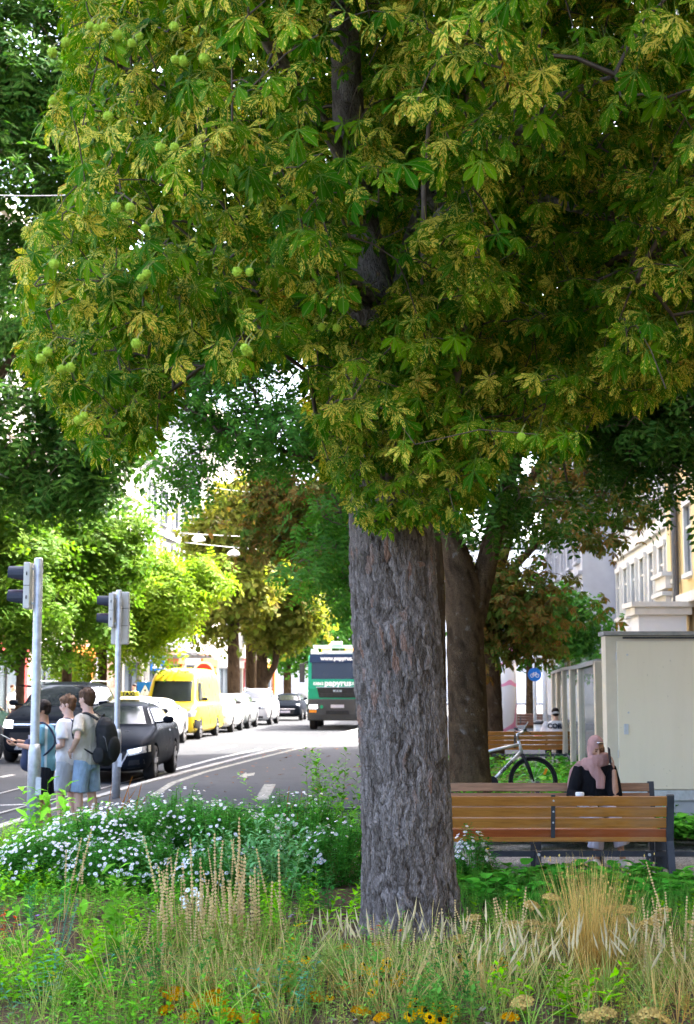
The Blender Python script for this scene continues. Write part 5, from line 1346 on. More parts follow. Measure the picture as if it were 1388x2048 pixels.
# middle boy
b2, S2, h2 = boy('boy in a white T-shirt and pale grey shorts standing between two other boys', ground_at(138, 18.0), R(-105), 1.585, SK2,
    cloth('shirt_white', (0.74, 0.73, 0.74)), cloth('shorts_pale', (0.42, 0.45, 0.48)), hairmat('hair_chestnut', (0.095, 0.05, 0.026)), 'straight',
    ((.14, .02, .63), (.09, -.10, .60)), ((-.14, .02, .63), (-.13, -.06, .50)), yaw=R(14), pitch=R(8), handL=((-.2, -.6, -.4), (-1, .3, 0), .5, 1), handR=((0, -.3, -1), (1, 0, 0), .4, -1))
st2 = thing('backpack', 'dark school bag on the back of the boy in the white shirt', 'backpack', tuple(b2.location), R(-105))
m = MB(); m.ell((-.02, .22, 1.05), (.13, .09, .2)); blob('pouch', m, M_sling, st2, .012, 3)
strap(st2, [(.07, .17, 1.23), (.09, .02, 1.31), (.095, -.10, 1.25), (.10, -.135, 1.10), (.13, -.05, .98), (.09, .16, .93)], .05)
# tall boy with the backpack
b3, S3, h3 = boy('tallest boy in a beige T-shirt and long denim shorts with hand on hip', ground_at(176, 17.5), R(-112), 1.665, SK2,
    cloth('shirt_beige', (0.46, 0.42, 0.35)), cloth('shorts_denim', (0.24, 0.33, 0.43), .2), HBr, 'straight',
    ((.205, .05, .665), (.115, -.055, .565)), ((-.14, .0, .63), (-.12, -.07, .52)), yaw=R(-8), pitch=R(2), handL=((-.5, -.6, -.35), (-1, .2, 0), .5, 1), handR=((0, -.3, -1), (1, 0, 0), .4, -1))
M_bp = mat('backpack_black', (0.016, 0.017, 0.018), .75, var=.3, scale=20, bump=.4, bscale=150)
bp = thing('backpack', 'bulky black backpack on the tallest boy', 'backpack', tuple(b3.location), R(-112))
m = MB(); m.ell((0.0, .27, 1.06), (.165, .115, .265)); m.ell((0, .23, 1.18), (.15, .09, .17)); m.ell((0, .25, .92), (.16, .11, .16)); body_ = blob('main_compartment', m, M_bp, bp, .012, 3)
m = MB(); m.ell((0.0, .36, .98), (.125, .055, .15)); blob('front_pocket', m, M_bp, bp, .011, 3)
for sg in (-1, 1):
    m = MB(); m.ell((sg * .155, .25, .90), (.035, .08, .10)); blob('side_pocket', m, M_bp, bp, .011, 2)
    strap(bp, [(sg * .08, .19, 1.31), (sg * .10, .04, 1.385), (sg * .105, -.10, 1.33), (sg * .105, -.135, 1.18), (sg * .14, -.06, 1.04), (sg * .13, .15, .92)], .055, .011, M_bp)
strap(bp, [(-.04, .2, 1.32), (0, .22, 1.37), (.04, .2, 1.32)], .025, .008, M_bp)
MB().tube([(0.13, .20, 1.2), (.145, .33, 1.1), (.13, .36, .95)], .005, 5).build('zip', mat('zip_grey', (.12, .12, .12), .4), bp, True)

# ------------------------------------------------------------------ woman on the far bench (faces -Y)
WY = 14.45
wx = at(1187, 1500, WY).x
wo_ = thing('person', 'woman in pink headscarf and black top on the bench with phone at ear', 'person', (wx, WY, .07), R(4))
wo_.scale = (.88, .97, 1.0)
SKW = skin('warm', (0.42, 0.235, 0.15)); M_scarf = cloth('scarf_pink', (0.40, 0.235, 0.21), .14); M_blk = cloth('top_black', (0.012, 0.012, 0.014))
b = MB(); torso(b, [((0, .02, .44), .17, .12), ((0, .02, .55), .165, .12), ((0, .0, .70), .14, .10), ((0, -.03, .84), .16, .105), ((0, -.05, .93), .15, .085), ((0, -.06, .97), .07, .06), ((0, -.07, 1.01), .05, .05)])
M_, hc_ = head(b, (0.0, -.105, 1.10), .215, R(10), R(16))
b.tube([(0, -.05, .95), (0, -.07, 1.0), (0, -.10, 1.06)], [.06, .055, .055], 10)
for sg in (-1, 1): leg(b, (sg * .09, .0, .47), (sg * (.10), -.43, .49), (sg * .10 + (.06 if sg > 0 else -.02), -.50, .09), .98)
shR = V3(-.165, -.04, .91); elR = V3(-.25, -.06, .66); wrR = V3(-.18, -.30, .60)
shL = V3(.165, -.04, .91); elL = V3(.175, -.22, .64); wrL = V3(.165, -.215, .90)
arm(b, shR, elR, wrR); arm(b, shL, elL, wrL)
hand(b, wrR, (.3, -1, .05), (.6, 0, .3), .17, .9, thumb=-1); hand(b, wrL, (-.12, .02, 1), (-1, .25, 0), .17, .45, .2, 1)
blob('body', b, SKW, wo_, .0075, 3, .18); face_parts(wo_, M_, hc_, .215, HBr)
s = MB(); torso(s, [((0, .02, .46), .20, .145), ((0, .02, .56), .19, .14), ((0, .0, .70), .175, .13), ((0, -.03, .84), .195, .128), ((0, -.05, .925), .175, .10), ((0, -.055, .96), .09, .08)])
s.tube([shR, shR.lerp(elR, .5), elR, elR.lerp(wrR, .6)], [.07, .08, .078, .07], 12); s.tube([shL, shL.lerp(elL, .5), elL + V3(.01, .04, .0)], [.07, .085, .078], 12)
blob('top', s, M_blk, wo_, .010, 4)
s = MB(); hs = .215
for p_, r_ in (((0, .08, .16), (.40, .46, .40)), ((0, .20, -.14), (.38, .33, .42)), ((-.29, .0, -.20), (.11, .24, .40)), ((.29, .0, -.20), (.11, .24, .40)), ((0, -.14, .40), (.28, .20, .11)), ((0, -.12, -.58), (.30, .26, .18))):
    s.ell(M_ @ (Vector(p_) * hs) + hc_, tuple(x * hs for x in r_), (R(16), 0, R(10)), 14, 10)
ring_pts = [V3(.12 * math.cos(a), -.065 + .105 * math.sin(a), .965 + .03 * math.sin(a + 2)) for a in np.linspace(0, 2 * math.pi, 16)]
for dz, r_ in ((0, .04), (-.03, .034), (.03, .036)): s.tube([p + V3(0, 0, dz) for p in ring_pts], r_, 10)
s.tube([(-.08, -.17, .95), (-.03, -.195, .88), (0.02, -.20, .82), (.015, -.20, .72)], [(.05, .03), (.065, .028), (.06, .024), (.05, .018)], 10)
s.tube([(-.15, -.05, .95), (-.20, .06, .86), (-.23, .09, .74), (-.235, .09, .62)], [(.05, .03), (.06, .03), (.05, .025), (.035, .02)], 10)
blob('headscarf', s, M_scarf, wo_, .0085, 3)
s = MB()
for k in range(5):
    u = (k - 1) / 4; s.tube([M_ @ (V3(u * .16, -.36 - .03 * (1 - u * u), .30) * hs) + hc_, M_ @ (V3(u * .22 + .08, -.40, .10) * hs) + hc_, M_ @ (V3(u * .2 + .16, -.34, -.06) * hs) + hc_], [.011, .011, .006], 6)
s.build('hair_fringe', hairmat('hair_light', (0.22, 0.11, 0.05)), wo_, True)
MB().tube([M_ @ (V3(-.14, -.39, .36) * hs) + hc_, M_ @ (V3(.02, -.41, .385) * hs) + hc_, M_ @ (V3(.16, -.385, .36) * hs) + hc_], .008, 6).build('hair_clip', M_chrome, wo_, True)
s = MB(); M_tr = cloth('trousers_lilac', (0.44, 0.40, 0.43))
torso(s, [((0, .02, .44), .185, .14), ((0, .0, .50), .18, .13)])
for sg in (-1, 1):
    s.tube([(sg * .09, .02, .49), (sg * .10, -.22, .505), (sg * .10, -.43, .49), (sg * .10, -.47, .42), (sg * .105 + (.04 if sg > 0 else -.01), -.49, .27), (sg * .11 + (.05 if sg > 0 else -.02), -.495, .19 if sg < 0 else .22)], [.10, .092, .08, .076, .082, .088], 12)
blob('trousers', s, M_tr, wo_, .011, 4)
for sg, dx in ((-1, -.02), (1, .06)):
    s = MB(); ax = sg * .10 + dx; s.tube([(ax, -.45, .055), (ax, -.50, .065), (ax + sg * .02, -.60, .05), (ax + sg * .035, -.69, .04)], [(.036, .036), (.042, .048), (.044, .036), (.03, .022)], 12)
    sh_ = blob('shoe', s, mat('shoe_cream', (.62, .58, .48), .6), wo_, .008, 3)
    m = MB(); m.tube([(ax, -.42, .014), (ax, -.5, .014), (ax + sg * .02, -.60, .014), (ax + sg * .036, -.70, .014)], [(.012, .036), (.014, .044), (.014, .046), (.012, .03)], 10); m.build('sole', mat('sole_tan', (.4, .27, .14), .7), sh_, True)
pw = thing('phone', 'dark phone pressed to the ear of the woman in the headscarf', 'phone', tuple(Vector((wx, WY, .07)) + V3(.118, -.205, 1.03)), 0)
MB().box((0, 0, 0), (.012, .075, .15), (R(10), R(-6), 0)).build('case', M_black, pw, bevel=.003)
cup = thing('paper_cup', 'white paper cup held on the lap of the woman in the headscarf', 'cup', tuple(Vector((wx, WY, .07)) + V3(-.205, -.42, .575)), 0)
MB().lathe([(.028, 0), (.040, .105), (.042, .108), (.042, .115), (.038, .115), (.03, .01)], 18).build('cup_wall', mat('paper_white', (.80, .80, .78), .7, var=.03), cup, True)
MB().lathe([(.041, .112), (.041, .125), (.036, .129)], 18).build('lid', mat('lid_white', (.78, .78, .77), .4, var=.03), cup, True)

# ------------------------------------------------------------------ man on the middle bench (back to us)
my_ = 32.0; mx_ = at(1113, 1450, my_).x
mn = thing('person', 'man in a white T-shirt with dark lettering sitting on the middle bench', 'person', (mx_, my_, .07), R(180))
b = MB(); torso(b, [((0, .0, .44), .17, .12), ((0, .0, .60), .16, .11), ((0, -.03, .80), .18, .11), ((0, -.06, .93), .17, .09), ((0, -.07, .97), .07, .06)])
M_, hc_ = head(b, (0, -.15, 1.10), .23, 0, R(28)); b.tube([(0, -.06, .94), (0, -.13, 1.04)], [.06, .055], 10)
for sg in (-1, 1):
    arm(b, (sg * .2, -.05, .91), (sg * .27, -.10, .66), (sg * .15, -.33, .62)); leg(b, (sg * .1, 0, .47), (sg * .12, -.44, .5), (sg * .12, -.46, .08)); hand(b, V3(sg * .15, -.33, .62), (-sg * .5, -1, 0), (0, 0, -1), .18, .5, .1, sg)
    b.tube([(sg * .12, -.42, .05), (sg * .12, -.62, .035)], [.045, .03], 8)
blob('body', b, SK2, mn, .014, 3); face_parts(mn, M_, hc_, .23, HB)
s = MB(); torso(s, [((0, .0, .42), .20, .15), ((0, .0, .60), .19, .14), ((0, -.03, .80), .215, .14), ((0, -.06, .92), .20, .11), ((0, -.07, .965), .10, .08)])
for sg in (-1, 1): s.tube([(sg * .17, -.05, .92), (sg * .22, -.06, .86), (sg * .265, -.09, .72)], [.075, .08, .085], 10)
sh_ = blob('shirt', s, cloth('shirt_white', (1, 1, 1)), mn, .014, 3)
text('shirt_lettering', 'CORO', .14, mat('ink_navy', (.02, .025, .05), .7), sh_, (0, .125, .85), rot=(R(90), 0, R(180)), ext=.012, bold=.006, sx=1.0)
s = MB(); s.ell(M_ @ V3(0, .03, .05) + hc_, (.085, .10, .085), (R(28), 0, 0)); s.ell(M_ @ V3(0, .06, -.01) + hc_, (.08, .06, .07)); blob('hair', s, HB, mn, .012, 2)
s = MB(); s.tube([M_ @ V3(.084 * math.cos(a), .02 + .105 * math.sin(a), -.02) + hc_ for a in np.linspace(-.3, math.pi + .3, 12)], [(.008, .022)] * 12, 8); s.build('cap_band', mat('cap_grey', (.5, .5, .5), .8), mn, True)
s = MB()
for sg in (-1, 1): s.tube([(sg * .1, .02, .49), (sg * .12, -.44, .5), (sg * .12, -.47, .12)], [.10, .08, .075], 10)
blob('trousers', s, cloth('trousers_dark', (.03, .032, .04)), mn, .016, 3)
# ------------------------------------------------------------------ far pedestrians
def walker(label, px, d, shirt, hair, H=1.75, rz=0):
    t = thing('person', label, 'person', (at(px, 1400, d).x, d, .09), rz, 'people on the far pavement')
    b = MB(); h = H
    torso(b, [((0, 0, .475 * h), .085 * h, .062 * h), ((0, 0, .6 * h), .08 * h, .055 * h), ((0, 0, .75 * h), .105 * h, .065 * h), ((0, 0, .81 * h), .09 * h, .05 * h), ((0, 0, .85 * h), .036 * h, .036 * h)])
    M1, c1 = head(b, (0, -.01, .93 * h), .135 * h); b.tube([(0, 0, .82 * h), (0, 0, .9 * h)], .036 * h, 8)
    for sg in (-1, 1):
        leg(b, (sg * .05 * h, 0, .49 * h), (sg * .055 * h, -.02, .27 * h), (sg * .055 * h, .06 * sg, .04 * h)); arm(b, (sg * .11 * h, 0, .80 * h), (sg * .14 * h, .02, .63 * h), (sg * .135 * h, -.08, .49 * h)); hand(b, V3(sg * .135 * h, -.08, .49 * h), (0, -.2, -1), (-sg, 0, 0), .17, .4, .1, sg)
        b.tube([(sg * .055 * h, .06 * sg + .03, .03 * h), (sg * .055 * h, .06 * sg - .16, .02 * h)], [.045, .03], 8)
    blob('body', b, SK2, t, .016, 2); face_parts(t, M1, c1, .135 * h, hair)
    s = MB(); torso(s, [((0, 0, .50 * h), .105 * h, .08 * h), ((0, 0, .62 * h), .098 * h, .075 * h), ((0, 0, .75 * h), .122 * h, .082 * h), ((0, 0, .82 * h), .085 * h, .06 * h)])
    for sg in (-1, 1): s.tube([(sg * .1 * h, 0, .80 * h), (sg * .135 * h, .015, .67 * h)], [.065, .07], 10)
    blob('shirt', s, shirt, t, .016, 3)
    s = MB(); torso(s, [((0, 0, .46 * h), .10 * h, .075 * h), ((0, 0, .53 * h), .10 * h, .075 * h)])
    for sg in (-1, 1): s.tube([(sg * .052 * h, 0, .48 * h), (sg * .056 * h, -.02, .27 * h), (sg * .056 * h, .06 * sg, .06 * h)], [.1, .08, .06], 10)
    blob('trousers', s, cloth('trousers_dark', (1, 1, 1)), t, .016, 3)
    s = MB(); s.ell((0, .01, .96 * h), (.05 * h, .06 * h, .045 * h)); blob('hair', s, hair, t, .014, 1)
    return t
walker('pedestrian in a dark blue shirt by the shop windows', 268, 60, cloth('shirt_navy', (.03, .035, .13)), HB, 1.78, R(-60))
walker('pedestrian in a white shirt at the shop front beyond the trees', 25, 56, cloth('shirt_white', (1, 1, 1)), HBr, 1.74, R(60))
cab_person('truck driver in an orange vest behind the windscreen', -.55, mat('vest_orange', (.80, .22, .03), .7))
cab_person('truck passenger in dark clothes behind the windscreen', .62, cloth('shirt_dark', (.06, .06, .07)))
# ================================================================== BENCHES
def wood(name, c):
    if name in MATS: return MATS[name]
    t = NT(name); co = t.coord('Object', (1.2, 14, 14)); n = t.noise(co, 3.0, 5.0, .65); oi = t.n('ShaderNodeObjectInfo').outputs['Random']
    cc = t.mix(t.ramp(n, [(.3, 0.0), (.7, 1.0)]), tuple(x * .58 for x in c), tuple(x * 1.3 for x in c))
    gr_ = t.noise(t.coord('Object', (.8, 3, 3)), 2.4, 5.0, .7); cc = t.mix(t.ramp(gr_, [(.5, 0.0), (.75, .5)]), cc, (.24, .19, .14))
    cc = t.mix(t.math('MULTIPLY', oi, .55), cc, (c[0] * .95, c[1] * .72, c[2] * .6))
    MATS[name] = t.done(t.principled(cc, .5, 0, .12, t.bump(n, .25, .004))); return MATS[name]
M_wood = wood('bench_wood', (0.36, 0.155, 0.03)); M_woodr = wood('bench_wood_red', (0.27, 0.075, 0.02)); M_woodw = wood('bench_wood_weathered', (0.33, 0.19, 0.11)); M_wooddk = wood('bench_wood_dark', (0.16, 0.075, 0.05))
M_steel = mat('bench_steel', (0.05, 0.054, 0.062), 0.5, 0.3, var=.15, scale=8)
M_bolt = mat('bolt_zinc', (.45, .45, .46), .35, .9)
def bench(label, loc, rz, L, wm, plate=False, low=None, nb=4):
    """origin under the centre; back towards -Y, seat towards +Y"""
    t = thing('park_bench', label, 'bench', loc, rz, 'wooden park benches')
    for i in range(nb):       # backrest boards
        z = .43 + .094 * i * 4 / nb; y = -.02 - .012 * (i - 1) * 2
        mm = (low if (low and i == 0) else wm)
        o = MB().box((0, 0, 0), (L, .035, .080 * 4 / nb)).build('back_board', mm, t, bevel=.006); o.location = (0, y - .028, z); o.rotation_euler = (R(8), 0, 0)
    for i in range(4):
        o = MB().box((0, 0, 0), (L, .098, .035)).build('seat_board', wm, t, bevel=.006); o.location = (0, .04 + .112 * i, .425)
    o = MB().box((0, 0, 0), (L, .03, .04)).build('rear_rail', wm, t, bevel=.005); o.location = (0, -.035, .385)
    for sx in (-1, 0, 1):
        x = sx * (L / 2 + .02) if sx else 0.03
        m = MB()
        if sx == 0:
            m.bar((x, -.055, .40), (x, -.112, .765), .035, .012, up=(0, 1, 0)); o = m.build('centre_strap', M_steel, t)
            for i in range(nb): MB().tube([(x, -.055 - .012 * (i - 1) * 2 - .024, .435 + .094 * i * 4 / nb), (x, -.055 - .012 * (i - 1) * 2 - .034, .435 + .094 * i * 4 / nb)], .008, 8).build('bolt', M_bolt, o)
            m = MB(); m.bar((x, -.03, .405), (x, .45, .405), .04, .02); m.build('seat_bracket', M_steel, t)
        else:
            m.bar((x, -.04, .36), (x, -.115, .765), .06, .04, up=(0, 1, 0)); m.build('back_post', M_steel, t)
            m = MB(); m.bar((x, -.02, .39), (x, .48, .39), .05, .04); m.build('side_rail', M_steel, t)
            m = MB(); m.bar((x, -.03, .40), (x, -.135, 0), .06, .05, up=(0, 1, 0)); m.build('leg', M_steel, t)
            m = MB(); m.bar((x, .44, .40), (x, .44, 0), .06, .05, up=(0, 1, 0)); m.build('leg', M_steel, t)
    if plate:
        for px_ in (-.49, .12): 
            m = MB(); m.box((px_, .40, .2), (.10 if px_ > 0 else .045, .03, .40)); m.build('leg_plate', M_steel, t, bevel=.004)
    return t
f0 = at(862, 1600, 12.92); f1 = at(1332, 1600, 12.92)
bench('honey-coloured slatted bench seen from behind next to the big chestnut trunk', ((f0.x + f1.x) / 2, 12.95, .07), 0, f1.x - f0.x, M_wood, low=M_woodr)
g1 = at(1294, 1575, 14.7).x
bench('weathered slatted bench on which the woman in the headscarf sits', (g1 - 1.05, 14.52, .07), R(180), 2.1, M_woodw, plate=True)
h0 = at(972 - 60, 1480, 31.5).x; h1 = at(1142, 1480, 31.5).x
bench('orange slatted bench behind the bicycle where the man sits', ((h0 + h1) / 2, 31.6, .07), 0, h1 - h0, M_wood)
h0 = at(985, 1430, 52).x; h1 = at(1092, 1430, 52).x
bench('dark brown slatted bench farthest back near the shelter', ((h0 + h1) / 2, 52, .07), 0, h1 - h0, M_wooddk)
# low tubular rails round the beds
def low_rail(label, a, b, n, h=.235):
    t = thing('low_rail', label, 'rail', (0, 0, .07), 0, 'low steel bed rails'); a = Vector(a); b = Vector(b)
    MB().bar(a + V3(0, 0, h), b + V3(0, 0, h), .045, .05).build('top_rail', M_steel, t, bevel=.006)
    for i in range(n):
        p = a.lerp(b, (i + .5) / n); o = MB().bar(p + V3(0, -.05, 0), p + V3(0, -.05, h + .026), .045, .04, up=(0, 1, 0)).build('post', M_steel, t)
        MB().tube([p + V3(0, -.072, h), p + V3(0, -.082, h)], .013, 8).build('bolt', M_bolt, o)
pa = at(960, 1722, 13.2); pb = at(1500, 1722, 13.2); stp = at(1295, 1722, 13.2).x - at(1075, 1722, 13.2).x
x0 = at(1075, 1722, 13.2).x - stp / 2
low_rail('low dark steel rail in front of the honey-coloured bench', (x0, 13.18, 0), (x0 + stp * 3, 13.18, 0), 3)
low_rail('low dark steel rail along the bike path side of the aster bed', (at(395, 1605, 18).x, 18.0, 0), (at(730, 1605, 18).x, 18.0, 0), 3, .22)
low_rail('low dark steel rail under the bicycle wheel', (at(975, 1575, 21.2).x, 21.2, 0), (at(1180, 1575, 21.2).x, 21.2, 0), 2, .3)
low_rail('low dark steel rail under the middle orange bench', (at(985, 1525, 30.6).x, 30.6, 0), (at(1150, 1525, 30.6).x, 30.6, 0), 2, .3)
low_rail('low dark steel rail below the kiosk wall', (at(1345, 1670, 17.0).x, 17.0, 0), (at(1480, 1670, 17.0).x, 17.0, 0), 2, .12)

# ================================================================== BICYCLE
by_ = 21.6
wc = at(1066, 1553, by_); bz0 = .07
bk = thing('bicycle', 'silver mountain bike leaning by the forked ash', 'bicycle', (wc.x, by_, bz0), R(8))
r = .335
def bwheel(x, yaw):
    w = MB(); n = 36
    w.tube([V3(r * math.cos(a), 0, r * math.sin(a)) for a in np.linspace(0, 2 * math.pi, n + 1)], .024, 8, False); o = w.build('wheel', M_tyre, bk, True); o.location = (x, 0, r + .0); o.rotation_euler = (0, 0, yaw)
    w = MB(); w.tube([V3((r - .035) * math.cos(a), 0, (r - .035) * math.sin(a)) for a in np.linspace(0, 2 * math.pi, n + 1)], .012, 6, False); w.build('rim', mat('rim_black', (.03, .03, .03), .4), o, True)
    w = MB()
    for k in range(18):
        a = 2 * math.pi * k / 18; w.bar((0, .015 * (-1) ** k, 0), ((r - .04) * math.cos(a), 0, (r - .04) * math.sin(a)), .003, .003)
    w.tube([(0, -.05, 0), (0, .05, 0)], .022, 10); w.build('spokes', M_rim, o)
    return o
fw = bwheel(0, R(-6)); bwheel(-1.05, 0)
MB().box((.18, -.02, .47), (.035, .012, .09), (0, R(25), 0)).build('reflector', emit('reflector_orange', (0, 0, 0), 0, (.85, .3, .02)), bk)
M_bike_p = mat('bike_silver', (.55, .55, .54), .35, .4, var=.1)
hd = V3(-.20, 0, .88); hd2 = V3(-.165, 0, .76); bb = V3(-.62, 0, .32); st_ = V3(-.78, 0, .82); ra = V3(-1.05, 0, r)
fr = MB(); fr.tube([hd + V3(.005, 0, -.02), st_ + V3(.02, 0, -.08)], .021, 10); fr.tube([hd2, bb], .026, 10); fr.tube([bb, st_], .018, 10); fr.tube([st_ + V3(.01, 0, -.06), ra], .011, 8); fr.tube([bb, ra], .012, 8); fr.tube([hd + V3(-.008, 0, .03), hd2 + V3(.01, 0, -.04)], .024, 10)
fr.build('frame', M_bike_p, bk, True)
text('frame_lettering', 'GENESIS', .06, M_black, bk, tuple((hd2 + bb) / 2 + V3(0, -.0275, 0)), rot=(R(90), R(-44), 0), bold=.002, sx=1.1)
fk = MB()
for sg in (-1, 1): fk.tube([hd2 + V3(.012, sg * .045, -.05), V3(-.06, sg * .05, .52), V3(0, sg * .05, r)], [.02, .018, .012], 8)
fk.tube([hd2 + V3(.01, -.05, -.05), hd2 + V3(.01, .05, -.05)], .022, 8); fk.build('fork', M_black, bk, True)
hb = MB(); hb.tube([hd + V3(-.01, 0, .03), hd + V3(-.03, 0, .12), hd + V3(.07, 0, .16)], .018, 8); hb.tube([hd + V3(.02, -.30, .20), hd + V3(.07, -.1, .17), hd + V3(.07, .1, .17), hd + V3(.02, .30, .20)], .012, 8); o = hb.build('handlebar', M_rim, bk, True)
for sg in (-1, 1): MB().tube([hd + V3(.03, sg * .2, .188), hd + V3(.02, sg * .31, .2)], .017, 8).build('grip', M_black, o, True); MB().tube([hd + V3(.06, sg * .17, .18), hd + V3(.12, sg * .24, .14)], .008, 6).build('brake_lever', M_black, o, True)
ms = MB(); ms.bar(hd + V3(.03, -.1, .17), hd + V3(.10, -.13, .30), .04, .012); ms.build('phone_mount', M_rim, o)
ms = MB(); ms.tube([st_ + V3(0, 0, -.06), st_ + V3(-.03, 0, .12)], .014, 8); ms.build('seat_post', M_rim, bk, True); ms = MB(); ms.ell(st_ + V3(-.04, 0, .15), (.14, .065, .035)); ms.ell(st_ + V3(-.11, 0, .155), (.07, .085, .035)); blob('saddle', ms, M_black, bk, .008, 3)
ms = MB(); ms.tube([bb + V3(0, -.045, 0), bb + V3(0, -.05, 0)], .095, 24); ms.bar(bb + V3(0, -.06, 0), bb + V3(.06, -.06, -.16), .02, .012); ms.bar(bb + V3(0, .06, 0), bb + V3(-.06, .06, .16), .02, .012); ms.box(bb + V3(.06, -.1, -.17), (.09, .07, .02)); ms.box(bb + V3(-.06, .1, .17), (.09, .07, .02)); ms.build('crankset', M_black, bk)

# ================================================================== SIGNAL POLES
M_galv = mat('galvanised_steel', (.42, .44, .46), .45, .5, var=.2, scale=14, bump=.1, bscale=40)
M_beige = mat('signal_beige', (.50, .48, .42), .5, var=.06)
M_visor = mat('visor_black', (.03, .034, .045), .35, var=.2)
def visor(mb, c, L, r):
    n = 14; rr = []
    for k, (xx, cut) in enumerate(((0, 0), (-L, 1))):
        ring_ = [Vector((c[0] + xx, c[1] + r * math.cos(a), c[2] + r * math.sin(a))) for a in np.linspace(R(-50 + cut * 25), R(230 - cut * 25), n)]
        rr.append(ring_)
    mb.loft(rr, False, False); inner = [[Vector((v.x, c[1] + (v.y - c[1]) * .95, c[2] + (v.z - c[2]) * .95)) for v in q] for q in rr]; mb.loft(inner, False, False)
def signal_pole(label, d, pxb, pxt, ytop, r0, head_z, dx, vehicle=False, rz=0.0, ysl=1.05):
    b = at(pxb, 1640, d); top = at(pxt, ytop, d); H = top.z - .06
    t = thing('signal_pole', label, 'traffic light', (b.x, d, .06), 0, 'pedestrian signal poles')
    lean = (top.x - b.x) * 0.25
    MB().tube([(0, 0, 0), (lean * .4, 0, ysl), (lean, 0, H - .01), (lean, 0, H)], [r0, r0, r0 * .98, r0 * .8], 20).build('pole', M_galv, t, True)
    MB().lathe([(r0 * 1.42, 0), (r0 * 1.42, ysl - .12), (r0 * 1.38, ysl - .08), (r0 * 1.02, ysl)], 20).build('sleeve', M_galv, t, True)
    MB().box((r0 * 1.2, -r0 * 1.15, ysl * .55), (.06, .02, .2)).build('service_hatch', M_galv, t)
    hx = lean - r0 - .055
    hd_ = MB().box((hx, 0, head_z), (.075, .26, .53)).build('signal_head', M_beige, t, bevel=.012)
    for k, z in enumerate((head_z + .135, head_z - .135)):
        m = MB(); visor(m, (hx - .038, 0, z), .19, .095); m.build('visor', M_visor, hd_)
        MB().ell((hx - .04, 0, z), (.02, .088, .088)).build('lens', emit('lens_red', (1, .02, .02), 1.5, (.4, .01, .01)) if k == 0 else mat('lens_green_off', (.01, .06, .04), .2), hd_, True)
        MB().box((hx, -.133, z + .0), (.012, .008, .04)).build('latch', M_black, hd_)
    MB().box((hx, -.1315, head_z), (.074, .003, .006)).build('seam', M_black, hd_)
    for z in (head_z + .2, head_z - .2): MB().bar((hx, 0, z), (lean, 0, z), .05, .03).build('bracket', M_galv, t)
    if vehicle:
        vb = MB().box((lean + .0, .20, head_z - .11), (.27, .14, .82)).build('vehicle_signal', M_beige, t, bevel=.02)
        for z in (.15, -.12): MB().box((lean, .128, head_z - .11 + z), (.27, .004, .007)).build('seam', M_black, vb)
        for z in (.28, -.28): MB().bar((lean, .0, head_z - .11 + z), (lean, .16, head_z - .11 + z), .05, .03).build('bracket', M_galv, t)
        for z in (.27, 0, -.27):
            m = MB(); q = MB(); visor(q, (0, 0, 0), .18, .1); m.add([(v.y + lean, -v.x + .27, v.z + head_z - .11 + z) for v in [Vector(a) for a in q.v]], q.f); m.build('visor', M_visor, vb)
    return t
signal_pole('tall galvanised pole with two hooded pedestrian lamps beside the boy with the phone', 17.0, 66, 74, 1116, .052, at(62, 1172, 17).z - .06, 0, False)
signal_pole('galvanised pole with pedestrian lamps and a beige signal box beside the black estate car', 23.0, 231, 235, 1180, .046, at(230, 1221, 23).z - .06, 0, True)

# ================================================================== KIOSK AND SHELTER
kd = 17.4; kx0 = at(1213, 1400, kd).x; M_pan = mat('kiosk_panel', (.66, .57, .43), .36, .0, var=.05, scale=1.0, spec=.6); M_panf = mat('kiosk_frame', (.55, .48, .37), .45, .1, var=.06); M_cap = mat('kiosk_cap', (.25, .24, .22), .7, var=.2, scale=12); M_base = mat('kiosk_base', (.40, .41, .42), .55, .1, var=.08)
t = NT('kiosk_panel_worn'); co = t.coord('Object', (3, 3, .35)); st = t.noise(co, 1.3, 6.0, .75); bl_ = t.noise(t.coord('Object'), .9, 3.0); sp = t.noise(t.coord('Object'), 26.0, 3.0)
cc = t.mix(t.ramp(st, [(.5, 0.0), (.8, .3)]), (.68, .59, .44), (.52, .44, .32)); cc = t.mix(t.ramp(bl_, [(.4, 0.0), (.7, .3)]), cc, (.72, .66, .54)); cc = t.mix(t.ramp(sp, [(.70, 0.0), (.74, .5)]), cc, (.30, .25, .18))
M_pan = t.done(t.principled(cc, t.math('MULTIPLY_ADD', st, .25, .25), 0.0, .25))
zt_ = at(1300, 1272, kd).z; zp = at(1300, 1580, kd).z; zq = at(1300, 1601, kd).z
ks = thing('kiosk', 'pale beige metal kiosk wall with flat grey cap beside the benches', 'kiosk', (kx0, kd, 0.064), 0)
m = MB(); m.box((2.5, .14, (zt_ + zp) / 2 - .064), (5.0, .28, zt_ - zp)); m.build('shell', M_panf, ks)
dx0 = at(1235, 1400, kd).x - kx0
for i in range(2):
    MB().box((dx0 + 1.0 + i * 2.03, -.012, (zt_ + zp) / 2 - .09), (2.0, .03, zt_ - zp - .07)).build('wall_panel', M_pan, ks, bevel=.004)
for z in (2.05, 1.1): 
    pass
MB().box((dx0 - .01, -.03, zp + .35), (.012, .012, .09)).build('hinge', M_rim, ks); MB().box((dx0 - .01, -.03, zt_ - .3), (.012, .012, .09)).build('hinge', M_rim, ks)
for xx in (dx0 + .12, dx0 + 1.0, dx0 + 1.88, dx0 + 2.2, dx0 + 3.0):
    for zz in (zp + .05, (zp + zt_) / 2, zt_ - .22): MB().tube([(xx, -.027, zz - .064), (xx, -.031, zz - .064)], .012, 8).build('rivet', M_rim, ks)
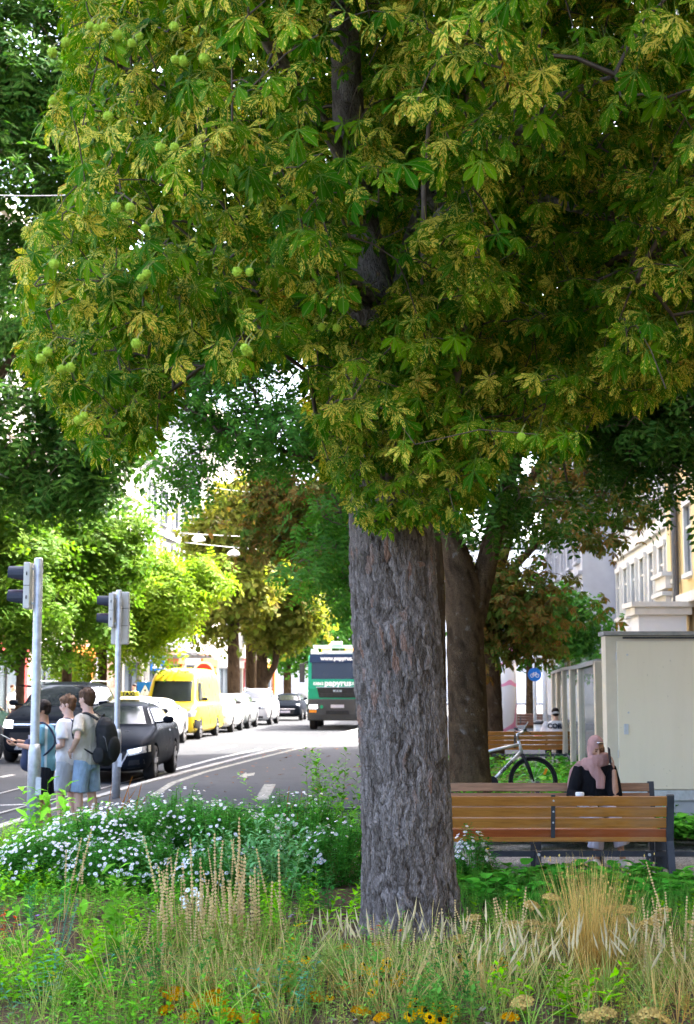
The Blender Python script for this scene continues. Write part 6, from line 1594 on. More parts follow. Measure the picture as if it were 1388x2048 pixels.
MB().box((dx0 + .09, -.033, 1.2), (.05, .012, .12)).build('lock_plate', M_galv, ks, bevel=.003)
m = MB(); m.box((2.5, .13, zt_ - .035), (5.06, .38, .05)); m.build('roof_cap', M_cap, ks, bevel=.008)
MB().box((2.6, -.03, zt_ - .085), (4.8, .03, .02)).build('drip_edge', M_dark, ks)
MB().box((2.5, .14, (zp + zq) / 2 - .064), (5.0, .33, zp - zq - .004)).build('base_flashing', M_galv, ks)
MB().box((2.5, .15, zq / 2 - .034), (4.98, .2, zq - .06)).build('plinth', M_base, ks)
# glazed shelter: posts receding from the kiosk
sh = thing('tram_shelter', 'row of beige steel posts with glass panes behind the kiosk', 'shelter', (0, 0, .064), 0)
posts = []
for i, (px_, d) in enumerate(((1196, 22.0), (1162, 25.0), (1145, 28.0), (1129, 31.5), (1117, 35), (1107, 39))):
    ztop = at(px_, (1322, 1332, 1334, 1337, 1341, 1345)[i], d).z - .064; p = V3(at(px_, 1400, d).x, d, 0); posts.append((p, ztop))
    MB().box((p.x, p.y, ztop / 2), (.10, .14, ztop)).build('post', M_panf, sh, bevel=.006)
M_sg = glass('shelter_glass', (.93, .96, .95), .10)
for (p, z), (q, z2) in zip(posts[:-1], posts[1:]):
    a = p.lerp(q, .04); b = p.lerp(q, .96); m = MB(); m.bar(a + V3(0, 0, 1.25), b + V3(0, 0, 1.25), .012, 1.9); m.build('pane', M_sg, sh)
    MB().bar(p + V3(0, 0, z - .02), q + V3(0, 0, z2 - .02), .12, .06).build('top_rail', M_cap, sh); MB().bar(p + V3(.0, .07, .3), q + V3(0, -.07, .3), .04, .04).build('mid_rail', M_steel, sh)
m = MB(); m.bar(posts[0][0] + V3(.75, 0, posts[0][1]), posts[-1][0] + V3(.75, 0, posts[-1][1]), 1.5, .07); m.build('roof', M_cap, sh)
MB().box((posts[0][0].x + .42, 22.0, 1.3), (.7, .012, 2.0)).build('end_pane', M_sg, sh)
# distant signal gantry with round blue sign
gd = 46.0
def wp(px_, d): return V3(at(px_, 1400, d).x, d, .064)
gy = thing('signal_gantry', 'white traffic signal mast with arm behind the farthest bench', 'traffic light', tuple(wp(1090, gd)), 0)
zt2 = at(1090, 1306, gd).z; M_whp = mat('mast_white', (.62, .63, .64), .5, var=.06)
MB().tube([(0, 0, 0), (0, 0, zt2)], .075, 14).build('mast', M_whp, gy, True); MB().tube([(0, 0, zt2 - .2), (-.95, 0, zt2 - .18)], .05, 10).build('arm', M_whp, gy, True)
MB().box((.2, -.05, zt2 - .22), (.22, .2, .45)).build('signal_box', M_beige, gy, bevel=.02)
sg_ = thing('cycle_sign', 'round blue cycle path sign on a white post', 'sign', tuple(wp(1070, 44)), 0)
zs = at(1070, 1349, 44).z - .064
MB().tube([(0, .05, 0), (0, .05, zs + .7)], .05, 12).build('post', M_whp, sg_, True)
o = MB().tube([(0, 0, zs), (0, .02, zs)], .2, 28).build('disc', mat('sign_blue', (.02, .16, .52), .4, var=.03), sg_)
m = MB()
for cx_ in (-.075, .075): m.tube([V3(cx_ + .05 * math.cos(a), -.004, zs - .03 + .05 * math.sin(a)) for a in np.linspace(0, 6.283, 17)], .008, 6, False)
for a_, b_ in (((-.075, -.03), (-.03, .05)), ((-.03, .05), (.05, .05)), ((.05, .05), (.075, -.03)), ((-.03, .05), (0, -.03)), ((0, -.03), (.05, .05)), ((-.075, -.03), (0, -.03)), ((.05, .05), (.045, .085)), ((-.03, .05), (-.04, .07))): m.bar((a_[0], -.004, zs + a_[1]), (b_[0], -.004, zs + b_[1]), .012, .012)
m.build('cycle_symbol', M_wt, o)
# advertising column and bins further back
ac = thing('advertising_column', 'white advertising column with pink and blue poster stripes behind the trees', 'column', tuple(wp(1013, 47)), 0)
t = NT('poster_wrap'); co = t.coord('Object', (.8, .8, .8)); n = t.noise(co, 1.3, 0.5)
cc = t.ramp(n, [(.40, (.70, .68, .68)), (.47, (.70, .25, .38)), (.52, (.72, .70, .70)), (.60, (.72, .70, .70)), (.66, (.25, .38, .66))], 'CONSTANT'); M_post = t.done(t.principled(cc, .6))
za = at(1013, 1262, 47).z
MB().lathe([(.32, 0), (.32, za - .25)], 22).build('poster_drum', M_post, ac, True); MB().lathe([(.36, za - .25), (.36, za - .2), (.2, za - .06), (.02, za)], 22).build('cap', M_whp, ac, True); MB().lathe([(.35, 0), (.35, .25)], 22).build('foot', M_panf, ac, True)
bn = thing('litter_bin', 'small white and red litter bin beyond the benches', 'bin', tuple(wp(1078, 43)), 0)
MB().lathe([(.14, 0), (.15, .45), (.15, .62)], 16).build('drum', M_whp, bn, True); MB().lathe([(.153, .2), (.153, .34)], 16).build('red_band', mat('band_red', (.5, .05, .04), .5), bn, True); MB().lathe([(.17, .62), (.17, .68), (.08, .74)], 16).build('lid', M_dark, bn, True)
# road signs on the far side
def road_sign(label, px_, d, zc, kind):
    t = thing('road_sign', label, 'sign', tuple(wp(px_, d)), 0); MB().tube([(0, .04, 0), (0, .04, zc + .35)], .035, 10).build('post', M_galv, t, True)
    if kind == 'red':
        o = MB().tube([(0, 0, zc), (0, .015, zc)], .42, 30).build('disc', mat('sign_red', (.55, .03, .03), .4), t); n = 28
        a = [(.42 * math.cos(x), .42 * math.sin(x)) for x in np.linspace(0, 6.2832, n, False)]
        MB().loft([[V3(x * s_, -.004, zc + z * s_) for x, z in a] for s_ in (1.0, .78)], False).build('white_rim', M_wt, o)
    else:
        o = MB().box((0, 0, zc), (.62, .03, .62)).build('board', mat('sign_blue', (1, 1, 1)), t); MB().prism([(-.22, zc - .2), (.22, zc - .2), (0, zc + .2)], -.02, -.016).build('white_triangle', M_wt, o)
        MB().tube([(0, -.022, zc + .0), (0, -.026, zc + .0)], .04, 10).build('walker_head', M_black, o); MB().bar((0, -.024, zc - .04), (-.06, -.024, zc - .17), .03, .008).build('walker_body', M_black, o)
zr = at(407, 1347, 57).z; road_sign('round red and white prohibition sign above the yellow van', 407, 57.5, zr, 'red')
road_sign('square blue pedestrian crossing sign beside the yellow van', 290, 56, at(290, 1384, 56).z, 'blue')
road_sign('square blue pedestrian crossing sign high on a post before the grey house', 314, 66, at(314, 1330, 66).z, 'blue')
# woman poster on the shop wall
bbd = thing('billboard', 'shop poster with a face in sunglasses behind the lime green tree', 'poster', tuple(wp(219, 57)), R(-20))
t = NT('poster_print'); co = t.coord('Object'); n = t.noise(co, 2.2, 3.0)
cc = t.ramp(n, [(.38, (.05, .03, .025)), (.46, (.55, .30, .22)), (.58, (.66, .60, .55)), (.68, (.60, .22, .15))]); M_pp = t.done(t.principled(cc, .5))
MB().box((0, 0, 1.5), (.9, .08, 2.4)).build('poster', M_pp, bbd); MB().box((0, .03, 1.5), (1.0, .08, 2.5)).build('frame', M_dark, bbd)
# ================================================================== OVERHEAD WIRES AND LAMPS
M_wire = mat('wire_steel', (.30, .30, .31), .4, .6)
def wire(label, p, q, sag=.15, r_=.012, group='overhead wires'):
    p, q = Vector(p), Vector(q); pts = [p.lerp(q, k / 12) - V3(0, 0, sag * 4 * (k / 12) * (1 - k / 12)) for k in range(13)]
    return tag(MB().tube(pts, r_, 5).build('overhead_wire', M_wire, None, True), label, 'wire', group)
def LW(y, d): x = LFAC(d) + .0; return V3(x, d, at(0, y, d).z)
W_ = [((-60, 948), 38, (470, 935), 62, 'overhead wire sagging across the road below the tall dark locust', .012),
      ((-20, 940), 34, (115, 985), 60, 'thick overhead contact wire running along the road at the left', .02),
      ((-60, 388), 24, (300, 376), 26, 'thin wire high up at the left edge of the chestnut crown', .010),
      ((360, 1066), 74, (640, 1075), 90, 'lamp suspension wire higher of two across the road', .018),
      ((370, 1085), 70, (650, 1106), 86, 'lamp suspension wire lower of two across the road', .018),
      ((400, 1186), 96, (640, 1190), 96, 'horizontal span wire in front of the golden chestnuts', .03),
      ((400, 1189), 96, (640, 1193), 96, 'second horizontal span wire close under the first one', .02),
      ((380, 965), 58, (520, 985), 66, 'contact wire with insulator in front of the brown crown', .012),
      ((-40, 700), 40, (60, 760), 46, 'wire crossing the tall dark locust', .012)]
for a, d0, b, d1, lab, rr_ in W_: wire(lab, at(*a, d0), at(*b, d1), .08, rr_)
for px_, py_, d, lab in ((397, 1077, 72.0, 'white dome street lamp hung on wire over the road, left of two others'), (467, 1106, 78.0, 'white dome street lamp hung on wire, before the golden chestnut trunk'), (549, 1077, 84.0, 'white dome street lamp hung on wire, before the brown chestnut crown')):
    p = at(px_, py_, d); t = thing('hanging_lamp', lab, 'lamp', tuple(p), 0, 'suspended street lamps')
    MB().lathe([(.33, -.10), (.31, 0), (.20, .12), (.06, .17), (.05, .2)], 20).build('shade', M_wt, t, True); MB().lathe([(.29, -.09), (.2, -.15), (.02, -.17)], 16).build('diffuser', mat('diffuser_milk', (.7, .7, .68), .4), t, True); MB().tube([(0, 0, .2), (0, 0, .36)], .03, 8).build('hanger', M_dark, t)
# ================================================================== PLANTING
PM = MATS['plant']
def colr(V, c): return np.tile(np.array(c, float), (len(V), 1))
def T3(V, F, c): return np.array(V, float), np.array(F, int), (colr(V, c) if np.ndim(c) == 1 else np.array(c, float))
def tjoin(ps):
    V = []; F = []; C = []; n = 0
    for v, f, c in ps: V.append(v); F.append(f + n); C.append(c); n += len(v)
    return np.concatenate(V), np.concatenate(F), np.concatenate(C)
def blade(a, b, w, c, bend=0.0, seg=1, c2=None):
    """thin leaf or stem from a to b (two crossed strips when seg<0)"""
    a = np.array(a, float); b = np.array(b, float); d = b - a; L = np.linalg.norm(d); x = np.cross(d, [0.2, .9, .3]); x /= np.linalg.norm(x) + 1e-9
    n = abs(seg); V = []; C = []
    up = np.array([0, 0, 1.0])
    for i in range(n + 1):
        t = i / n; p = a + d * t + up * bend * L * math.sin(math.pi * t) ; ww = w * (1 - .85 * t if n > 1 or True else 1)
        V += [p - x * ww, p + x * ww]; cc = np.array(c) * (1 - t) + np.array(c2 if c2 is not None else c) * t; C += [cc, cc]
    F = [(2 * i, 2 * i + 1, 2 * i + 3, 2 * i + 2) for i in range(n)]
    return np.array(V), np.array(F), np.array(C)
def leafc(L, W, c, droop=.3, seg=2, prof=((0, .15), (.4, 1), (.75, .7), (1, .05))):
    v, f, u = leaflet(seg, W, droop, .25, 0, prof); return v * L, f, colr(v, c)
def place(t, pos, yaw=0, pitch=0, s=1):
    v, f, c = t; return v @ rotx(pitch).T @ rotz(yaw).T * s + np.array(pos), f, c
def kleaf(L, W, c, droop):
    v, f, u = kite(W, droop, .45); return v * L, f, colr(v, c)
def sprig(rs, H, nl, L, W, c, cst, lean=.15, full=False):
    """upright stem with leaves"""
    ps = []; top = np.array([rs.normal(0, lean) * H, rs.normal(0, lean) * H, H])
    ps.append(blade((0, 0, 0), top, .004, cst, 0, 1)); 
    for i in range(nl):
        t = .15 + .85 * (i + rs.random() * .5) / nl; cc = np.array(c) * rs.uniform(.75, 1.3)
        ll = L * rs.uniform(.6, 1.1) * (1.1 - .5 * t)
        ps.append(place(leafc(ll, W, cc, rs.uniform(.1, .5), 2) if full else kleaf(ll, W, cc, rs.uniform(.1, .5)), top * t, i * 2.4 + rs.uniform(-.4, .4), R(rs.uniform(5, 50))))
    return tjoin(ps)
def scatterc(name, P, yaw, S, temps, rs, parent=None, tilt=None, kind=None, tint=None):
    Vs = []; Fs = []; Cs = []; n = 0; wh = rs.integers(0, len(temps), len(P))
    for k, (tv, tf, tc) in enumerate(temps):
        i = np.where(wh == k)[0]
        if not len(i): continue
        c, s = np.cos(yaw[i]), np.sin(yaw[i]); M = np.zeros((len(i), 3, 3)); M[:, 0, 0] = c; M[:, 0, 1] = -s; M[:, 1, 0] = s; M[:, 1, 1] = c; M[:, 2, 2] = 1
        if tilt is not None:   # tilt (n,2): shear of the top
            M[:, 0, 2] = tilt[i, 0]; M[:, 1, 2] = tilt[i, 1]
        V = np.einsum('nij,kj->nki', M, tv) * S[i][:, None, None] + P[i][:, None]
        Vs.append(V.reshape(-1, 3)); m = len(tv); Fs.append((tf[None] + (np.arange(len(i)) * m)[:, None, None]).reshape(-1, 4) + n); n += len(i) * m
        cc = np.tile(tc, (len(i), 1))
        if tint is not None: cc = cc * np.repeat(tint[i], m, 0)
        Cs.append(cc)
    o = link(name, np_mesh(name, np.concatenate(Vs), np.concatenate(Fs), PM, ptcol=np.concatenate(Cs)), parent)
    if kind: tag(o, kind=kind)
    return o
prs = np.random.default_rng(99)
def tmesh(name, t): return np_mesh(name, t[0], t[1], PM, ptcol=t[2])
def daisy(n, r, pc, cc, droop=0.0, cone=.25, cr=.3):
    ps = []
    for k in range(n):
        a = 2 * math.pi * k / n; ca, sa = math.cos(a), math.sin(a); w = r * 2.6 / n
        V = [(cr * .6 * r * ca - w * .5 * sa, cr * .6 * r * sa + w * .5 * ca, 0), (cr * .6 * r * ca + w * .5 * sa, cr * .6 * r * sa - w * .5 * ca, 0), (r * ca + w * .8 * sa, r * sa - w * .8 * ca, -droop * r + (k % 3) * .05 * r), (r * ca - w * .8 * sa, r * sa + w * .8 * ca, -droop * r)]
        ps.append(T3(V, [(0, 1, 2, 3)], np.array(pc) * prs.uniform(.85, 1.05)))
    rings = [(cr * r, 0), (cr * r * .85, cone * r * .7), (cr * r * .35, cone * r)]
    V = [(q * math.cos(2 * math.pi * k / 8), q * math.sin(2 * math.pi * k / 8), z) for q, z in rings for k in range(8)]
    F = [(i * 8 + k, i * 8 + (k + 1) % 8, i * 8 + 8 + (k + 1) % 8, i * 8 + 8 + k) for i in range(2) for k in range(8)] + [(16, 18, 20, 22), (16, 17, 18, 18)][:1]
    ps.append(T3(V, F, cc)); return tjoin(ps)
def orient(o, nrm, roll=0.0):
    q = Vector(nrm).to_track_quat('Z', 'Y'); o.rotation_euler = (q.to_matrix() @ Euler((0, 0, roll)).to_matrix()).to_euler()
SOILZ = .09
def gx(px_, d): return at(px_, 1500, d).x
# -------- asters
AST = [sprig(prs, .13, 12, .05, .22, (.07, .23, .045), (.08, .18, .04), .25) for _ in range(5)]
ASTL = [sprig(prs, .2, 8, .075, .22, (.075, .21, .035), (.08, .15, .03)) for _ in range(4)]
fl = [tmesh('flower', daisy(11, .0165, (.82, .78, .82), (.62, .45, .08), d_, .2, .28)) for d_ in (-.15, .15, .4)]
def bush(label, px_, d, rx, ry, h, nsp, nfl0, temps, seed, group='white aster bushes', fmesh=fl, cat='shrub', name='aster_bush', fsc=1.0):
    nfl = int(min(280, nfl0 * 1.9)); rs = np.random.default_rng(seed); c = np.array([gx(px_, d), d, SOILZ - .02]); t = thing(name, label, cat, tuple(c), 0, group)
    u = rs.normal(size=(nsp, 3)); u[:, 2] = np.abs(u[:, 2]); u /= np.linalg.norm(u, axis=1, keepdims=True)
    rr = .55 + .45 * rs.random(nsp) ** .5; lump = .8 + .45 * fbm(u[:, 0] * 2.2 + px_, u[:, 1] * 2.2 + u[:, 2] * 1.5, 3, seed)
    P = u * rr[:, None] * lump[:, None] * np.array([rx, ry, h]) - np.array([0, 0, .09])
    P[:, 2] = np.maximum(P[:, 2], 0)
    tint = np.repeat(rs.uniform(.7, 1.35, (nsp, 1)), 3, 1)
    scatterc('foliage', P, rs.uniform(0, 6.28, nsp), rs.uniform(.9, 1.6, nsp), temps, rs, t, (u[:, :2] * .5), 'stuff', tint)
    # stems from the base
    ns = 26; idx = rs.choice(nsp, ns); sm = MB()
    for i in idx: sm.tube([(P[i][0] * .25, P[i][1] * .25, 0), (P[i][0] * .7, P[i][1] * .7, P[i][2] * .6), tuple(P[i] + [0, 0, .05])], [.005, .004, .002], 4)
    tag(sm.build('stems', M_stemg, t), kind='stuff')
    k = 0
    cl = rs.normal(size=(max(1, nfl // 6), 3)); cl[:, 2] = np.abs(cl[:, 2]) * 1.1; cl[:, 1] -= .55; cl /= np.linalg.norm(cl, axis=1, keepdims=True)
    for i in range(nfl):
        v = cl[rs.integers(0, len(cl))] + rs.normal(0, .16, 3); v[2] = abs(v[2]); v /= np.linalg.norm(v)
        lp = .8 + .45 * float(fbm(np.array([v[0] * 2.2 + px_]), np.array([v[1] * 2.2 + v[2] * 1.5]), 3, seed)[0])
        p = v * lp * np.array([rx, ry, h]) * rs.uniform(.98, 1.06) + np.array([0, 0, .05]); 
        if p[2] < .12: continue
        o = link('flower', fmesh[i % len(fmesh)], t); o.location = p; orient(o, (v[0] + rs.normal(0, .3), v[1] - .35 + rs.normal(0, .3), abs(v[2]) + .5), rs.uniform(0, 6)); s = rs.uniform(.75, 1.1) * fsc; o.scale = (s, s, s)
    return t
for i, (lab, px_, d, rx, ry, h, ns, nf) in enumerate((
    ('white aster bush beside the foot of the taller signal pole', 95, 12.7, .50, .5, .42, 520, 100),
    ('broad white aster bush below the boys', 215, 13.4, .66, .6, .60, 900, 190),
    ('dense white aster bush in front of the bike path edge line', 345, 13.9, .62, .6, .68, 900, 170),
    ('low white aster bush in front of the broad one', 250, 12.5, .58, .45, .40, 560, 120),
    ('white aster bush in the middle of the bed before the low rail', 455, 13.6, .55, .5, .62, 760, 150),
    ('white aster bush with sparse bloom under the leafy sapling', 585, 14.2, .55, .5, .64, 700, 80),
    ('white aster bush close to the left side of the chestnut trunk', 680, 12.9, .38, .4, .50, 420, 45),
    ('small white aster tuft at the right side of the chestnut trunk', 940, 12.2, .17, .2, .50, 150, 34),
    ('white aster bush lowest in front, above the tan seed spikes', 430, 12.3, .45, .4, .36, 420, 46))):
    bush(lab, px_, d, rx, ry, h, int(ns * 1.2), nf, AST, 200 + i)
# sage-like pale green clump between the asters
SAGE = [sprig(prs, .42, 14, .085, .26, (.17, .36, .15), (.18, .28, .1), .06, True) for _ in range(5)]
def stemclump(name, label, px_, d, n, rx, ry, temps, seed, cat='plant', group=None, smin=.8, smax=1.2, tiltk=.25, cen=None):
    rs = np.random.default_rng(seed); t = thing(name, label, cat, (gx(px_, d), d, SOILZ - .02), 0, group)
    P = np.stack([rs.normal(0, rx, n), rs.normal(0, ry, n), np.zeros(n)], 1); tl = P[:, :2] / max(rx, .01) * tiltk * .4 + rs.normal(0, .07, (n, 2))
    scatterc('foliage', P, rs.uniform(0, 6.28, n), rs.uniform(smin, smax, n), temps, rs, t, tl, 'stuff', np.repeat(rs.uniform(.75, 1.3, (n, 1)), 3, 1)); return t
stemclump('sage_clump', 'pale grey-green sage clump among the white asters', 520, 12.2, 60, .22, .2, SAGE, 301, smin=.9, smax=1.5)
BROAD = [sprig(prs, .5, 12, .16, .26, (.20, .44, .07), (.2, .36, .08), .04, True) for _ in range(3)]
stemclump('broadleaf_weed', 'upright fresh green broad-leaved plant left of the tan seed spikes', 235, 9.0, 5, .06, .05, BROAD, 302, smin=.95, smax=1.25, tiltk=.1)
stemclump('broadleaf_weed', 'tall green leafy weed at the foot of the taller signal pole', 125, 14.4, 12, .2, .1, BROAD, 303, smin=1.1, smax=1.6, tiltk=.2)
SAP = [sprig(prs, .9, 26, .12, .36, (.14, .32, .05), (.16, .13, .06), .1, True) for _ in range(4)]
stemclump('leafy_sapling', 'loose leafy sapling with yellowing leaves by the bike path', 660, 17.2, 22, .2, .12, SAP, 304, smin=.75, smax=1.15, tiltk=.55)
REDST = [tjoin([blade((0, 0, 0), (.06, 0, .42), .006, (.32, .12, .03), .1, 3), blade((.03, 0, .25), (.1, .02, .36), .004, (.34, .14, .04))])]
for i, (px_, d, lab) in enumerate(((262, 14.6, 'row'), (205, 14.2, 'x'), (575, 14.4, 'y'))):
    stemclump('dry_dock_stalk', ('rusty dry dock stalk rising from the asters beside the lower signal pole', 'rusty dry dock stalk below the tallest boy', 'rusty dry dock stalk before the bike path')[i], px_, d, 2, .04, .04, REDST, 310 + i, smin=1.6, smax=2.0)
HERB = {'lime': [sprig(prs, .30, 16, .09, .26, (.22, .46, .05), (.2, .36, .07), .12) for _ in range(3)], 'deep': [sprig(prs, .34, 18, .07, .24, (.06, .22, .05), (.08, .18, .05), .14) for _ in range(3)],
        'olive': [sprig(prs, .36, 16, .08, .2, (.20, .27, .07), (.26, .24, .09), .1) for _ in range(3)], 'blue': [sprig(prs, .3, 16, .07, .2, (.12, .30, .18), (.12, .24, .12), .1) for _ in range(3)], 'broad': BROAD}
for i, (px_, d, k, n, r_, lab) in enumerate(((50, 9.2, 'broad', 5, .12, 'broad-leaved green herb at the left edge below the red spurge'), (150, 8.5, 'lime', 18, .14, 'lime green herb cushion before the yellow flowers at the left'), (310, 8.2, 'deep', 18, .12, 'deep green herb cushion left of the orange yarrow'), (35, 8.2, 'lime', 20, .15, 'lime green herb cushion in the bottom left corner'),
        (205, 10.6, 'olive', 18, .15, 'olive herb tuft between the low asters and the broad weed'), (70, 10.8, 'deep', 24, .2, 'deep green herb cushion left below the aster bush'), (25, 11.8, 'lime', 24, .22, 'lime green herb mound left of the aster bush'), (110, 8.0, 'blue', 12, .1, 'bluish herb tuft at the bottom left'),
        (600, 10.6, 'lime', 26, .22, 'lime green herb mound left of the trunk'), (650, 11.4, 'deep', 20, .15, 'deep green herb between the lime mound and the trunk asters'), (270, 9.6, 'lime', 14, .12, 'fresh lime herb tuft behind the broad weed'), (900, 7.9, 'deep', 14, .14, 'deep green tuft before the lower coneflowers'),
        (640, 8.2, 'olive', 18, .14, 'olive herb tuft among the left coneflowers'), (1010, 10.4, 'lime', 18, .18, 'lime green herb before the broad-leaved ground cover'), (1370, 10.6, 'lime', 20, .2, 'lime green herb at the right edge by the ground cover'), (470, 8.1, 'olive', 22, .16, 'olive brown herb under the big seed spikes'), (1120, 7.7, 'lime', 12, .12, 'lime tuft before the plume grass'), (560, 7.8, 'blue', 10, .1, 'bluish herb tuft beside the orange yarrow'))):
    stemclump('herb_clump', lab, px_, d, n, r_, r_, HERB[k], 700 + i, group='herb clumps in the bed', smin=.6, smax=1.15, tiltk=.5)
# -------- tan seed spikes
def spike(L, nw, rs):
    ps = [blade((0, 0, -.30), (0, 0, L), .004, (.36, .27, .12), 0, 1)]
    for i in range(nw):
        z = L * (i + .5) / nw; r_ = .0125 * (1.0 - .45 * (i / nw)) * rs.uniform(.85, 1.15)
        for k in range(6):
            a = k * math.pi / 3 + i * .5; ca, sa = math.cos(a), math.sin(a); h = L / nw * .42
            c = np.array((.62, .49, .27)) * rs.uniform(.7, 1.25)
            ps.append(T3([(r_ * .2 * ca, r_ * .2 * sa, z - h), (r_ * ca - r_ * .5 * sa, r_ * sa + r_ * .5 * ca, z), (r_ * .3 * ca, r_ * .3 * sa, z + h), (r_ * ca + r_ * .5 * sa, r_ * sa - r_ * .5 * ca, z)], [(0, 1, 2, 3)], c))
    return tjoin(ps)
SPK = [tmesh('seed_spike', spike(L, n, prs)) for L, n in ((.34, 15), (.28, 13), (.22, 11), (.38, 17))]
SPKL = [sprig(prs, .34, 10, .07, .2, (.20, .33, .07), (.32, .31, .10), .06) for _ in range(4)]
def spike_clump(label, px_, d, n, rx, ry, z0, seed, sc=1.0, nfol=60, zs=.12):
    t = stemclump('seed_spike_clump', label, px_, d, nfol, rx, ry, SPKL, seed, group='clumps of tan seed spikes', smin=.6, smax=1.1)
    rs = np.random.default_rng(seed + 1)
    for i in range(n):
        o = link('seed_spike', SPK[i % 4], t); o.location = (rs.uniform(-1.6, 1.6) * rx, rs.uniform(-1.5, 1.5) * ry, z0 + rs.normal(0, zs)); o.rotation_euler = (rs.normal(0, .12), rs.normal(0, .13), rs.uniform(0, 6)); s = sc * rs.uniform(.65, 1.2); o.scale = (s, s, s)
    return t
spike_clump('big clump of tan seed spikes below the white daisies', 400, 9.2, 48, .19, .2, .23, 320, .95, 90)
spike_clump('clump of tan seed spikes between the daisies and the yellow coneflowers', 500, 9.3, 34, .17, .2, .24, 322, .95, 70)
spike_clump('thin group of tan seed spikes at the foot of the chestnut trunk', 800, 8.7, 16, .22, .14, .16, 324, .7, 50, .07)
spike_clump('loose group of tan seed spikes right of the chestnut trunk', 975, 8.9, 14, .18, .14, .16, 326, .75, 50, .07)
spike_clump('tall tan seed spikes at the right edge beside the dry grass', 1345, 8.6, 22, .14, .2, .22, 328, .8, 60, .1)
spike_clump('two seed stalks standing alone before the lowest aster bush', 160, 10.2, 4, .06, .05, .38, 330, .8, 10, .05)
# -------- yarrow
def yarrow(r_, c, rs):
    ps = []
    for k in range(46):
        a = k * 2.4; q = r_ * math.sqrt(k / 46); z = .012 - .35 * q * q / r_ + rs.uniform(0, .006); s = r_ * .15
        cc = np.array(c) * rs.uniform(.65, 1.3); x, y = q * math.cos(a), q * math.sin(a)
        V = [(x - s, y - s, z), (x + s, y - s, z), (x + s, y + s, z), (x - s, y + s, z), (x - s * .5, y - s * .5, z + s), (x + s * .5, y - s * .5, z + s), (x + s * .5, y + s * .5, z + s), (x - s * .5, y + s * .5, z + s)]
        ps.append(T3(V, [(4, 5, 6, 7), (0, 1, 5, 4), (1, 2, 6, 5), (2, 3, 7, 6), (3, 0, 4, 7)], cc))
    for k in range(7):
        a = k * .9; ps.append(blade((0, 0, -r_ * .8), (r_ * .7 * math.cos(a), r_ * .7 * math.sin(a), 0), .002, (.34, .25, .1)))
    return tjoin(ps)
YT = [tmesh('flower_head', yarrow(.042, (.50, .36, .14), prs)) for _ in range(2)]; YO = [tmesh('flower_head', yarrow(.05, (.50, .24, .03), prs)) for _ in range(2)]
STEM = tmesh('stem', tjoin([blade((0, 0, 0), (0, 0, 1), .0035, (.20, .20, .06)), blade((0, 0, 0), (0.0005, .0005, 1), .003, (.3, .2, .07))]))
FEATH = [sprig(prs, .28, 12, .07, .12, (.20, .33, .09), (.28, .28, .1), .1) for _ in range(3)]
def heads(name, label, cat, pts, meshes, seed, sc=1.0, part='flower_head', stem=True, group=None, facing=(0, -.15, 1), fol=FEATH, nf=14, jit=.2, smin=.8, smax=1.15):
    """pts: (px, py, d) of each head; stem runs down to the soil"""
    rs = np.random.default_rng(seed); W3 = [at(*p) for p in pts]; c = sum(W3, Vector()) / len(W3); c.z = SOILZ - .02
    t = thing(name, label, cat, tuple(c), 0, group)
    for i, p in enumerate(W3):
        l = p - c; 
        if stem:
            s_ = link('stem', STEM, t); b = Vector((l.x * .75 + rs.normal(0, .02), l.y + rs.normal(0, .03), 0)); dv = l - b
            s_.location = b; s_.rotation_euler = dv.to_track_quat('Z', 'Y').to_euler(); s_.scale = (1, 1, dv.length)
        o = link(part, meshes[i % len(meshes)], t); o.location = l; orient(o, (facing[0] + rs.normal(0, jit), facing[1] + rs.normal(0, jit), facing[2]), rs.uniform(0, 6)); s = 1.22 * sc * rs.uniform(smin, smax); o.scale = (s, s, s)
    if nf:
        k = nf * 1; P = np.array([tuple(W3[i % len(W3)] - c) for i in range(k)]) * np.array([1, 1, 0]) + rs.normal(0, .05, (k, 3)) * np.array([1, 1, 0])
        scatterc('foliage', P, rs.uniform(0, 6.28, k), rs.uniform(.6, 1.1, k), fol, rs, t, None, 'stuff', np.repeat(rs.uniform(.75, 1.3, (k, 1)), 3, 1))
    return t
heads('yarrow', 'tan yarrow umbels right of the trunk before the ground cover', 'flower', [(1063, 1812, 9.3), (1103, 1797, 9.3), (1132, 1851, 9.1), (1062, 1848, 9.5), (1095, 1852, 9.5), (947, 1838, 9.6), (1028, 1852, 9.6), (1075, 1865, 9.4), (920, 1880, 9.2), (1150, 1880, 9.0)], YT, 401, 1.0, group='yarrow clumps')
heads('yarrow', 'tan yarrow umbels at the right beside the tall seed spikes', 'flower', [(1217, 1820, 8.9), (1253, 1822, 8.9), (1330, 1822, 8.9), (1278, 1858, 8.8), (1300, 1850, 8.8), (1318, 1838, 8.9), (1240, 1840, 8.9), (1385, 1850, 8.8)], YT, 402, 1.0, group='yarrow clumps')
heads('yarrow', 'large tan yarrow umbels at the bottom right', 'flower', [(1180, 2036, 7.2), (1210, 2028, 7.3), (1300, 2030, 7.2), (1045, 2006, 7.6), (1320, 2040, 7.2), (1280, 2042, 7.3)], YT, 403, 1.15, group='yarrow clumps')
heads('yarrow', 'orange yarrow umbels at the bottom below the seed spikes', 'flower', [(405, 1996, 7.9), (425, 1990, 7.9), (440, 2004, 7.8), (400, 2008, 7.8), (350, 1988, 8.0), (335, 1982, 8.1), (402, 1955, 8.3), (450, 2030, 7.6), (380, 2035, 7.6), (495, 2035, 7.6), (330, 2022, 7.8)], YO, 404, .9, group='yarrow clumps', facing=(0, -.35, 1))
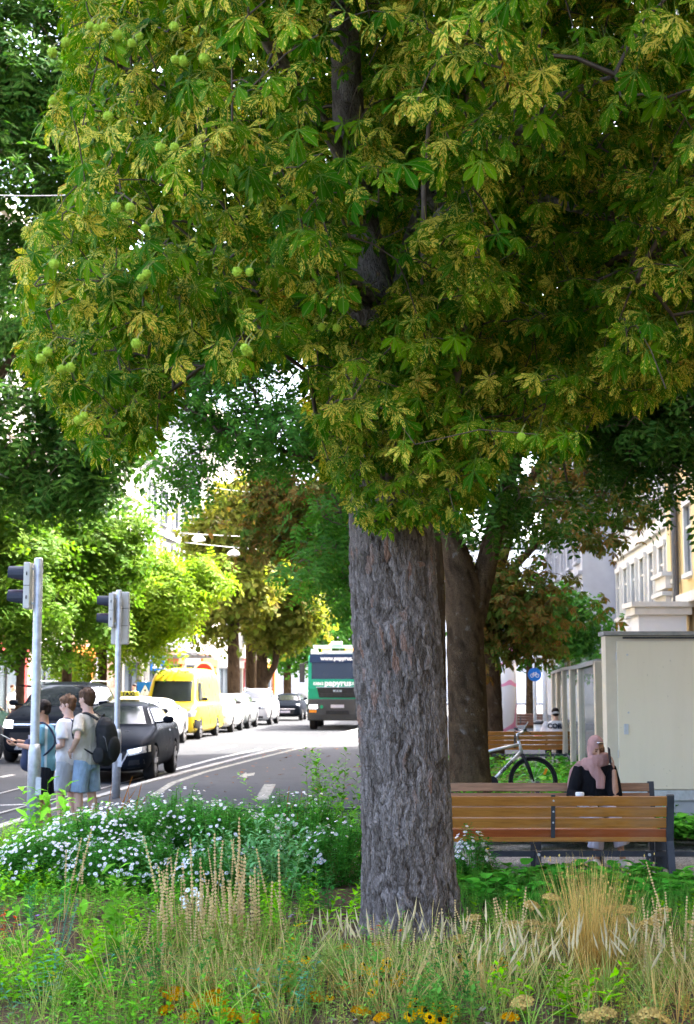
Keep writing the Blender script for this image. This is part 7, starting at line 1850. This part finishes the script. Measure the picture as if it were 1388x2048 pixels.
heads('yarrow', 'ochre yarrow umbels between the two groups of coneflowers', 'flower', [(620, 1985, 8.0), (628, 1996, 7.9), (612, 1992, 8.0), (700, 1978, 8.2), (712, 1982, 8.2), (722, 2022, 7.7), (763, 2035, 7.5), (1020, 2035, 7.5), (690, 1895, 9.0), (755, 1890, 9.1)], YO, 405, .75, group='yarrow clumps')
# -------- black-eyed coneflowers
RUD = [tmesh('flower', daisy(11, .030, (.78, .40, .01), (.022, .012, .008), d_, .65, .34)) for d_ in (.1, .35, .6)]
RDK = [tmesh('flower', daisy(6, .016, (.10, .06, .01), (.02, .012, .008), .8, 1.1, .62))]
LEAFY = [sprig(prs, .3, 11, .08, .2, (.13, .31, .07), (.18, .28, .07), .08) for _ in range(4)]
heads('coneflower', 'black-eyed yellow coneflowers at the left foot of the trunk', 'flower', [(718, 1945, 8.3), (745, 1942, 8.2), (770, 1935, 8.3), (800, 1950, 8.2), (730, 1930, 8.5), (760, 1962, 8.1), (790, 1965, 8.1), (705, 1960, 8.2), (815, 1958, 8.2), (775, 1925, 8.5), (745, 1985, 7.9), (700, 1935, 8.5)], RUD, 411, .85, 'flower', group='black-eyed coneflowers', facing=(0, -.7, .8), fol=LEAFY, nf=40)
heads('coneflower', 'black-eyed yellow coneflowers at the bottom of the bed', 'flower', [(830, 2010, 7.5), (850, 2022, 7.4), (875, 2012, 7.5), (860, 2035, 7.3), (820, 2030, 7.4), (880, 2040, 7.3), (838, 2005, 7.6), (905, 2020, 7.5), (895, 2032, 7.4)], RUD, 412, .95, 'flower', group='black-eyed coneflowers', facing=(0, -.7, .8), fol=LEAFY, nf=46)
heads('coneflower', 'black-eyed coneflowers beside the right tan seed spikes', 'flower', [(580, 1918, 8.6), (612, 1917, 8.6), (578, 1945, 8.4), (600, 1998, 7.9), (590, 2015, 7.8), (575, 1975, 8.1), (660, 1995, 8.0)], RUD, 413, .8, 'flower', group='black-eyed coneflowers', facing=(0, -.6, .8), fol=LEAFY, nf=24)
heads('coneflower', 'black-eyed coneflowers right of the trunk among the seed spikes', 'flower', [(918, 1915, 8.8), (935, 1930, 8.6), (960, 1925, 8.6), (1005, 1928, 8.6), (990, 1935, 8.5), (1010, 1918, 8.7)], RUD, 414, .85, 'flower', group='black-eyed coneflowers', facing=(0, -.6, .8), fol=LEAFY, nf=24)
heads('coneflower', 'spent dark coneflower heads among the yellow ones', 'flower', [(835, 2000, 7.6), (740, 1925, 8.5), (690, 1945, 8.4), (820, 1960, 8.1), (905, 2008, 7.6), (720, 1958, 8.2), (775, 1955, 8.1)], RDK, 415, 1.0, 'flower', fol=LEAFY, nf=10)
# -------- white daisies, small coloured flowers
DS = [tmesh('flower', daisy(14, .019, (.86, .86, .84), (.65, .48, .05), .05, .25, .3))]
heads('white_daisy', 'cluster of pure white daisies above the tan seed spikes', 'flower', [(375, 1780, 10.0), (385, 1790, 10.0), (395, 1788, 10.0), (402, 1793, 10.0), (365, 1797, 10.0), (372, 1805, 10.0), (398, 1806, 9.9), (368, 1812, 9.9), (400, 1818, 9.9), (390, 1779, 10.1)], DS, 421, .95, 'flower', facing=(0, -.8, .6), fol=LEAFY, nf=14)
YW = [tmesh('flower', daisy(5, .016, (.75, .62, .01), (.6, .4, .02), .1, .2, .3))]
for i, (lab, pts) in enumerate((('yellow wallflowers beside the coneflowers left of the trunk', [(575, 1883, 9.0), (592, 1850, 9.3), (600, 1848, 9.3), (560, 1895, 8.9), (568, 1917, 8.7), (585, 1876, 9.0), (612, 1846, 9.3)]), ('few yellow flowers low in the green at the left', [(108, 1945, 8.3), (110, 1953, 8.2), (158, 1925, 8.5), (162, 1919, 8.5), (175, 1883, 8.9)]), ('small yellow flowers beside the aster tuft at the trunk', [(975, 1697, 12.0), (1142, 1750, 11.5)]))):
    heads('yellow_flower', lab, 'flower', pts, YW, 430 + i, .85, 'flower', group='small yellow flowers', fol=LEAFY, nf=10)
RD = [tmesh('flower', daisy(7, .022, (.62, .10, .04), (.45, .12, .03), .1, .2, .3))]
heads('red_flower', 'three orange-red flowers at the very foot of the trunk', 'flower', [(742, 1857, 9.6), (758, 1851, 9.6), (800, 1860, 9.6), (810, 1888, 9.4)], RD, 440, .9, 'flower', fol=LEAFY, nf=10)
VL = [tmesh('flower', daisy(7, .016, (.34, .22, .55), (.5, .4, .3), .1, .2, .3))]
heads('violet_flower', 'pale violet flowers scattered above the seed spikes', 'flower', [(307, 1822, 9.8), (326, 1815, 9.8), (260, 1850, 9.6), (585, 1829, 9.8), (580, 1832, 9.8), (75, 1830, 10.0), (42, 1848, 9.8), (874, 1915, 8.8)], VL, 441, .8, 'flower', fol=LEAFY, nf=10)
RL = [sprig(prs, .2, 12, .05, .2, (.45, .07, .04), (.3, .1, .05), .1)]
stemclump('red_leaved_spurge', 'small red-leaved spurge in the green at the left', 22, 9.9, 4, .04, .04, RL, 442)
BL = [sprig(prs, .34, 34, .035, .12, (.09, .25, .16), (.1, .2, .13), .04) for _ in range(3)]
stemclump('blue_spurge', 'blue-green needle-leaved spurge in the green at the left', 100, 9.6, 12, .09, .08, BL, 443)
# -------- grasses
def plume(rs):
    ps = [blade((0, 0, -.35), (0, 0, .02), .0022, (.30, .30, .10))]; L = .15
    for k in range(3):
        a = k * math.pi / 3; w = .0075; x, y = math.cos(a) * w, math.sin(a) * w; c = np.array((.62, .55, .36))
        ps.append(T3([(0, 0, 0), (x, y, L * .3), (0.004, 0, L), (-x, -y, L * .3)], [(0, 1, 2, 3)], c * rs.uniform(.85, 1.1)))
    return tjoin(ps)
PLM = [tmesh('plume', plume(prs)) for _ in range(3)]
GB = [tjoin([blade((0, 0, 0), (prs.normal(0, .12), prs.normal(0, .12), prs.uniform(.22, .42)), .004, c, .1, 3, c2) for _ in range(7)]) for c, c2 in (((.16, .32, .06), (.3, .38, .12)), ((.2, .32, .07), (.45, .40, .17)), ((.28, .32, .1), (.55, .45, .2)))]
def grass_clump(label, px_, d, n, rx, ry, npl, seed, z0=.32):
    t = stemclump('plume_grass', label, px_, d, n, rx, ry, GB, seed, 'grass', 'plume grass tufts', .45, .85); rs = np.random.default_rng(seed + 5)
    for i in range(npl):
        o = link('plume', PLM[i % 3], t); o.location = (rs.normal(0, rx * .9), rs.normal(0, ry), z0 + rs.normal(0, .05)); o.rotation_euler = (rs.normal(0, .28), rs.normal(0, .28), rs.uniform(0, 6)); s = rs.uniform(.7, 1.1); o.scale = (s, s, s)
grass_clump('cream plume grass in front of the trunk base', 830, 8.6, 24, .25, .2, 24, 451, .28)
grass_clump('cream plume grass between the trunk and the dry grass', 1060, 8.2, 34, .28, .25, 38, 453, .26)
grass_clump('cream plume grass right of the dry grass tuft', 1300, 8.2, 34, .28, .25, 34, 455, .26)
grass_clump('short cream plumes left of the trunk base', 665, 8.9, 24, .1, .12, 12, 457, .22)
DG = [tjoin([blade((0, 0, 0), (prs.normal(0, .10), prs.normal(0, .08), prs.uniform(.45, .72)), .0025, (.38, .25, .08), .0, 2, (.60, .44, .18)) for _ in range(6)]) for _ in range(4)]
STRAW = [tjoin([blade((0, 0, 0), (prs.normal(0, .09), prs.normal(0, .08), prs.uniform(.2, .42)), .0028, (.42, .30, .11), .05, 2, (.66, .52, .26)) for _ in range(6)]) for _ in range(4)]
for i, (px_, d, n, lab) in enumerate(((380, 8.0, 26, 'short straw tuft under the big clump of seed spikes'), (520, 8.2, 22, 'short straw tuft beside the left coneflowers'), (960, 8.3, 30, 'straw tuft among the plume grass right of the trunk'), (1290, 8.8, 34, 'straw tuft behind the right tan yarrow'), (1080, 9.2, 26, 'straw tuft behind the plume grass'), (760, 8.0, 20, 'straw tuft between the coneflower groups'), (1370, 8.0, 26, 'straw tuft at the right edge'))):
    stemclump('straw_tuft', lab, px_, d, n, .14, .12, STRAW, 750 + i, 'grass', 'straw tufts', .7, 1.15, .4)
t = stemclump('dry_grass_tuft', 'tall golden dry grass tuft right of the trunk', 1185, 8.7, 70, .06, .06, DG, 461, 'grass', None, .8, 1.1, .25)
SEED = tmesh('seed_grain', T3([(0, 0, -.008), (.005, 0, 0), (0, 0, .008), (-.005, 0, 0)], [(0, 1, 2, 3)], (.55, .42, .16)))
rs = np.random.default_rng(5)
for i in range(120):
    o = link('seed_grain', SEED, t); o.location = (rs.normal(.02, .17), rs.normal(0, .1), rs.uniform(.42, .72)); o.rotation_euler = (0, 0, rs.uniform(0, 3)); s = rs.uniform(.8, 1.3); o.scale = (s, s, s)
# -------- ground cover
def hue(P, rs, dry):
    a = fbm(P[:, 0] * 1.3 + 9, P[:, 1] * 1.3, 2, 61); k = np.clip((a - .42) * 5, 0, 1) * dry + rs.uniform(0, .35, len(P)) * dry
    t = rs.uniform(.7, 1.4, (len(P), 1)) * (1 + k[:, None] * np.array([[1.3, .12, .25]])); return t
def cover(name, label, n, xr, yr, temps, seed, smin=.6, smax=1.2, mask=None, z=SOILZ, thr=.33, dry=.5):
    rs = np.random.default_rng(seed); P = np.stack([rs.uniform(*xr, n), rs.uniform(*yr, n), np.full(n, z)], 1)
    k = fbm(P[:, 0] * 1.8 + seed, P[:, 1] * 1.8, 3, seed) > thr
    if mask is not None: k &= mask(P[:, 0], P[:, 1])
    P = P[k]; n = len(P)
    o = scatterc(name, P, rs.uniform(0, 6.28, n), rs.uniform(smin, smax, n), temps, rs, None, rs.normal(0, .15, (n, 2)), 'stuff', hue(P, rs, dry)); return tag(o, label, 'ground cover')
BIGL = [tjoin([place(leafc(.11 * prs.uniform(.7, 1.1), .42, np.array((.07, .26, .045)) * prs.uniform(.8, 1.3), .3, 3, ((0, .5), (.3, 1), (.7, .85), (1, .1))), (0, 0, prs.uniform(.06, .18)), k * 1.3 + prs.uniform(-.3, .3), R(prs.uniform(-5, 45))) for k in range(5)]) for _ in range(4)]
cover('large_leaf_cover', 'dark green broad-leaved ground cover in front of the low rail', 1000, (.75, 4.2), (11.2, 12.75), BIGL, 501, .6, 1.15)
SMALL = [sprig(prs, .17, 8, .055, .24, (.13, .38, .05), (.14, .28, .05), .12) for _ in range(4)]; FERNY = [sprig(prs, .2, 16, .03, .12, (.10, .33, .07), (.12, .26, .06), .12) for _ in range(3)]; MEDG = [sprig(prs, .26, 10, .08, .24, (.12, .36, .05), (.14, .28, .05), .1) for _ in range(3)]
left = lambda x, y: (x < -.35 + (y - 8) * .02) & (x > kx(y) + .6)
cover('low_herb_cover', 'mixed low green herbs filling the left of the bed', 3800, (-4, .2), (7.0, 12.4), SMALL + MEDG, 502, .4, .95, left, SOILZ, .36, .6)
cover('feathery_herb_cover', 'fine feathery green herbs right of the trunk', 1900, (.7, 3.2), (9.8, 12.2), FERNY, 503, .7, 1.3)
cover('mixed_stem_cover', 'olive green stems and leaves filling the front of the bed', 2800, (-1.9, 2.8), (7.2, 9.4), FEATH + LEAFY, 504, .25, .6, None, SOILZ, .33, 1.0)
cover('meadow_grass', 'thin grass blades among the flowers at the front', 330, (-2.4, 2.8), (7.2, 9.8), GB, 505, .35, .85)
cover('back_herb_cover', 'green herbs behind the asters up to the bike path rail', 2400, (-4, .8), (13.5, 17.6), SMALL + MEDG, 506, .8, 1.5, lambda x, y: (x > kx(y) + .6) & (y < np.where(x < -2.0, 16.2, 17.6)))
cover('strip_herb_cover', 'low green plants in the strip around the bicycle', 1500, (1.0, 4.7), (16.8, 30.6), SMALL + MEDG + BIGL, 507, .9, 1.7)
cover('bench_herb_cover', 'green leaves under the far bench', 380, (1.2, 4.6), (15.6, 16.7), BIGL, 508, 1.0, 1.6)
cover('trunk_weed_cover', 'tufts of weeds at the foot of the forked ash', 60, (1.25, 2.1), (19.2, 19.9), SMALL, 509, 1.2, 2.2)
